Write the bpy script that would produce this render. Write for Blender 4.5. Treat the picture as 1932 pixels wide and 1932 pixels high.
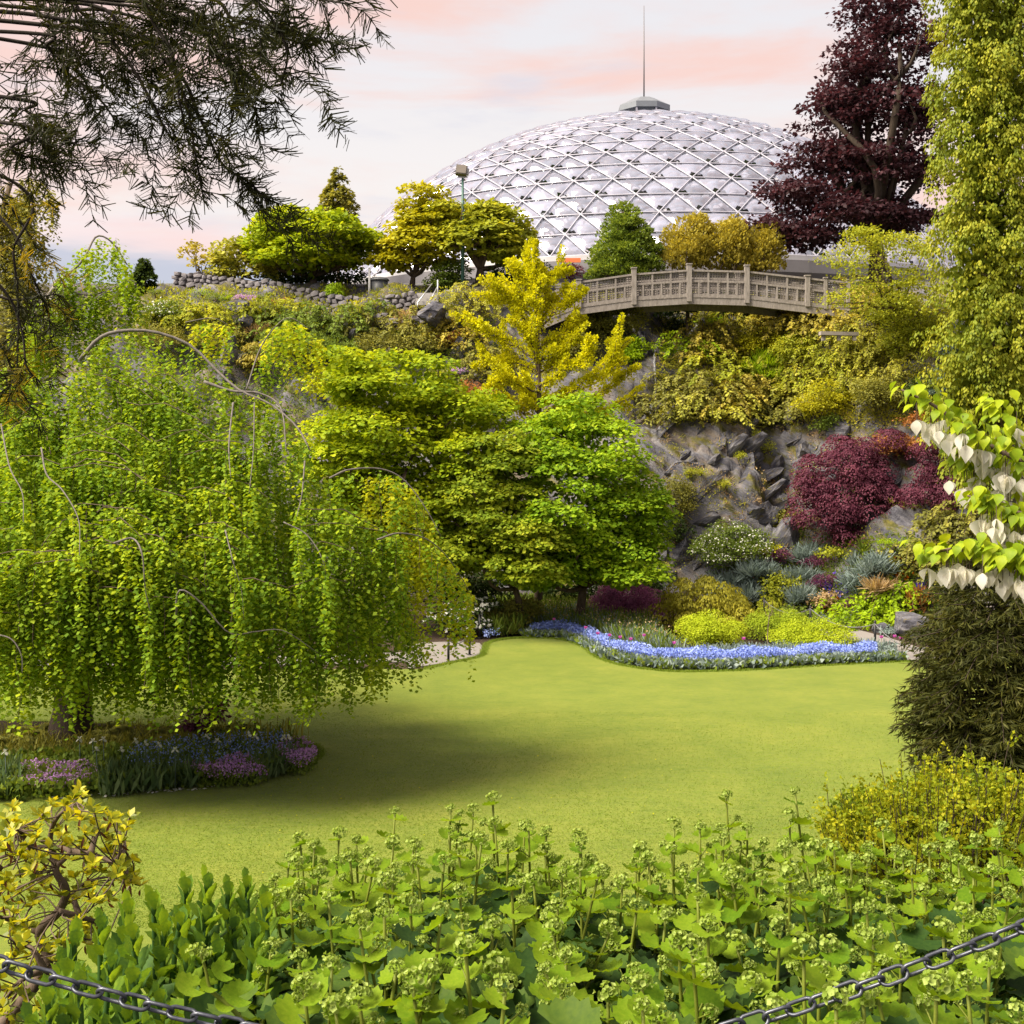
import bpy, bmesh, math
import numpy as np
from mathutils import Vector, Matrix
from mathutils.geometry import tessellate_polygon

# ------------------------------------------------------------------ camera, sky, sun, exposure
SC = bpy.context.scene
for _o in list(bpy.data.objects):
    bpy.data.objects.remove(_o, do_unlink=True)
COL = SC.collection
R_ = math.radians
CAMZ, FPX, PXW, HORY = 5.5, 2332.0, 1932.0, 870.0      # eye height above the lawn, focal length and horizon row in picture units

cam_d = bpy.data.cameras.new('camera')
cam_d.sensor_width = 36.0
cam_d.lens = 36.0 * FPX / PXW
cam_d.shift_y = -(PXW / 2 - HORY) / PXW
cam_d.clip_start, cam_d.clip_end = 0.05, 3000.0
cam = bpy.data.objects.new('camera', cam_d)
cam.location = (0, 0, CAMZ)
cam.rotation_euler = (R_(90), 0, 0)
COL.objects.link(cam)
SC.camera = cam

SUN_AZ, SUN_EL = -112.0, 50.0                            # degrees left of the view axis, above the horizon
SUN_DIR = Vector((math.sin(R_(SUN_AZ)) * math.cos(R_(SUN_EL)), math.cos(R_(SUN_AZ)) * math.cos(R_(SUN_EL)), math.sin(R_(SUN_EL))))
sun_d = bpy.data.lights.new('sun', 'SUN')
sun_d.energy = 3.6
sun_d.angle = R_(34.0)
sun_d.color = (1.0, 0.89, 0.70)
sun_o = bpy.data.objects.new('sun', sun_d)
sun_o.rotation_euler = (-SUN_DIR).to_track_quat('-Z', 'Y').to_euler()
sun_o.location = (-30, 40, 40)
COL.objects.link(sun_o)

SKYV = 3.1                                              # brightness of the thin cloud deck in sky-texture units


def build_world():
    w = bpy.data.worlds.new('World')
    SC.world = w
    w.use_nodes = True
    nt = w.node_tree
    N, L = nt.nodes, nt.links
    N.clear()
    out = N.new('ShaderNodeOutputWorld')
    bg = N.new('ShaderNodeBackground')
    bg.inputs['Strength'].default_value = 0.1
    L.new(bg.outputs[0], out.inputs[0])
    sky = N.new('ShaderNodeTexSky')
    sky.sky_type = 'NISHITA'
    sky.sun_disc = False
    sky.sun_elevation = R_(SUN_EL)
    sky.sun_rotation = R_(SUN_AZ)
    sky.dust_density = 2.0
    tc = N.new('ShaderNodeTexCoord')
    sep = N.new('ShaderNodeSeparateXYZ')
    L.new(tc.outputs['Generated'], sep.inputs[0])

    def ramp(src, stops, interp='EASE'):
        r = N.new('ShaderNodeValToRGB')
        r.color_ramp.interpolation = interp
        el = r.color_ramp.elements
        while len(el) < len(stops):
            el.new(0.5)
        for e, (p, c) in zip(el, stops):
            e.position = p
            e.color = (*c, 1)
        L.new(src, r.inputs[0])
        return r.outputs[0]

    def mapping(rot, scale, loc=(0, 0, 0)):
        m = N.new('ShaderNodeMapping')
        m.inputs['Location'].default_value = loc
        m.inputs['Rotation'].default_value = [R_(a) for a in rot]
        m.inputs['Scale'].default_value = scale
        L.new(tc.outputs['Generated'], m.inputs[0])
        return m.outputs[0]

    def noise(vec, scale, detail=5, rough=.55, dist=0.0):
        n = N.new('ShaderNodeTexNoise')
        n.inputs['Scale'].default_value = scale
        n.inputs['Detail'].default_value = detail
        n.inputs['Roughness'].default_value = rough
        n.inputs['Distortion'].default_value = dist
        L.new(vec, n.inputs['Vector'])
        return n.outputs[0]

    def mix(fac, a, b):
        m = N.new('ShaderNodeMix')
        m.data_type = 'RGBA'
        for s, i in ((fac, 0), (a, 6), (b, 7)):
            if isinstance(s, (int, float)):
                m.inputs[i].default_value = s
            elif isinstance(s, tuple):
                m.inputs[i].default_value = (*s, 1)
            else:
                L.new(s, m.inputs[i])
        return m.outputs[2]

    def math_(op, a, b=0.0):
        m = N.new('ShaderNodeMath')
        m.operation = op
        for s, i in ((a, 0), (b, 1)):
            if isinstance(s, (int, float)):
                m.inputs[i].default_value = s
            else:
                L.new(s, m.inputs[i])
        return m.outputs[0]

    k = SKYV
    grad = ramp(sep.outputs[2], [(0.0, (1.02, .90, .78)), (.20, (1.02, .925, .85)), (.34, (.94, .885, .865)), (.55, (.86, .85, .87)), (1.0, (.80, .83, .90))])
    # thin warm streaks rising to one side, then a grey-violet bank low on the horizon
    st = noise(mapping((0, 16, 0), (1.0, 1.0, 5.5), (2.35, 0.3, 1.62)), 2.1, 6, .58, .35)
    f1 = ramp(st, [(.41, (0, 0, 0)), (.62, (1, 1, 1))])
    c1 = mix(f1, grad, (1.06, .70, .57))
    st2 = noise(mapping((0, 20, 0), (1.3, 1.3, 7.0), (7.1, 1.0, 0.4)), 2.6, 6, .6, .3)
    f2 = ramp(st2, [(.52, (0, 0, 0)), (.74, (.75, .75, .75))])
    c2 = mix(f2, c1, (.80, .76, .80))
    bn = noise(mapping((0, 0, 0), (1.0, 1.0, 6.0), (0.7, 0, 0)), 3.0, 5, .6)
    el = math_('SUBTRACT', sep.outputs[2], math_('MULTIPLY', math_('SUBTRACT', bn, .5), .07))
    f3 = ramp(el, [(.150, (1, 1, 1)), (.168, (0, 0, 0))])
    edge = ramp(el, [(.150, (0, 0, 0)), (.166, (.6, .6, .6)), (.185, (0, 0, 0))])
    c3 = mix(edge, mix(f3, c2, (.58, .57, .66)), (1.05, .74, .70))
    sc = N.new('ShaderNodeVectorMath')
    sc.operation = 'SCALE'
    L.new(c3, sc.inputs[0])
    # brighter veil round the sun
    dot = N.new('ShaderNodeVectorMath')
    dot.operation = 'DOT_PRODUCT'
    L.new(tc.outputs['Generated'], dot.inputs[0])
    dot.inputs[1].default_value = SUN_DIR
    glow = math_('POWER', math_('MAXIMUM', dot.outputs['Value'], 0.0), 7.0)
    L.new(math_('ADD', math_('MULTIPLY', glow, 0.75 * k), 0.93 * k), sc.inputs['Scale'])
    fin = mix(.88, sky.outputs[0], sc.outputs[0])
    L.new(fin, bg.inputs[0])


build_world()
vs = SC.view_settings
vs.view_transform, vs.look = 'Standard', 'None'
vs.exposure, vs.gamma, vs.use_curve_mapping = 1.74, 1.0, False
cy = SC.cycles
cy.max_bounces, cy.diffuse_bounces, cy.glossy_bounces = 12, 7, 3
cy.transmission_bounces, cy.transparent_max_bounces = 8, 14
cy.caustics_reflective = cy.caustics_refractive = False
cy.use_denoising = True

# ------------------------------------------------------------------ helpers
def W(x, y, Y):
    """Picture position and distance to a point in the garden."""
    return np.array([(x - PXW / 2) / FPX * Y, Y, CAMZ + (HORY - y) / FPX * Y])


def G(x, y, z=0.0):
    """Picture position to the point where that line of sight meets the level z."""
    return W(x, y, FPX * (CAMZ - z) / (y - HORY))


def rng_(seed):
    return np.random.default_rng(seed)


def unit(v):
    return v / np.maximum(np.linalg.norm(v, axis=-1, keepdims=True), 1e-9)


def vnoise(p, seed=0):
    """Smooth lattice noise in -1..1 for points (N,3)."""
    p = np.asarray(p, float)
    i = np.floor(p).astype(np.int64)
    f = p - i
    f = f * f * (3 - 2 * f)
    out = np.zeros(len(p))
    for dx in (0, 1):
        for dy in (0, 1):
            for dz in (0, 1):
                h = (i[:, 0] + dx) * 73856093 ^ (i[:, 1] + dy) * 19349663 ^ (i[:, 2] + dz) * 83492791 ^ (seed * 2654435761)
                h = (h ^ (h >> 13)) * 1274126177 & 0x7fffffff
                v = (h % 65521) / 32760.5 - 1
                w = (f[:, 0] if dx else 1 - f[:, 0]) * (f[:, 1] if dy else 1 - f[:, 1]) * (f[:, 2] if dz else 1 - f[:, 2])
                out += v * w
    return out


def fbm(p, seed=0, octv=4, gain=.5):
    a, s, o = 1.0, 0.0, 0.0
    q = np.asarray(p, float)
    for k in range(octv):
        s = s + a * vnoise(q, seed + k)
        o += a
        a *= gain
        q = q * 2.03 + 11.7
    return s / o


def mesh(name, verts, faces, mats=(), smooth=False, attrs=None):
    """faces: list of index tuples, or an (M,k) array for equal-sided faces."""
    me = bpy.data.meshes.new(name)
    verts = np.asarray(verts, np.float32)
    if isinstance(faces, np.ndarray):
        M, k = faces.shape
        me.vertices.add(len(verts))
        me.vertices.foreach_set('co', verts.ravel())
        me.loops.add(M * k)
        me.loops.foreach_set('vertex_index', faces.astype(np.int32).ravel())
        me.polygons.add(M)
        me.polygons.foreach_set('loop_start', np.arange(0, M * k, k, dtype=np.int32))
        me.update(calc_edges=True)
    else:
        me.from_pydata([tuple(map(float, v)) for v in verts], [], faces)
        me.update()
    for k_, v in (attrs or {}).items():
        a = me.attributes.new(k_, 'FLOAT', 'POINT')
        a.data.foreach_set('value', np.asarray(v, np.float32))
    for m in (mats if isinstance(mats, (list, tuple)) else [mats]):
        me.materials.append(m)
    if smooth:
        me.polygons.foreach_set('use_smooth', np.ones(len(me.polygons), bool))
    return me


def obj(name, me, parent=None, loc=(0, 0, 0), rot=(0, 0, 0), scale=(1, 1, 1)):
    o = bpy.data.objects.new(name, me)
    o.location, o.rotation_euler, o.scale = loc, rot, scale
    o.parent = parent
    COL.objects.link(o)
    return o


def tag(o, label=None, cat=None, group=None, kind=None):
    for k, v in (('label', label), ('category', cat), ('group', group), ('kind', kind)):
        if v:
            o[k] = v
    return o


def thing(name, label, cat, loc=(0, 0, 0), group=None, rz=0.0):
    o = bpy.data.objects.new(name, None)
    o.empty_display_size = .2
    o.location = [float(v) for v in loc]
    o.rotation_euler = (0, 0, rz)
    COL.objects.link(o)
    return tag(o, label, cat, group)


class MB:
    """Collects boxes, tubes and free faces into one mesh."""

    def __init__(self):
        self.v, self.f, self.n = [], [], 0

    def add(self, v, f):
        v = np.asarray(v, float)
        self.v.append(v)
        self.f += [tuple(int(i) + self.n for i in q) for q in f]
        self.n += len(v)
        return self

    def box(self, c, s, R=None):
        s = np.asarray(s, float) / 2
        v = np.array([[x, y, z] for x in (-1, 1) for y in (-1, 1) for z in (-1, 1)]) * s
        if R is not None:
            v = v @ np.asarray(R).T
        return self.add(v + np.asarray(c, float), [(0, 1, 3, 2), (4, 6, 7, 5), (0, 4, 5, 1), (2, 3, 7, 6), (0, 2, 6, 4), (1, 5, 7, 3)])

    def beam(self, a, b, w, h):
        """Rectangular bar from a to b, w across, h in height."""
        a, b = np.asarray(a, float), np.asarray(b, float)
        d = unit(b - a)
        s = np.cross(d, (0, 0, 1.0))
        s = unit(s) if np.linalg.norm(s) > 1e-5 else np.array([1.0, 0, 0])
        u = np.cross(s, d)
        v = [p + s * i * w / 2 + u * j * h / 2 for p in (a, b) for i, j in ((-1, -1), (1, -1), (1, 1), (-1, 1))]
        return self.add(v, [(3, 2, 1, 0), (4, 5, 6, 7), (0, 1, 5, 4), (1, 2, 6, 5), (2, 3, 7, 6), (3, 0, 4, 7)])

    def tube(self, pts, rad, sides=6, caps=True):
        pts = np.asarray(pts, float)
        n = len(pts)
        rad = np.broadcast_to(np.asarray(rad, float), (n,))
        t = unit(np.gradient(pts, axis=0))
        ref = np.array([0.31, 0.17, 1.0])
        a = unit(np.cross(t, ref))
        b = np.cross(t, a)
        ang = np.arange(sides) * 2 * np.pi / sides
        v = (pts[:, None] + rad[:, None, None] * (a[:, None] * np.cos(ang)[None, :, None] + b[:, None] * np.sin(ang)[None, :, None])).reshape(-1, 3)
        f = [(i * sides + j, i * sides + (j + 1) % sides, (i + 1) * sides + (j + 1) % sides, (i + 1) * sides + j) for i in range(n - 1) for j in range(sides)]
        if caps:
            f += [tuple(range(sides - 1, -1, -1)), tuple((n - 1) * sides + j for j in range(sides))]
        return self.add(v, f)

    def build(self, name, mat, parent=None, smooth=False, off=None, mname=None):
        v = np.concatenate(self.v) if self.v else np.zeros((0, 3))
        if off is not None:
            v = v - np.asarray(off, float)
        return obj(name, mesh(mname or name, v, self.f, mat, smooth), parent)


def spline(pts, n):
    """Catmull-Rom through pts, n samples."""
    p = np.asarray(pts, float)
    if len(p) < 3:
        t = np.linspace(0, 1, n)[:, None]
        return p[0] * (1 - t) + p[-1] * t
    p = np.vstack([2 * p[0] - p[1], p, 2 * p[-1] - p[-2]])
    t = np.linspace(0, len(p) - 3 - 1e-6, n)
    i = t.astype(int)
    u = (t - i)[:, None]
    a, b, c, d = p[i], p[i + 1], p[i + 2], p[i + 3]
    return .5 * (2 * b + (c - a) * u + (2 * a - 5 * b + 4 * c - d) * u ** 2 + (3 * b - a - 3 * c + d) * u ** 3)


# leaf outlines: (across, along, lift), one polygon each
LEAF = {
    'oval': [(0, 0, 0), (.42, .5, .06), (0, 1, -.03), (-.42, .5, .06)],
    'rhomb': [(0, 0, 0), (.34, .45, .06), (0, 1, 0), (-.34, .45, .06)],
    'needle': [(-.04, 0, 0), (.04, 0, 0), (.025, 1, -.04), (-.025, 1, -.04)],
    'blade': [(-.05, 0, 0), (.05, 0, 0), (.03, .7, 0), (-.03, .7, 0)],
    'round': [(0, 0, 0), (.36, .22, .05), (.42, .6, .03), (0, 1, -.05), (-.42, .6, .03), (-.36, .22, .05)],
    'fan': [(0, 0, 0), (.5, .6, .05), (.25, .95, 0), (-.25, .95, 0), (-.5, .6, .05)],
    'petal': [(-.4, -.4, 0), (.4, -.4, 0), (.4, .4, 0), (-.4, .4, 0)],
    'spray': [(0, 0, 0), (.31, .52, .02), (0, 1, -.1), (-.31, .52, .02)],
    'sword': [(0, 0, 0), (.085, .4, .02), (0, 1, -.05), (-.085, .4, .02)],
    'prick': [(-.055, 0, 0), (.055, 0, 0), (0, 1, -.04)],
}


class Leaves:
    def __init__(self):
        self.b = {}

    def add(self, shape, pos, tip, nrm, size, tint):
        n = len(pos)
        if n == 0:
            return self
        size = np.broadcast_to(np.asarray(size, float), (n,))
        tint = np.broadcast_to(np.asarray(tint, float), (n,))
        t = unit(np.broadcast_to(np.asarray(tip, float), (n, 3)))
        s = unit(np.cross(t, np.broadcast_to(np.asarray(nrm, float), (n, 3))))
        u = np.cross(s, t)
        q = np.array(LEAF[shape])
        v = pos[:, None] + size[:, None, None] * (q[None, :, 0, None] * s[:, None] + q[None, :, 1, None] * t[:, None] + q[None, :, 2, None] * u[:, None])
        self.b.setdefault(len(q), []).append((v, np.repeat(tint[:, None], len(q), 1)))
        return self

    def count(self):
        return sum(len(v) for L in self.b.values() for v, _ in L)

    def mesh(self, name, mat, off=(0, 0, 0)):
        V, T, F, LT, base = [], [], [], [], 0
        for k, L in self.b.items():
            v = np.concatenate([a.reshape(-1, 3) for a, _ in L])
            T.append(np.concatenate([b.ravel() for _, b in L]))
            m = len(v) // k
            F.append(np.arange(m * k, dtype=np.int32) + base)
            LT.append(np.full(m, k, np.int32))
            V.append(v)
            base += len(v)
        v = (np.concatenate(V) - np.asarray(off, float)).astype(np.float32)
        lt = np.concatenate(LT)
        me = bpy.data.meshes.new(name)
        me.vertices.add(len(v))
        me.vertices.foreach_set('co', v.ravel())
        me.loops.add(len(v))
        me.loops.foreach_set('vertex_index', np.concatenate(F))
        me.polygons.add(len(lt))
        me.polygons.foreach_set('loop_start', np.concatenate([[0], np.cumsum(lt)[:-1]]).astype(np.int32))
        me.update(calc_edges=True)
        a = me.attributes.new('tint', 'FLOAT', 'POINT')
        a.data.foreach_set('value', np.concatenate(T).astype(np.float32))
        me.materials.append(mat)
        return me

    def build(self, name, mat, parent, off=(0, 0, 0)):
        return obj(name, self.mesh(name, mat, off), parent)


# ------------------------------------------------------------------ materials
class NT:
    def __init__(self, name):
        self.m = bpy.data.materials.new(name)
        self.m.use_nodes = True
        self.t = self.m.node_tree
        self.t.nodes.clear()
        self.out = self.t.nodes.new('ShaderNodeOutputMaterial')

    def n(self, typ, **kw):
        nd = self.t.nodes.new('ShaderNode' + typ)
        for k, v in kw.items():
            setattr(nd, k, v)
        return nd

    def set(self, nd, key, v):
        s = nd.inputs[key]
        if hasattr(v, 'is_output'):
            self.t.links.new(v, s)
        elif isinstance(v, (tuple, list)) and len(v) == 3 and s.type == 'RGBA':
            s.default_value = (*v, 1)
        else:
            s.default_value = v
        return nd

    def noise(self, scale, detail=4, rough=.55, vec=None, dist=0.0):
        nd = self.n('TexNoise')
        self.set(nd, 'Scale', scale)
        self.set(nd, 'Detail', detail)
        self.set(nd, 'Roughness', rough)
        self.set(nd, 'Distortion', dist)
        if vec is not None:
            self.set(nd, 'Vector', vec)
        return nd.outputs[0]

    def obco(self, scale=(1, 1, 1), rot=(0, 0, 0)):
        tc = self.n('TexCoord')
        mp = self.n('Mapping')
        self.set(mp, 'Scale', scale)
        self.set(mp, 'Rotation', rot)
        self.set(mp, 'Vector', tc.outputs['Object'])
        return mp.outputs[0]

    def ramp(self, src, stops, interp='LINEAR'):
        r = self.n('ValToRGB')
        r.color_ramp.interpolation = interp
        el = r.color_ramp.elements
        while len(el) < len(stops):
            el.new(.5)
        for e, (p, c) in zip(el, stops):
            e.position = p
            e.color = (*c, 1) if not isinstance(c, (int, float)) else (c, c, c, 1)
        self.set(r, 0, src)
        return r.outputs[0]

    def mix(self, fac, a, b, blend='MIX'):
        m = self.n('Mix', data_type='RGBA', blend_type=blend)
        for i, v in ((0, fac), (6, a), (7, b)):
            self.set(m, i, v)
        return m.outputs[2]

    def math(self, op, a, b=0.0):
        m = self.n('Math', operation=op)
        self.set(m, 0, a)
        self.set(m, 1, b)
        return m.outputs[0]

    def bump(self, h, strength=.3, dist=.02):
        b = self.n('Bump')
        self.set(b, 'Strength', strength)
        self.set(b, 'Distance', dist)
        self.set(b, 'Height', h)
        return b.outputs[0]

    def principled(self, col, rough=.6, spec=.4, normal=None, **kw):
        p = self.n('BsdfPrincipled')
        self.set(p, 'Base Color', col)
        self.set(p, 'Roughness', rough)
        self.set(p, 'Specular IOR Level', spec)
        if normal is not None:
            self.set(p, 'Normal', normal)
        for k, v in kw.items():
            self.set(p, k.replace('_', ' '), v)
        return p.outputs[0]

    def done(self, sh):
        self.t.links.new(sh, self.out.inputs[0])
        return self.m


FK = 1.55


def foliage(name, cols, trans=.42, rough=.55, spec=.12, tcol=None, clump=1.2):
    """Leaf surface: colour runs with each leaf's own tint and a slow drift through the crown; light comes through it."""
    m = NT(name)
    at = m.n('Attribute', attribute_name='tint')
    nz = m.noise(clump, 2, .5, m.obco())
    f = m.math('ADD', m.math('MULTIPLY', at.outputs['Fac'], .72), m.math('MULTIPLY', m.math('SUBTRACT', nz, .32), .75))
    k = len(cols) - 1
    cols = [tuple(min(.85, v * FK) for v in c) if max(c) < .5 else c for c in cols]
    col = m.ramp(f, [(.06 + .88 * i / k, c) for i, c in enumerate(cols)])
    p = m.principled(col, rough, spec)
    t = m.n('BsdfTranslucent')
    tc = tcol or (1.25, 1.12, .55)
    mul = m.mix(1.0, col, tc, 'MULTIPLY')
    m.set(t, 'Color', mul)
    mx = m.n('MixShader')
    m.set(mx, 0, trans)
    m.t.links.new(p, mx.inputs[1])
    m.t.links.new(t.outputs[0], mx.inputs[2])
    return m.done(mx.outputs[0])


def plain(name, col, rough=.6, spec=.4, var=.25, scale=6.0, bump=.15, metal=0.0, dist=.01):
    m = NT(name)
    nz = m.noise(scale, 6, .6, m.obco())
    c = m.mix(nz, tuple(v * (1 - var) for v in col), tuple(min(1, v * (1 + var)) for v in col))
    return m.done(m.principled(c, rough, spec, m.bump(nz, bump, dist), Metallic=metal))


def bark_mat(name, a, b):
    m = NT(name)
    nz = m.noise(5, 7, .65, m.obco((3, 3, .7)))
    c = m.ramp(nz, [(.25, a), (.75, b)])
    return m.done(m.principled(c, .85, .2, m.bump(nz, .6, .02)))


BARK_DARK = bark_mat('bark_dark', (.022, .016, .012), (.07, .052, .04))
BARK_GREY = bark_mat('bark_grey', (.11, .095, .09), (.30, .27, .255))
BARK_BEECH = bark_mat('bark_beech', (.07, .062, .058), (.19, .17, .16))
BARK_BROWN = bark_mat('bark_brown', (.05, .035, .026), (.15, .11, .085))
# ------------------------------------------------------------------ terrain
FOOT_X = [-90, 0, 6, 8.5, 10, 12, 14, 18, 30, 60]
FOOT_Y = [46, 46, 46, 45.5, 44, 41.6, 39.8, 37.5, 32, 20]
PA_S = [-1, 0, .5, 2, 3.5, 7, 8.5, 12, 17, 40, 90, 400]
PA_Z = [0, 0, 1.4, 5.4, 7.3, 11.7, 12.5, 13.7, 14.6, 15.0, 13, 4]
PB_S = [-1, 0, .7, 3, 6, 8.6, 10.2, 12, 18, 24, 60, 400]
PB_Z = [0, 0, .45, 2.1, 4.9, 8.9, 11.2, 11.9, 13.6, 14.6, 15.0, 4]
BANK_Y = [-400, 2.3, 3.2, 4.6, 6.5, 9.0, 11.5, 13]
BANK_Z = [4.0, 3.98, 3.8, 3.3, 2.0, .75, .06, 0]


def sm(x, a, b):
    t = np.clip((x - a) / (b - a), 0, 1)
    return t * t * (3 - 2 * t)


def hraw(X, Y):
    X, Y = np.asarray(X, float), np.asarray(Y, float)
    foot = np.interp(X, FOOT_X, FOOT_Y)
    s = Y - foot
    a, b = np.interp(s, PA_S, PA_Z), np.interp(s, PB_S, PB_Z)
    w = sm(X, 8.0, 11.0)
    z = a * (1 - w) + b * w
    xr = 5.7 + (Y - 50) * .22
    zr = np.interp(Y, [44, 46, 47, 48.5, 50.6, 51.2, 54, 58, 62, 70], [0, 1, 4, 6.9, 8.3, 10.0, 10.6, 12.4, 14.4, 20])
    rav = zr + np.maximum(0, np.abs(X - xr) - .75) * 1.5
    z = np.where(Y > 44, np.minimum(z, rav), z)
    return np.maximum(z, np.interp(Y, BANK_Y, BANK_Z))


def hgt(X, Y):
    """Ground height with the rock's relief: dipping ledges on the steep part, soft lumps above."""
    sh = np.shape(X)
    X, Y = np.atleast_1d(np.asarray(X, float)).ravel(), np.atleast_1d(np.asarray(Y, float)).ravel()
    z = hraw(X, Y)
    foot = np.interp(X, FOOT_X, FOOT_Y)
    st = sm(Y - foot, .1, 1.6) * (1 - sm(Y - foot, 9.5, 14)) * sm(40 - np.abs(X), 0, 10)
    p = np.stack([X, Y, z], 1)
    c, s = math.cos(.62), math.sin(.62)
    u, v = p[:, 0] * c + p[:, 2] * s, -p[:, 0] * s + p[:, 2] * c
    q = np.stack([u * .35, p[:, 1] * .4, v * 1.1], 1)
    led = fbm(q, 3, 4, .55)
    led = np.sign(led) * np.abs(led) ** .7
    cr = np.abs(vnoise(np.stack([u * .8, p[:, 1] * .5, v * 2.3], 1), 9))
    cu, cv, cw = np.floor(u * .75 + .45 * led), np.floor(v * 1.5 + .5 * fbm(p * .7, 21, 2)), np.floor(p[:, 1] * .6)
    hsh = (cu * 127.1 + cv * 311.7 + cw * 74.7)
    blk = np.modf(np.abs(np.sin(hsh) * 43758.5453))[0] - .5                      # broken blocks along the joints
    z = z + st * .45 * blk
    z = z + st * (1.0 * led - .55 * (1 - cr) ** 4)
    return (z.reshape(sh) if sh else float(z[0]))


def T(x, Y):
    X = (x - PXW / 2) / FPX * Y
    return np.array([X, Y, hgt(X, Y)])


def H(X, Y):
    return np.array([X, Y, hgt(X, Y)])


def onT(x, y, a=22.0, b=75.0):
    """First ground point met by the line of sight through a picture position."""
    Ys = np.arange(a, b, .08)
    X = (x - PXW / 2) / FPX * Ys
    Z = CAMZ + (HORY - y) / FPX * Ys
    hit = np.nonzero(hgt(X, Ys) >= Z)[0]
    Y = Ys[hit[0]] if len(hit) else b
    return np.array([(x - PXW / 2) / FPX * Y, Y, CAMZ + (HORY - y) / FPX * Y])


def grid_axis(fine, coarse):
    return np.unique(np.concatenate([np.arange(*fine), coarse]))


def rock_material():
    m = NT('quarry_rock_and_soil')
    co = m.obco((1, 1, 1), (0, -.62, 0))
    st = m.n('Mapping')
    m.set(st, 'Scale', (.6, .9, 2.0))
    m.set(st, 'Vector', co)
    n1 = m.noise(1.1, 8, .62, st.outputs[0])
    n2 = m.noise(3.2, 6, .6, m.obco())
    n3 = m.noise(.55, 5, .6, m.obco())
    rock = m.ramp(n1, [(.28, (.026, .026, .034)), (.44, (.070, .070, .088)), (.58, (.14, .138, .155)), (.8, (.27, .255, .26))])
    scree = m.ramp(n2, [(.3, (.085, .062, .040)), (.55, (.19, .145, .10)), (.75, (.27, .22, .165))])
    moss = m.ramp(n2, [(.3, (.035, .045, .008)), (.7, (.15, .13, .020))])
    c = m.mix(m.ramp(m.noise(.9, 6, .65, st.outputs[0]), [(.50, 0), (.62, .6)]), rock, scree)
    n4 = m.noise(1.0, 6, .65, st.outputs[0])
    c = m.mix(m.ramp(n4, [(.50, 0), (.60, .9)]), c, moss)
    geo = m.n('NewGeometry')
    sep = m.n('SeparateXYZ')
    m.set(sep, 0, geo.outputs['Position'])
    flat = m.ramp(m.math('MULTIPLY', sep.outputs[2], .25), [(.06, 1), (.2, 0)])      # bare bed soil at the foot
    soil = m.ramp(m.noise(9, 6, .7, m.obco()), [(.3, (.022, .015, .011)), (.75, (.085, .058, .042))])
    c = m.mix(flat, c, soil)
    vo = m.n('TexVoronoi', feature='DISTANCE_TO_EDGE')
    m.set(vo, 'Scale', 2.4)
    wv = m.n('Vector' + 'Math', operation='ADD')
    m.set(wv, 0, st.outputs[0])
    m.set(wv, 1, m.mix(.25, (0, 0, 0), m.n('TexNoise').outputs[1]))
    m.set(vo, 'Vector', wv.outputs[0])
    ck = m.ramp(vo.outputs[0], [(0, 0), (.10, 1)])
    n5 = m.noise(14, 6, .7, m.obco((1, 1, 1.6), (0, -.6, 0)))
    h = m.math('ADD', m.math('ADD', m.math('ADD', n1, m.math('MULTIPLY', n5, .35)), m.math('MULTIPLY', n2, .5)), m.math('MULTIPLY', ck, .15))
    return m.done(m.principled(c, .9, .2, m.bump(h, .9, .12)))


def build_terrain():
    xs = grid_axis((-26, 26.01, .24), list(np.arange(4.9, 13, .12)) + [-900, -400, -200, -120, -80, -60, -48, -40, -34, -30, 30, 34, 40, 48, 60, 80, 120, 200, 400, 900])
    ys = grid_axis((40, 60.01, .24), list(np.arange(43.6, 49, .12)) + [-400, -100, -30, -10, 0, 1.5, 2.3, 2.8, 3.4, 4, 4.6, 5.2, 6, 7, 8, 9, 10, 11.5, 13, 16, 20, 24, 28, 30, 32, 34, 36, 37, 38, 39, 62, 65, 68, 72, 80, 90, 105, 130, 170, 250, 400, 900, 1600])
    X, Y = np.meshgrid(xs, ys)
    Z = hgt(X, Y)
    d = (np.abs(X) > 300) | (Y > 500)
    Z = np.where(d, np.minimum(Z, 3.0), Z)
    v = np.stack([X.ravel(), Y.ravel(), Z.ravel() - .01], 1)
    nx, ny = len(xs), len(ys)
    i = (np.arange(ny - 1)[:, None] * nx + np.arange(nx - 1)[None]).ravel()
    f = np.stack([i, i + 1, i + 1 + nx, i + nx], 1)
    tag(obj('ground', mesh('ground', v, f, rock_material(), True)), kind='structure')


build_terrain()


def sheet(name, pts, z, mat):
    """Flat piece of ground with a free outline."""
    P = [Vector((float(p[0]), float(p[1]), 0)) for p in pts]
    tri = tessellate_polygon([P])
    v = np.array([(p.x, p.y, z) for p in P])
    f = []
    for a, b, c in tri:
        cr = (P[b] - P[a]).cross(P[c] - P[a]).z
        f.append((a, b, c) if cr > 0 else (a, c, b))
    return tag(obj(name, mesh(name, v, f, mat)), kind='structure')


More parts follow.
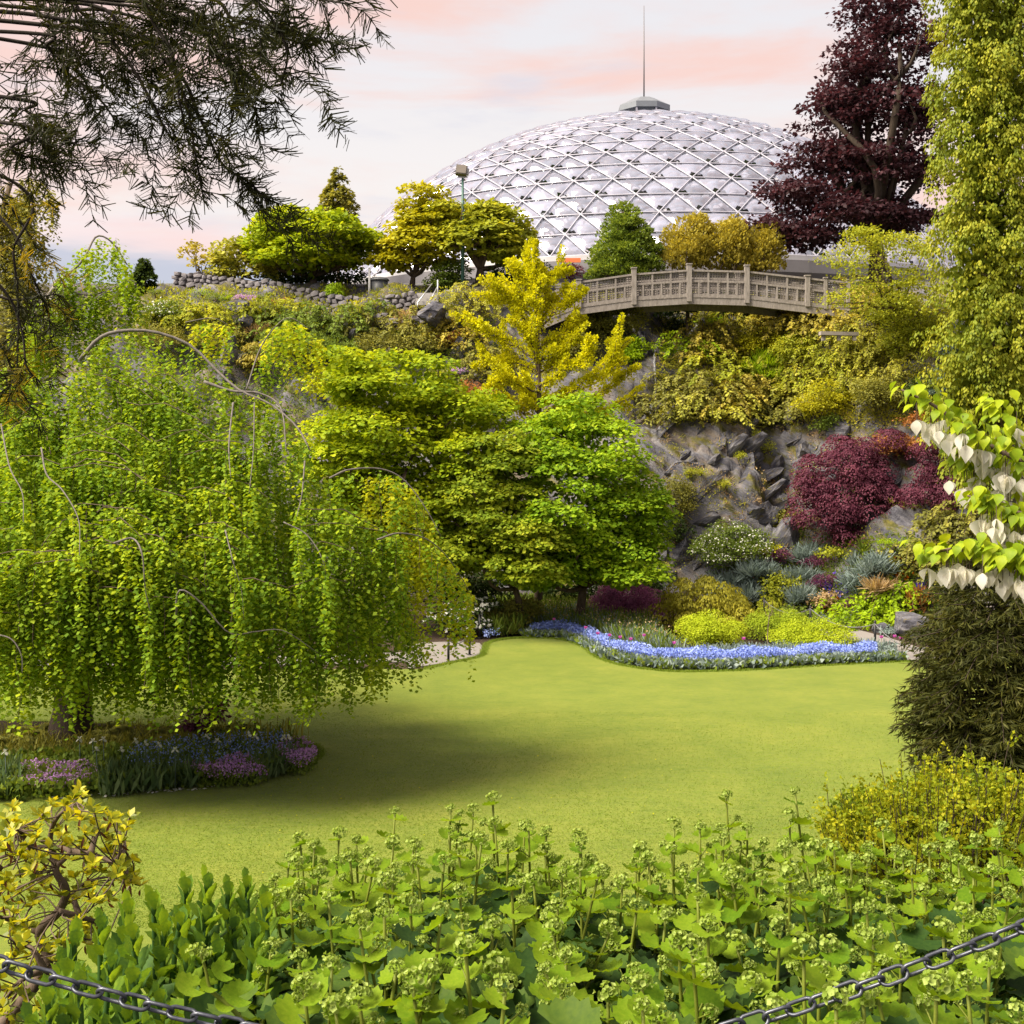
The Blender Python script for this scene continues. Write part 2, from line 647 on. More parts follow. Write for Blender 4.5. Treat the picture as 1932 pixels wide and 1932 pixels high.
def lawn_material():
    m = NT('mown_lawn')
    a = m.noise(.35, 4, .6, m.obco((1, 1, 1)))
    b = m.noise(1.3, 7, .7, m.obco((.7, .9, 1)))
    g = m.noise(60, 4, .7, m.obco((1, 1, 1)))
    c = m.ramp(m.math('ADD', m.math('MULTIPLY', a, .55), m.math('MULTIPLY', b, .45)), [(.30, (.075, .122, .008)), (.5, (.128, .170, .014)), (.7, (.195, .215, .026))])
    sk = m.noise(5.0, 6, .65, m.obco((.5, 2.6, 1)))
    c = m.mix(m.ramp(sk, [(.38, 0), (.68, .55)]), c, m.mix(.5, c, (.26, .25, .04)))
    md = m.noise(9.0, 5, .7, m.obco((1, 1, 1)))
    c = m.mix(m.ramp(md, [(.45, 0), (.75, .45)]), c, (.06, .10, .008))
    c = m.mix(m.ramp(g, [(.35, 0), (.75, .35)]), c, (.075, .11, .008))
    return m.done(m.principled(c, .75, .15, m.bump(m.math('ADD', g, m.math('MULTIPLY', b, .6)), .5, .03), Sheen_Weight=.06, Sheen_Roughness=.5))


LAWN_FAR = [(800, 1264), (850, 1252), (905, 1240), (914, 1228), (922, 1214), (955, 1207), (1000, 1205), (1060, 1208), (1100, 1222), (1130, 1243), (1180, 1258), (1260, 1268), (1350, 1268), (1450, 1264), (1560, 1257), (1700, 1250), (1800, 1247)]
far = spline([G(x, y)[:2] for x, y in LAWN_FAR], 70)
lawn_out = [(-24, 9.5), (24, 9.5), (24, 28), (15, 33)] + [tuple(p) for p in far[::-1]] + [(-8, 32.6), (-24, 32)]
LAWN_MAT = lawn_material()
sheet('lawn', lawn_out, .022, LAWN_MAT)

ASPHALT = plain('worn_path_asphalt', (.20, .185, .18), .85, .2, .18, 14, .3)
PATH_C = spline([(14.2, 30.0), (11.6, 34.5), (10.9, 38), (10.0, 41.3), (8.2, 43.6), (4, 44.7), (0, 44.2), (-3, 43.8)], 90)
PATH_L = spline([(-2.2, 34.9), (-5, 34.3), (-9, 34.0), (-16, 34.2), (-26, 34.4)], 40)


def ribbon(c, w):
    t = unit(np.gradient(c, axis=0))
    n = np.stack([-t[:, 1], t[:, 0]], 1)
    return c + n * w / 2, c - n * w / 2


def strip(name, c, w, z, mat):
    a, b = ribbon(c, w)
    n = len(c)
    v = np.vstack([np.c_[a, np.full(n, z)], np.c_[b, np.full(n, z)]])
    i = np.arange(n - 1)
    return tag(obj(name, mesh(name, v, np.stack([i, i + n, i + n + 1, i + 1], 1), mat)), kind='structure')


strip('path', PATH_C, 1.7, .012, ASPHALT)
strip('path_left', PATH_L, 1.7, .008, ASPHALT)
sheet('path_end', [tuple(G(x, y)[:2]) for x, y in [(770, 1262), (850, 1250), (908, 1238), (914, 1226), (905, 1214), (860, 1211), (770, 1214)]], .017, ASPHALT)

SOIL = plain('bed_soil', (.028, .02, .015), .95, .1, .5, 22, .8, 0, .03)
bed_el = [(-10.5 + 6.95 * math.cos(a), 23.0 + 3.05 * math.sin(a) * (1 + .06 * math.cos(3 * a))) for a in np.linspace(0, 2 * np.pi, 60, endpoint=False)]
sheet('tree_bed_soil', bed_el, .03, SOIL)

# ------------------------------------------------------------------ conservatory dome
DC, DR, DBZ = np.array([(1215 - 966) / FPX * 85, 85.0, 1.7]), 26.72, 15.95
ROWS, SECT = 18, 4


def acrylic():
    m = NT('bubble_acrylic')
    fr = m.n('Fresnel')
    m.set(fr, 'IOR', 1.5)
    nz = m.noise(1.4, 5, .6, m.obco())
    gl = m.n('BsdfGlossy')
    m.set(gl, 'Color', (.94, .95, 1.0))
    m.set(gl, 'Roughness', .10)
    tr = m.n('BsdfTransparent')
    m.set(tr, 'Color', (.80, .84, .90))
    df = m.n('BsdfTranslucent')
    m.set(df, 'Color', (.82, .83, 1.0))
    dd = m.n('BsdfDiffuse')
    m.set(dd, 'Color', (.68, .71, .95))
    a = m.n('MixShader')
    m.set(a, 0, .5)
    m.t.links.new(df.outputs[0], a.inputs[1])
    m.t.links.new(dd.outputs[0], a.inputs[2])
    b = m.n('MixShader')                      # weathered film over clear plastic
    oi = m.n('ObjectInfo')
    m.set(b, 0, m.math('ADD', m.ramp(nz, [(.3, .36), (.75, .68)]), m.math('MULTIPLY', m.math('SUBTRACT', oi.outputs['Random'], .5), .34)))
    m.t.links.new(tr.outputs[0], b.inputs[1])
    m.t.links.new(a.outputs[0], b.inputs[2])
    c = m.n('MixShader')
    m.set(c, 0, m.math('ADD', m.math('MULTIPLY', fr.outputs[0], 1.6), .12))
    m.t.links.new(b.outputs[0], c.inputs[1])
    m.t.links.new(gl.outputs[0], c.inputs[2])
    return m.done(c.outputs[0])


def build_dome():
    base_z = hgt(DC[0], 61.0)
    root = thing('conservatory_dome', 'large bubble-panelled triodetic conservatory dome with a ventilator cap on the hill', 'dome', (DC[0], DC[1], 14.4))
    off = np.array([DC[0], DC[1], 14.4])
    thm = math.acos((DBZ - DC[2]) / DR)

    def node(j, k):
        th = thm * j / ROWS
        n = SECT * j
        ph = (2 * np.pi * k / n if n else 0.0) + R_(-45) + .03
        return DC + DR * np.array([math.sin(th) * math.cos(ph), math.sin(th) * math.sin(ph), math.cos(th)])

    tris, edges = [], set()
    for j in range(1, ROWS + 1):
        for s in range(SECT):
            for k in range(j):
                o0, o1 = (j, (s * j + k) % (SECT * j)), (j, (s * j + k + 1) % (SECT * j))
                i0 = (j - 1, (s * (j - 1) + k) % max(1, SECT * (j - 1)))
                tris.append((o0, o1, i0))
                if k < j - 1:
                    i1 = (j - 1, (s * (j - 1) + k + 1) % max(1, SECT * (j - 1)))
                    tris.append((o1, i1, i0))
    acr = acrylic()
    alu = plain('aluminium_tube', (.33, .33, .40), .45, .4, .15, 3, .05, .1)
    m_bub = 6
    bary = [(a / m_bub, b / m_bub, 1 - a / m_bub - b / m_bub) for a in range(m_bub + 1) for b in range(m_bub + 1 - a)]
    idx = {}
    q = 0
    for a in range(m_bub + 1):
        for b in range(m_bub + 1 - a):
            idx[a, b] = q
            q += 1
    bf = []
    for a in range(m_bub):
        for b in range(m_bub - a):
            bf.append((idx[a, b], idx[a + 1, b], idx[a, b + 1]))
            if a + b < m_bub - 1:
                bf.append((idx[a + 1, b], idx[a + 1, b + 1], idx[a, b + 1]))
    B = np.array(bary)
    bf = np.array(bf)
    lift = (27 * B.prod(1)) ** .62

    def bubble(P):
        c = P.mean(0)
        P = c + (P - c) * .998
        n = unit(c - DC)
        side = np.linalg.norm(P[0] - P[1])
        v = B @ P + n[None] * (lift[:, None] * side * .105)
        f = bf
        if np.dot(np.cross(v[f[0][1]] - v[f[0][0]], v[f[0][2]] - v[f[0][0]]), n) < 0:
            f = f[:, ::-1]
        return v, f
    eye = np.array([0, 0, CAMZ])
    info = []
    for t in tris:
        if t[0][0] == 1:
            pass
        P = np.array([node(*k) for k in t])
        c = P.mean(0)
        n = unit(c - DC)
        vdir = unit(eye - c)
        info.append((float(n @ vdir), P))
        for a, b in ((0, 1), (1, 2), (2, 0)):
            edges.add(tuple(sorted((t[a], t[b]))))
    order = sorted(range(len(info)), key=lambda i: -info[i][0] + (10 if info[i][1][:, 2].mean() < DBZ + .2 else 0))
    near = set(order[:300])
    VV, FF, nb = [], [], 0
    for i, (d, P) in enumerate(info):
        v, f = bubble(P)
        if i in near:
            c = P.mean(0)
            obj('panel', mesh('panel', v - c, f, acr, True), root, c - off)
        else:
            VV.append(v)
            FF.append(f + nb)
            nb += len(v)
    o = obj('panel_shell', mesh('panel_shell', np.concatenate(VV) - off, np.concatenate(FF), acr, True), root)
    tag(o, kind='stuff')
    mb = MB()
    for a, b in edges:
        A, C_ = node(*a), node(*b)
        mb.tube([DC + (A - DC) * 1.003, DC + (C_ - DC) * 1.003], .045, 5, False)
    tag(mb.build('strut_lattice', alu, root, True, off), kind='stuff')
    # ring beam, sloping concrete skirt, low wall
    conc = plain('grey_concrete', (.17, .165, .185), .85, .2, .2, 1.2, .25)
    rb = DR * math.sin(thm)

    def ring(prof, name, mat):
        n = 96
        v, f = [], []
        for r, z in prof:
            v += [(DC[0] + r * math.cos(2 * np.pi * k / n), DC[1] + r * math.sin(2 * np.pi * k / n), z) for k in range(n)]
        for i in range(len(prof) - 1):
            f += [(i * n + k, i * n + (k + 1) % n, (i + 1) * n + (k + 1) % n, (i + 1) * n + k) for k in range(n)]
        return obj(name, mesh(name, np.array(v) - off, f, mat, False), root)
    ring([(rb - .25, DBZ - .25), (rb + .12, DBZ - .22), (rb + .14, DBZ + .04), (rb - .2, DBZ + .08)], 'ring_beam', plain('ring_white', (.55, .55, .58), .5, .4, .1, 2, .05, .2))
    ring([(rb + .5, DBZ - .27), (rb + .55, DBZ - .9), (rb + .2, DBZ - 1.3), (rb + .2, 13.6)], 'concrete_skirt', conc)
    ring([(rb - .3, DBZ - .24), (rb + .5, DBZ - .268)], 'gutter', conc)
    fl = MB()
    fl.add([(DC[0] + (rb - .3) * math.cos(a), DC[1] + (rb - .3) * math.sin(a), 14.75) for a in np.linspace(0, 2 * np.pi, 64, endpoint=False)], [tuple(range(64))])
    fl.build('inner_floor', plain('planting_floor', (.05, .06, .03), .9, .1), root, False, off)
    # ventilator cap on the apex and the mast
    cap = MB()
    top = DC + np.array([0, 0, DR])
    n = 8

    def octr(r, z, ph=R_(22.5)):
        return [(top[0] + r * math.cos(ph + 2 * np.pi * k / n), top[1] + r * math.sin(ph + 2 * np.pi * k / n), top[2] + z) for k in range(n)]
    prof = [(1.5, -.6), (1.5, .95), (1.84, 1.0), (1.84, 1.38), (.75, 1.95), (.1, 2.0)]
    v = sum([octr(r, z) for r, z in prof], [])
    f = [(i * n + k, i * n + (k + 1) % n, (i + 1) * n + (k + 1) % n, (i + 1) * n + k) for i in range(len(prof) - 1) for k in range(n)] + [tuple((len(prof) - 1) * n + k for k in range(n))]
    cap.add(v, f)
    cp = cap.build('ventilator_cap', plain('cap_metal', (.20, .22, .25), .45, .5, .2, 2, .1, .5), root, False, off)
    for k in range(8):
        a = octr(1.72, 0, R_(22.5))[k]
        MB().box((a[0], a[1], top[2] + .6), (.12, .12, .8)).build('cap_post', alu, cp, False, off)
    MB().tube([top + (0, 0, 1.95), top + (0, 0, 4.2), top + (0, 0, 8.4)], [.05, .045, .02], 6).build('mast', plain('mast_metal', (.12, .11, .12), .5, .4), root, True, off)
    # orange notice on the skirt
    s = W(1074, 491, 62.2)
    p = MB().box(s, (1.15, .06, .22))
    p.build('notice_board', plain('orange_notice', (.75, .20, .08), .6, .3, .1), root, False, off)
    # palms and foliage growing under the glass
    rg = rng_(77)
    lv = Leaves()
    for k in range(46):
        a, rr = rg.uniform(0, 2 * np.pi), 17.5 * math.sqrt(rg.uniform(0, 1))
        hh = rg.uniform(1.0, 3.4)
        c = np.array([DC[0] + rr * math.cos(a), DC[1] + rr * math.sin(a), 14.8 + hh])
        m = 160
        v = unit(rg.normal(size=(m, 3)))
        lv.add('rhomb', c + v * np.array([1.5, 1.5, 1.2]) * rg.uniform(.4, 1, (m, 1)), v + (0, 0, -.4), rg.normal(size=(m, 3)) + (0, 0, 1), rg.uniform(.5, .9, m), rg.uniform(0, 1, m))
    o = lv.build('indoor_planting', foliage('indoor_leaf', [(.02, .045, .012), (.05, .09, .02)], .3), root, off)
    tag(o, kind='stuff')


build_dome()

# ------------------------------------------------------------------ stone wall on the rim
STONE = plain('basalt_stone', (.16, .15, .165), .85, .25, .45, 3.5, .5, 0, .03)
MORTAR = plain('dark_mortar', (.055, .05, .05), .95, .1, .3, 8, .4)


def stone_meshes(seed, n=8):
    out = []
    for k in range(n):
        rg = rng_(seed + k)
        bm = bmesh.new()
        bmesh.ops.create_icosphere(bm, subdivisions=1, radius=1)
        for v in bm.verts:
            d = np.array(v.co)
            d = np.sign(d) * np.abs(d) ** .45
            v.co = Vector(d * rg.uniform(.72, 1.08, 3))
        me = bpy.data.meshes.new('stone')
        bm.to_mesh(me)
        bm.free()
        me.materials.append(STONE)
        out.append(me)
    return out


STONES = stone_meshes(500)


def stone_wall(name, label, pts, height, seed, sz=.30):
    """Rubble wall along a ground polyline."""
    rg = rng_(seed)
    c = spline(pts, 40)
    seg = np.linalg.norm(np.diff(c[:, :2], axis=0), axis=1)
    cum = np.concatenate([[0], np.cumsum(seg)])
    base = c[0]
    root = thing(name, label, 'wall', base)
    t2 = unit(np.gradient(c[:, :2], axis=0))
    nrm = np.stack([t2[:, 1], -t2[:, 0]], 1)
    core, v = MB(), []
    n = len(c)
    hs = np.array([height(s / cum[-1]) for s in cum])
    A = np.c_[c[:, :2] + nrm * .03, c[:, 2] - .3]
    B_ = np.c_[c[:, :2] - nrm * .40, c[:, 2] - .3]
    At, Bt = A.copy(), B_.copy()
    At[:, 2] = Bt[:, 2] = c[:, 2] + hs - .04
    core.add(np.vstack([A, At, Bt, B_]), [(k * n + i, k * n + i + 1, (k + 1) * n + i + 1, (k + 1) * n + i) for k in range(3) for i in range(n - 1)] + [(0, n, 2 * n, 3 * n), (n - 1, 4 * n - 1, 3 * n - 1, 2 * n - 1)])
    core.build('wall_core', MORTAR, root, False, base)
    z = 0.0
    hmax = hs.max()
    cnt = 0
    while z < hmax - .02 and cnt < 300:
        rh = rg.uniform(.16, .25)
        s = rg.uniform(-.2, 0)
        while s < cum[-1] and cnt < 300:
            w = rg.uniform(.7, 1.5) * sz
            m = min(max(s + w / 2, 0), cum[-1])
            p = np.array([np.interp(m, cum, c[:, i]) for i in range(3)])
            h_here = np.interp(m, cum, hs)
            if z + rh * .35 < h_here:
                nn = np.array([np.interp(m, cum, nrm[:, 0]), np.interp(m, cum, nrm[:, 1])])
                ang = math.atan2(nn[0], -nn[1])
                o = obj('stone', STONES[rg.integers(8)], root, p + np.array([nn[0] * .02, nn[1] * .02, z + rh / 2 + rg.uniform(-.03, .03)]) - base,
                        (rg.uniform(-.1, .1), rg.uniform(-.35, .35), ang), (w * .50, .13 * rg.uniform(.8, 1.3), rh * rg.uniform(.48, .62)))
                cnt += 1
            s += w
        z += rh
    return root


stone_wall('stone_wall', 'long dry grey rubble stone wall on the rim of the rock garden', [T(x, Y) for x, Y in ((330, 59), (470, 57.4), (620, 55.6), (740, 54.3), (782, 54.2))], lambda u: .55 + .42 * u, 41, .36)
stone_wall('stone_pier', 'low broad grey stone block standing on the end of the rim wall', [T(x, 59.2) for x in (364, 384, 404)], lambda u: .62, 42, .36)
stone_wall('stone_kerb', 'short low grey stone ledge under the rim steps', [T(x, Y) for x, Y in ((690, 53.3), (760, 53.0), (832, 53.0))], lambda u: .36, 43, .42)

# ------------------------------------------------------------------ arched footbridge
WOOD = bark_mat('weathered_wood', (.16, .142, .130), (.35, .318, .298))
WOOD_D = bark_mat('weathered_wood_lattice', (.14, .125, .115), (.31, .28, .262))


def build_bridge():
    BY = 50.6
    px = [1010, 1052, 1092, 1196, 1300, 1409, 1523, 1557, 1600]
    ytop = [566, 548, 533, 518, 510.5, 513, 525.5, 529.5, 533]
    ybot = [610, 592, 577, 563, 557, 560, 573.5, 578, 582]
    Wp = [W(x, y, BY) for x, y in zip(px, ytop)]
    Wb = [W(x, y, BY) for x, y in zip(px, ybot)]
    mid = W(1300, 575, BY)
    base = np.array([mid[0], BY + 1.0, mid[2]])
    root = thing('arched_footbridge', 'weathered grey timber footbridge with lattice railings arching over the ravine', 'bridge', base)
    span = 2.1
    for side, dy in ((0, 0.0), (1, span)):
        rail = obj('railing', None, root)
        sh = np.array([0, dy, 0])
        for i, x in enumerate(px):
            top, bot = Wp[i] + sh, Wb[i] + sh
            main = i not in (1,)
            w = .19 if 2 <= i <= 6 else .13
            MB().box((top + bot) / 2 + (0, -.02, .0), (w, w, (top[2] - bot[2]) + (.52 if i in (3, 4, 5) else .22))).build('post', WOOD, rail, False, base)
            MB().box(top + (0, -.02, .26 if i in (3, 4, 5) else .11), (w + .05, w + .05, .045)).build('post_cap', WOOD, rail, False, base)
        for i in range(len(px) - 1):
            a, b = Wp[i] + sh, Wp[i + 1] + sh
            c, d = Wb[i] + sh, Wb[i + 1] + sh
            MB().beam(a + (0, 0, 0), b, .11, .075).build('top_rail', WOOD, rail, False, base)
            ma, mb_ = a * .58 + c * .42, b * .58 + d * .42
            MB().beam(ma, mb_, .075, .085).build('middle_rail', WOOD, rail, False, base)
            MB().beam(c, d, .09, .13).build('bottom_rail', WOOD, rail, False, base)
            long_ = i in (2, 3, 4, 5)
            if long_:
                for u in (1 / 3, 2 / 3):
                    MB().beam((c * (1 - u) + d * u), (a * (1 - u) + b * u), .072, .072).build('stud', WOOD, rail, False, base)
                for u in (1 / 6, .5, 5 / 6):
                    MB().beam((c * (1 - u) + d * u), (ma * (1 - u) + mb_ * u), .066, .066).build('stud', WOOD, rail, False, base)
            # lattice strips behind the rails
            for lo, hi, lo2, hi2 in ((c, d, ma, mb_), (ma, mb_, a, b)):
                lt = MB()
                L = np.linalg.norm(d - c)
                nv = max(3, int(L / .105))
                for k in range(1, nv):
                    u = k / nv
                    lt.beam(lo * (1 - u) + hi * u + (0, .05, 0), lo2 * (1 - u) + hi2 * u + (0, .05, 0), .034, .012)
                nh = max(2, int((lo2[2] - lo[2]) / .098))
                for k in range(1, nh + 1):
                    u = k / (nh + 1)
                    lt.beam(lo * (1 - u) + lo2 * u + (0, .064, 0), hi * (1 - u) + hi2 * u + (0, .064, 0), .012, .044)
                lt.build('lattice', WOOD_D, rail, False, base)
        rail.parent = root
        # side girder
        g = MB()
        for i in range(len(px) - 1):
            c, d = Wb[i] + sh, Wb[i + 1] + sh
            g.beam(c + (0, .05, -.22), d + (0, .05, -.22), .16, .28)
        g.build('girder', WOOD, root, False, base)
    # deck planks
    pk = [np.array([np.interp(u, np.linspace(0, 1, len(px)), [w[i] for w in Wb]) for i in range(3)]) for u in np.linspace(0, 1, 62)]
    pm = mesh('plank', *(lambda m: (np.concatenate(m.v), m.f))(MB().box((0, 0, 0), (.17, span + .1, .05))), WOOD)
    for i in range(len(pk) - 1):
        d = pk[i + 1] - pk[i]
        obj('plank', pm, root, (pk[i] + pk[i + 1]) / 2 + (0, span / 2, -.062) - base, (0, -math.atan2(d[2], d[0]), 0), (np.linalg.norm(d) / .175, 1, 1))


build_bridge()

# ------------------------------------------------------------------ flood-light pole, steps rail, bin, white post
def build_lamp():
    b = T(873, 56.0)
    root = thing('floodlight_pole', 'tall dark green pole carrying a square floodlight before the dome', 'lamp post', b)
    top = W(873, 336, 56.0)
    green = plain('green_paint', (.035, .10, .085), .5, .4, .15, 2, .05)
    MB().tube([b - (0, 0, .2), b * .5 + top * .5, top], [.085, .07, .05], 10).build('pole', green, root, True, b)
    MB().tube([b - (0, 0, .05), b + (0, 0, .12)], [.17, .15], 10).build('pole_foot', green, root, True, b)
    MB().beam(top + (-.22, 0, .05), top + (.22, 0, .05), .06, .06).build('yoke', plain('yoke_metal', (.3, .3, .3), .5, .4, .1, 2, .05, .6), root, False, b)
    hd = top + (-.05, -.05, .33)
    R = np.array(Matrix.Rotation(R_(-18), 3, 'X') @ Matrix.Rotation(R_(6), 3, 'Y'))
    h = MB().box(hd, (.50, .24, .46), R).build('lamp_head', plain('lamp_case', (.10, .09, .08), .5, .4), root, False, b)
    MB().box(hd + R @ np.array([0, -.135, 0]), (.43, .02, .39), R).build('lens', plain('lamp_glass', (.16, .14, .12), .15, .6), h, False, b)
    MB().box(hd + R @ np.array([.3, .05, -.02]), (.07, .12, .30), R).build('ballast_box', plain('box_grey', (.35, .35, .36), .5, .4), h, False, b)


build_lamp()


def build_site_bits():
    st = plain('galvanised_tube', (.50, .51, .54), .45, .5, .1, 3, .03, .7)
    b = T(812, 53.6)
    root = thing('stair_handrail', 'pair of slanting galvanised handrails on the rim steps', 'handrail', b)
    for dx in (0, .52):
        p, q = W(788 + dx * 42, 571, 53.4), W(814 + dx * 26, 537, 54.6)
        MB().tube([p, q], .028, 6).build('rail', st, root, True, b)
        MB().tube([p - (0, 0, .25), p + (0, 0, .03)], .026, 6).build('post', st, root, True, b)
    p = W(826, 565, 54.0)
    MB().tube([p, W(826, 528, 54.0)], .032, 6).build('post', st, root, True, b)
    lst = [T(800, 53.9 + .3 * k) for k in range(4)]
    stp = thing('stone_steps', 'short flight of pale concrete steps climbing past the rim wall', 'steps', lst[0])
    cm = plain('step_concrete', (.34, .33, .33), .85, .2, .15, 4, .2)
    for k in range(4):
        z = W(0, 571, 53.6)[2] + .16 * k
        MB().box((W(805, 0, 53.8)[0], 53.9 + .3 * k, z), (1.0, .32, .17)).build('tread', cm, stp, False, lst[0])
    b = W(697, 537, 56.4)
    wp = thing('white_post', 'slim white post standing behind the rim wall', 'post', b)
    wm = plain('white_paint', (.75, .75, .75), .5, .4, .06, 3, .03)
    MB().tube([b - (0, 0, .7), b + (0, 0, .72)], .055, 8).build('shaft', wm, wp, True, b)
    MB().tube([b + (0, 0, .72), b + (0, 0, .76)], [.06, .03], 8).build('cap', wm, wp, True, b)
    b = W(716, 545, 56.6)
    bn = thing('litter_bin', 'squat dark litter bin with a domed lid behind the rim wall', 'litter bin', b)
    dk = plain('bin_dark', (.07, .075, .085), .45, .4)
    MB().tube([b - (0, 0, .6), b + (0, 0, .36)], [.36, .40], 14).build('body', dk, bn, True, b)
    MB().tube([b + (0, 0, .37), b + (0, 0, .42), b + (0, 0, .50), b + (0, 0, .54)], [.46, .45, .34, .1], 14).build('lid', plain('bin_lid', (.14, .15, .17), .4, .5), bn, True, b)
    # ledge beam among the shrubs of the slope
    b = T(1583, 48.3)
    b[2] = W(1583, 629, 48.3)[2]
    ld = thing('path_ledge', 'pale timber ledge edging the upper path among golden shrubs', 'ledge', b)
    MB().beam(b + (-.75, 0, 0), b + (.75, .1, -.02), .3, .14).build('beam', plain('pale_timber', (.28, .25, .235), .8, .2), ld, False, b)
    for s in (-.6, 0, .6):
        MB().box(b + (s, .04, -.17), (.14, .14, .22)).build('stake', WOOD, ld, False, b)


build_site_bits()


def build_waterfall():
    rg = rng_(9)
    m = NT('falling_water')
    nz = m.noise(6, 5, .6, m.obco((6, 6, .8)))
    p = m.principled(m.ramp(nz, [(.3, (.45, .5, .55)), (.7, (.9, .92, .95))]), .15, .5, m.bump(nz, .5, .05))
    tr = m.n('BsdfTransparent')
    mx = m.n('MixShader')
    m.set(mx, 0, m.ramp(nz, [(.45, .0), (.72, .8)]))
    m.t.links.new(tr.outputs[0], mx.inputs[1])
    m.t.links.new(p, mx.inputs[2])
    mat = m.done(mx.outputs[0])
    ys = np.linspace(51.35, 49.9, 26)
    xs = 5.7 + (ys - 50) * .22 + .07 * np.sin(ys * 5)
    zs = hgt(xs, ys) + .09
    wd = np.linspace(.04, .08, 26)
    v = np.vstack([np.c_[xs - wd, ys, zs], np.c_[xs, ys - .05, zs + .05], np.c_[xs + wd, ys, zs]])
    i = np.arange(25)
    f = np.vstack([np.stack([i + k * 26, i + 1 + k * 26, i + 1 + (k + 1) * 26, i + (k + 1) * 26], 1) for k in (0, 1)])
    b = v[0].copy()
    o = obj('waterfall', mesh('waterfall', v - b, f, mat, True), None, b)
    tag(o, 'thin white cascade running down the dark rock chute below the footbridge', 'waterfall')


build_waterfall()


def boulder(name, label, c, r, seed, mat=STONE, group=None, cat='boulder'):
    rg = rng_(seed)
    bm = bmesh.new()
    bmesh.ops.create_icosphere(bm, subdivisions=4, radius=1)
    co = np.array([v.co for v in bm.verts])
    d = co * (1 + .35 * fbm(co * 1.3 + seed, seed, 4, .6)[:, None])
    for k in range(16):                      # broken faces and sharp edges
        n = unit(rg.normal(size=3) + (0, -.5, .3))
        h = rg.uniform(.45, .75)
        e = np.maximum(0, d @ n - h)
        d = d - e[:, None] * n * .96
    d = d * (1 + .06 * fbm(co * 5, seed + 5, 4, .6)[:, None])
    for v, q in zip(bm.verts, d * np.asarray(r, float)):
        v.co = Vector(q)
    me = bpy.data.meshes.new(name)
    bm.to_mesh(me)
    bm.free()
    me.materials.append(mat)
    o = obj(name, me, None, c, (0, 0, rg.uniform(0, 6)))
    return tag(o, label, cat, group)


def outcrop_material():
    m = NT('outcrop_rock')
    st = m.obco((1.2, 1.2, 3.6), (0, -.5, 0))
    n1 = m.noise(1.6, 8, .65, st)
    n2 = m.noise(5, 6, .6, m.obco())
    c = m.ramp(n1, [(.3, (.030, .031, .040)), (.5, (.085, .085, .105)), (.7, (.20, .195, .21))])
    c = m.mix(m.ramp(n2, [(.55, 0), (.68, .8)]), c, (.13, .10, .03))
    return m.done(m.principled(c, .9, .2, m.bump(m.math('ADD', n1, m.math('MULTIPLY', n2, .4)), 1.0, .12)))


GREYROCK = outcrop_material()
boulder('boulder', 'big smooth grey boulder below the rim steps', W(812, 592, 52.2), (.95, .7, .62), 61, GREYROCK)
boulder('boulder', 'rounded dark boulder among green cushions below the rim wall', W(447, 576, 53.0), (.62, .5, .42), 62, GREYROCK)
boulder('boulder', 'small grey boulder half sunk in the green rim slope', W(395, 585, 53.2), (.42, .35, .3), 63, GREYROCK)
boulder('boulder', 'pale broken boulder under the round dark cushion boulder', W(462, 604, 52.3), (.55, .4, .4), 64, GREYROCK)
boulder('boulder', 'upright grey outcrop boulder on the shaded rim slope', W(430, 655, 50.6), (.45, .5, .8), 65, GREYROCK)
boulder('boulder', 'flat slabby grey rock at the path edge beside the ferns', T(1715, 38.6) + (0, 0, .3), (.95, .7, .55), 66, GREYROCK)
boulder('boulder', 'small wedge rock by the path under the ferns', T(1667, 39.6) + (0, 0, .1), (.45, .35, .28), 67, GREYROCK)
boulder('boulder', 'pale jointed slab of rock beside the dark red maple mounds', onT(1590, 800) + (0, .25, -.1), (1.0, .7, .75), 68, GREYROCK)
boulder('boulder', 'blue-grey slab of rock among the yellow stonecrop cushions', onT(1405, 870) + (0, .25, -.1), (1.0, .45, .8), 69, GREYROCK)
boulder('boulder', 'long tilted slab of rock beneath the golden slope shrubs', onT(1520, 845) + (0, .25, -.1), (.9, .5, .55), 70, GREYROCK)
boulder('boulder', 'dark rock ledge low on the quarry face by the white-flowered shrub', onT(1420, 960) + (0, .25, -.1), (.9, .45, .5), 71, GREYROCK)
boulder('boulder', 'rugged dark rock at the foot of the quarry face beside the round maple', onT(1290, 1050) + (0, .25, -.1), (.8, .6, 1.0), 72, GREYROCK)
boulder('boulder', 'mossy leaning rock near the top of the quarry face', onT(1300, 880) + (0, .25, -.1), (.9, .5, .6), 73, GREYROCK)


